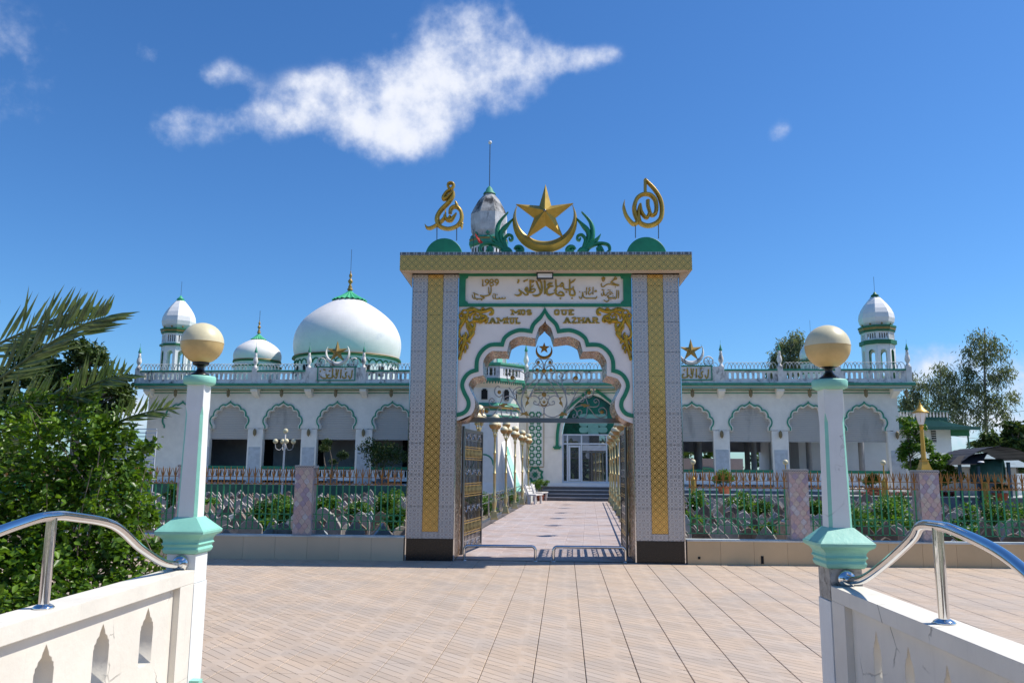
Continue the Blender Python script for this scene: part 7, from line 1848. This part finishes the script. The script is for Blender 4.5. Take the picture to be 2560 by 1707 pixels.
# white building pieces seen through the last arches
u0, _ = ML(1990, 1150, 20); u1, _ = ML(2160, 1150, 20); q = MW((u0+u1)/2, 20); nb = empty('annex_building', (q.x, q.y, 0), -MTH, 'pale blue annex building glimpsed through the right arcade', 'building')
mb = MB(); mb.box(-(u1-u0)/2-1, (u1-u0)/2+4, 0, 6, 0, 6.4); mb.build('wall', white_clean, nb)
mb = MB(); mb.box(-(u1-u0)/2-1, (u1-u0)/2+4, -.15, -.002, 2.75, 2.95); mb.build('string_course', green_b, nb)
for x in (-2.6, -1.6, -.4, 1.6, 3.2): mb = MB(); mb.box(x-.45, x+.45, -.03, -.002, 3.6, 4.6); mb.build('window', hole, nb)
for x in (2.0, 3.6, 5.0):
    for j in range(4): mb = MB(); mb.box(x-.4, x+.4, -.03, -.002, 1.0+.32*j, 1.16+.32*j); mb.build('louvre', hole, nb)
mb = MB(); mb.box(-1.9, -1.3, -.04, -.002, .8, 2.0); mb.build('door', hole, nb)
pk = MW(ML(1760, 1165, 18)[0], 18); pv = empty('pink_gateway', (pk.x, pk.y, 0), -MTH, 'pink wall with green arched line behind the arch beside the gate', 'wall')
mb = MB(); mb.box(-3, 3, 0, .2, 0, 2.6); mb.build('wall_face', OG[1], pv); mb = MB(); mb.tube([(1.3*cos(t), -.05, 1.3+.55*sin(t)) for t in [pi*i/12 for i in range(13)]], .09, 6); mb.build('arch_line', green_b, pv)
# pink blossom strip on the terrace edge and striped bed
for x0, x1, m_, lab in ((2150, 2290, petal_red, 'dark red flower bed on the terrace right of the last arch'), (2345, 2385, petal_red, 'orange red flower bed right of the lantern pillar')):
    u0, z = ML(x0, 1232, -5.0); u1 = ML(x1, 1232, -5.0)[0]; q = MW((u0+u1)/2, -5.0, .45); t = empty('flower_bed', q, -MTH, lab, 'flowers')
    pts = np.array([(random.uniform(-(u1-u0)/2, (u1-u0)/2), random.uniform(-.2, .2), random.uniform(.05, .28)) for _ in range(500)]); leaves('foliage', pts, .08, lf_dark, t, 3, .5, 0, .5); leaves('blossom', pts+np.array([0, -.02, .04]), .05, m_, t, 4, .9, 0, .5)
# steel frame at left beyond the fence and overhead wires
sf = empty('steel_gate_frame', (atY(360, 1150, 34).x, 34, 0), 0, 'pale steel frame with louvres between the bush and the mosque', 'frame')
for x in (-1.6, -.8, 0, .45): mb = MB(); mb.box(x-.02, x+.02, -.02, .02, 0, 3.2); mb.build('post', alu, sf)
for i in range(12): mb = MB(); mb.box(-1.6, .45, -.02, .02, 1.5+.16*i, 1.54+.16*i); mb.build('louvre', alu, sf)
for i, (pa_, pb_, lab) in enumerate((((2230, 1052, 70), (2620, 1090, 70), 'lower overhead wire at the right'), ((2350, 1004, 70), (2620, 1014, 70), 'upper overhead wire at the right'), ((200, 1000, 60), (380, 925, 46), 'overhead wire running to the left roof corner'))):
    p, q = atY(*pa_), atY(*pb_); t = empty('overhead_wire', p, 0, lab, 'wire', 'overhead wires'); mb = MB(); d = q-p
    mb.tube([d*(i_/10)-Vector((0, 0, .8*sin(pi*i_/10))) for i_ in range(11)], .022, 4); mb.build('strand', black, t)

# ================================================================ bridge parapets, handrails and globe lamp posts in the foreground
def post(px, py, mir, label):
    """px, py: centre of the square post"""
    t = empty('lamp_post', (px, py, 0), 0, label, 'lamp post', 'mint and white globe lamp posts at the bridge end')
    a = .112
    mb = MB(); mb.frustum(0, 0, -.02, .90, a, a, a, a); mb.build('lower_post', post_white, t)
    mb = MB(); mb.frustum(0, 0, .903, 1.11, a-.006, a-.006, a-.006, a-.006); mb.build('upper_post', post_white if mir < 0 else concrete_raw, t)
    mb = MB(); s = -mir
    mb.box(min(s*a, s*(a+.07)), max(s*a, s*(a+.07)), -.09, -.02, .13, .23); mb.build('bracket', mint, t)
    mb = MB(); mb.box(min(s*a, s*(a+.045)), max(s*a, s*(a+.045)), -.10, .02, -.0, .125); mb.build('stub', post_white, t)
    prof = [(.118, 1.112), (.128, 1.124), (.134, 1.142), (.126, 1.158), (.129, 1.168), (.140, 1.180), (.132, 1.194), (.134, 1.212), (.148, 1.232), (.170, 1.246), (.178, 1.256), (.181, 1.274), (.174, 1.280)]
    mb = MB()
    for (r0, z0), (r1, z1) in zip(prof, prof[1:]):
        vs = [(sx*r, sy*r, z) for r, z in ((r0, z0), (r1, z1)) for sx, sy in ((-1, -1), (1, -1), (1, 1), (-1, 1))]
        mb.add(vs, [(k, (k+1) % 4, (k+1) % 4+4, k+4) for k in range(4)])
    mb.add([(sx*.118, sy*.118, 1.111) for sx, sy in ((-1, -1), (1, -1), (1, 1), (-1, 1))], [(3, 2, 1, 0)])
    mb.add([(sx*r, sy*r, z) for r, z in ((.174, 1.281), (.080, 1.372)) for sx, sy in ((-1, -1), (1, -1), (1, 1), (-1, 1))], [(k, (k+1) % 4, (k+1) % 4+4, k+4) for k in range(4)]+[(4, 5, 6, 7)])
    mb.build('mint_capital', mint, t)
    # tapered shaft with chamfered corners; the chamfers carry the mint paint
    d = 0 if mir < 0 else -.052
    def ring(z, h, c): return [(-h+c, -h, z), (h-c, -h, z), (h, -h+c, z), (h, h-c, z), (h-c, h, z), (-h+c, h, z), (-h, h-c, z), (-h, -h+c, z)]
    R_ = [ring(1.365, .078, .020), ring(2.13+d, .067, .018), ring(2.19+d, .066, .002), ring(2.36+d, .065, .002)]
    mb = MB()
    for q0, q1, ch in ((0, 1, 1), (1, 2, 1), (2, 3, 0)):
        n = len(mb.v); mb.v += R_[q0]+R_[q1]
        for k in range(8): mb.mi = 1 if (k % 2 == 1 and ch) else 0; mb.face([n+k, n+(k+1) % 8, n+(k+1) % 8+8, n+k+8])
    mb.mi = 0; mb.build('shaft', [post_white, mint], t)
    zc = 2.355+d
    mb = MB(); mb.lathe([(.088, zc), (.112, zc+.010), (.118, zc+.022), (.119, zc+.060), (.113, zc+.070), (.02, zc+.074)], 20, smooth=True); mb.build('collar', mint, t)
    zc += .075
    mb = MB(); mb.lathe([(.068, zc), (.068, zc+.010), (.062, zc+.014), (.040, zc+.030), (.028, zc+.046), (.025, zc+.060), (.030, zc+.072), (.052, zc+.083), (.060, zc+.088), (.062, zc+.105), (.05, zc+.112)], 24); mb.build('black_neck', black, t)
    zc += .252 if mir < 0 else .228
    r_ = .160 if mir < 0 else .154
    globe(t, (0, 0, zc), r_, globe_hi, globe_lo, 40, .02)
    mb = MB(); mb.lathe([(r_+.0004, -.002), (r_+.0012, 0), (r_+.0004, .002)], 40, c=(0, 0, zc+.0032), caps=False); mb.build('seam', globe_lo, t)
    return t
post(-2.61, 6.01, -1, 'mint and white lamp post with globe at the left, its inner side sunlit')
post(2.025, 5.61, 1, 'mint and white lamp post with globe at the right, bare concrete below its capital')
def parapet(xi, xo, y1, mir, label, first_slot, step, qw):
    """xi inner face, xo outer face, ends against the post at y1, runs back past the camera"""
    y0 = -1.2; t = empty('bridge_parapet', ((xi+xo)/2, y1, 0), 0, label, 'parapet', 'white bridge parapets'); cx = (xi+xo)/2; s = 1 if xi > xo else -1; hw = abs(xi-xo)/2
    L = y1-y0
    mb = MB(); mb.box(-hw, hw, -L, -.001, .91, 1.0); mb.build('top_beam', parapet_cream, t)
    mb = MB(); mb.box(-hw, hw, -L, -.001, -.1, .26); mb.build('base_beam', parapet_cream, t)
    mb = MB(); mb.box(-hw, hw, -.22, -.001, .261, .909); mb.build('stile', parapet_cream, t)
    mb = MB(); mb.box(-hw, hw, -L, -L+.2, .261, .909); mb.build('stile', parapet_cream, t)
    sl = []; c = first_slot-y1; q = qw
    while c > -L+.4:
        sl.append([(c-q, .47), (c+q, .47), (c+q, .70), (c+q*.92, .71), (c+q*.92, .727), (c+q*.72, .738), (c+q*.66, .755), (c+q*.38, .77), (c+q*.30, .79), (c, .83), (c-q*.30, .79), (c-q*.38, .77), (c-q*.66, .755), (c-q*.72, .738), (c-q*.92, .727), (c-q*.92, .71), (c-q, .70)]); c -= step
    me = plate('slotted_panel', [[(-L+.201, .262), (-.221, .262), (-.221, .908), (-L+.201, .908)]]+sl, -hw+.045, hw-.045, parapet_cream, False)
    me.transform(Matrix.Rotation(pi/2, 4, 'Z')); put('slotted_panel', me, t, loc=(0, 0, 0))
    return t
parapet(-2.50, -2.72, 5.895, -1, 'sunlit white bridge parapet with pointed slots at the left', 5.32, .545, .085)
parapet(1.92, 2.13, 5.495, 1, 'shaded white bridge parapet with pointed slots at the right', 4.92, .41, .055)
def handrail(x, y1, zc, ypk, label):
    t = empty('handrail', (x, y1, 1.0), 0, label, 'handrail', 'polished steel handrails over the parapets')
    P = []; h = 1.475; z1 = 1.045; span = y1-ypk
    key = [(y1, z1), (y1-.10, z1+.004), (y1-.30, z1+.045), (y1-.62, 1.215), (y1-.98, 1.385), (ypk+.18, 1.462), (ypk, h), (ypk-.2, 1.462), (ypk-.60, 1.385), (ypk-1.0, 1.215), (ypk-1.30, z1+.05), (ypk-1.5, z1+.004), (ypk-1.6, z1)]
    key = smooth([(0, y-y1, z-1.0) for y, z in key], 8)
    mb = MB(); mb.tube(key, .0265, 20); mb.build('rail', chrome, t)
    mb = MB(); mb.tube([(0, ypk-y1, .0), (0, ypk-y1, h-1.0-.010)], .0265, 20); mb.build('stub_post', chrome, t)
    mb = MB(); mb.lathe([(.052, 0), (.054, .006), (.044, .014), (.030, .022)], 24, c=(0, ypk-y1, .001)); mb.build('foot_flange', chrome, t)
    M = Matrix.Translation((0, -.0, .045)) @ Matrix.Rotation(pi/2, 4, 'X'); mb = MB(); mb.lathe([(.058, 0), (.060, .008), (.050, .018), (.034, .026)], 24, M=M); mb.build('wall_flange', chrome, t)
handrail(-2.61, 5.895, 0, 4.28, 'polished steel handrail arching over the left parapet')
handrail(2.025, 5.495, 0, 4.22, 'polished steel handrail arching over the right parapet')
# two more posts behind the viewer carry the far ends of the rails: outside the picture, left out
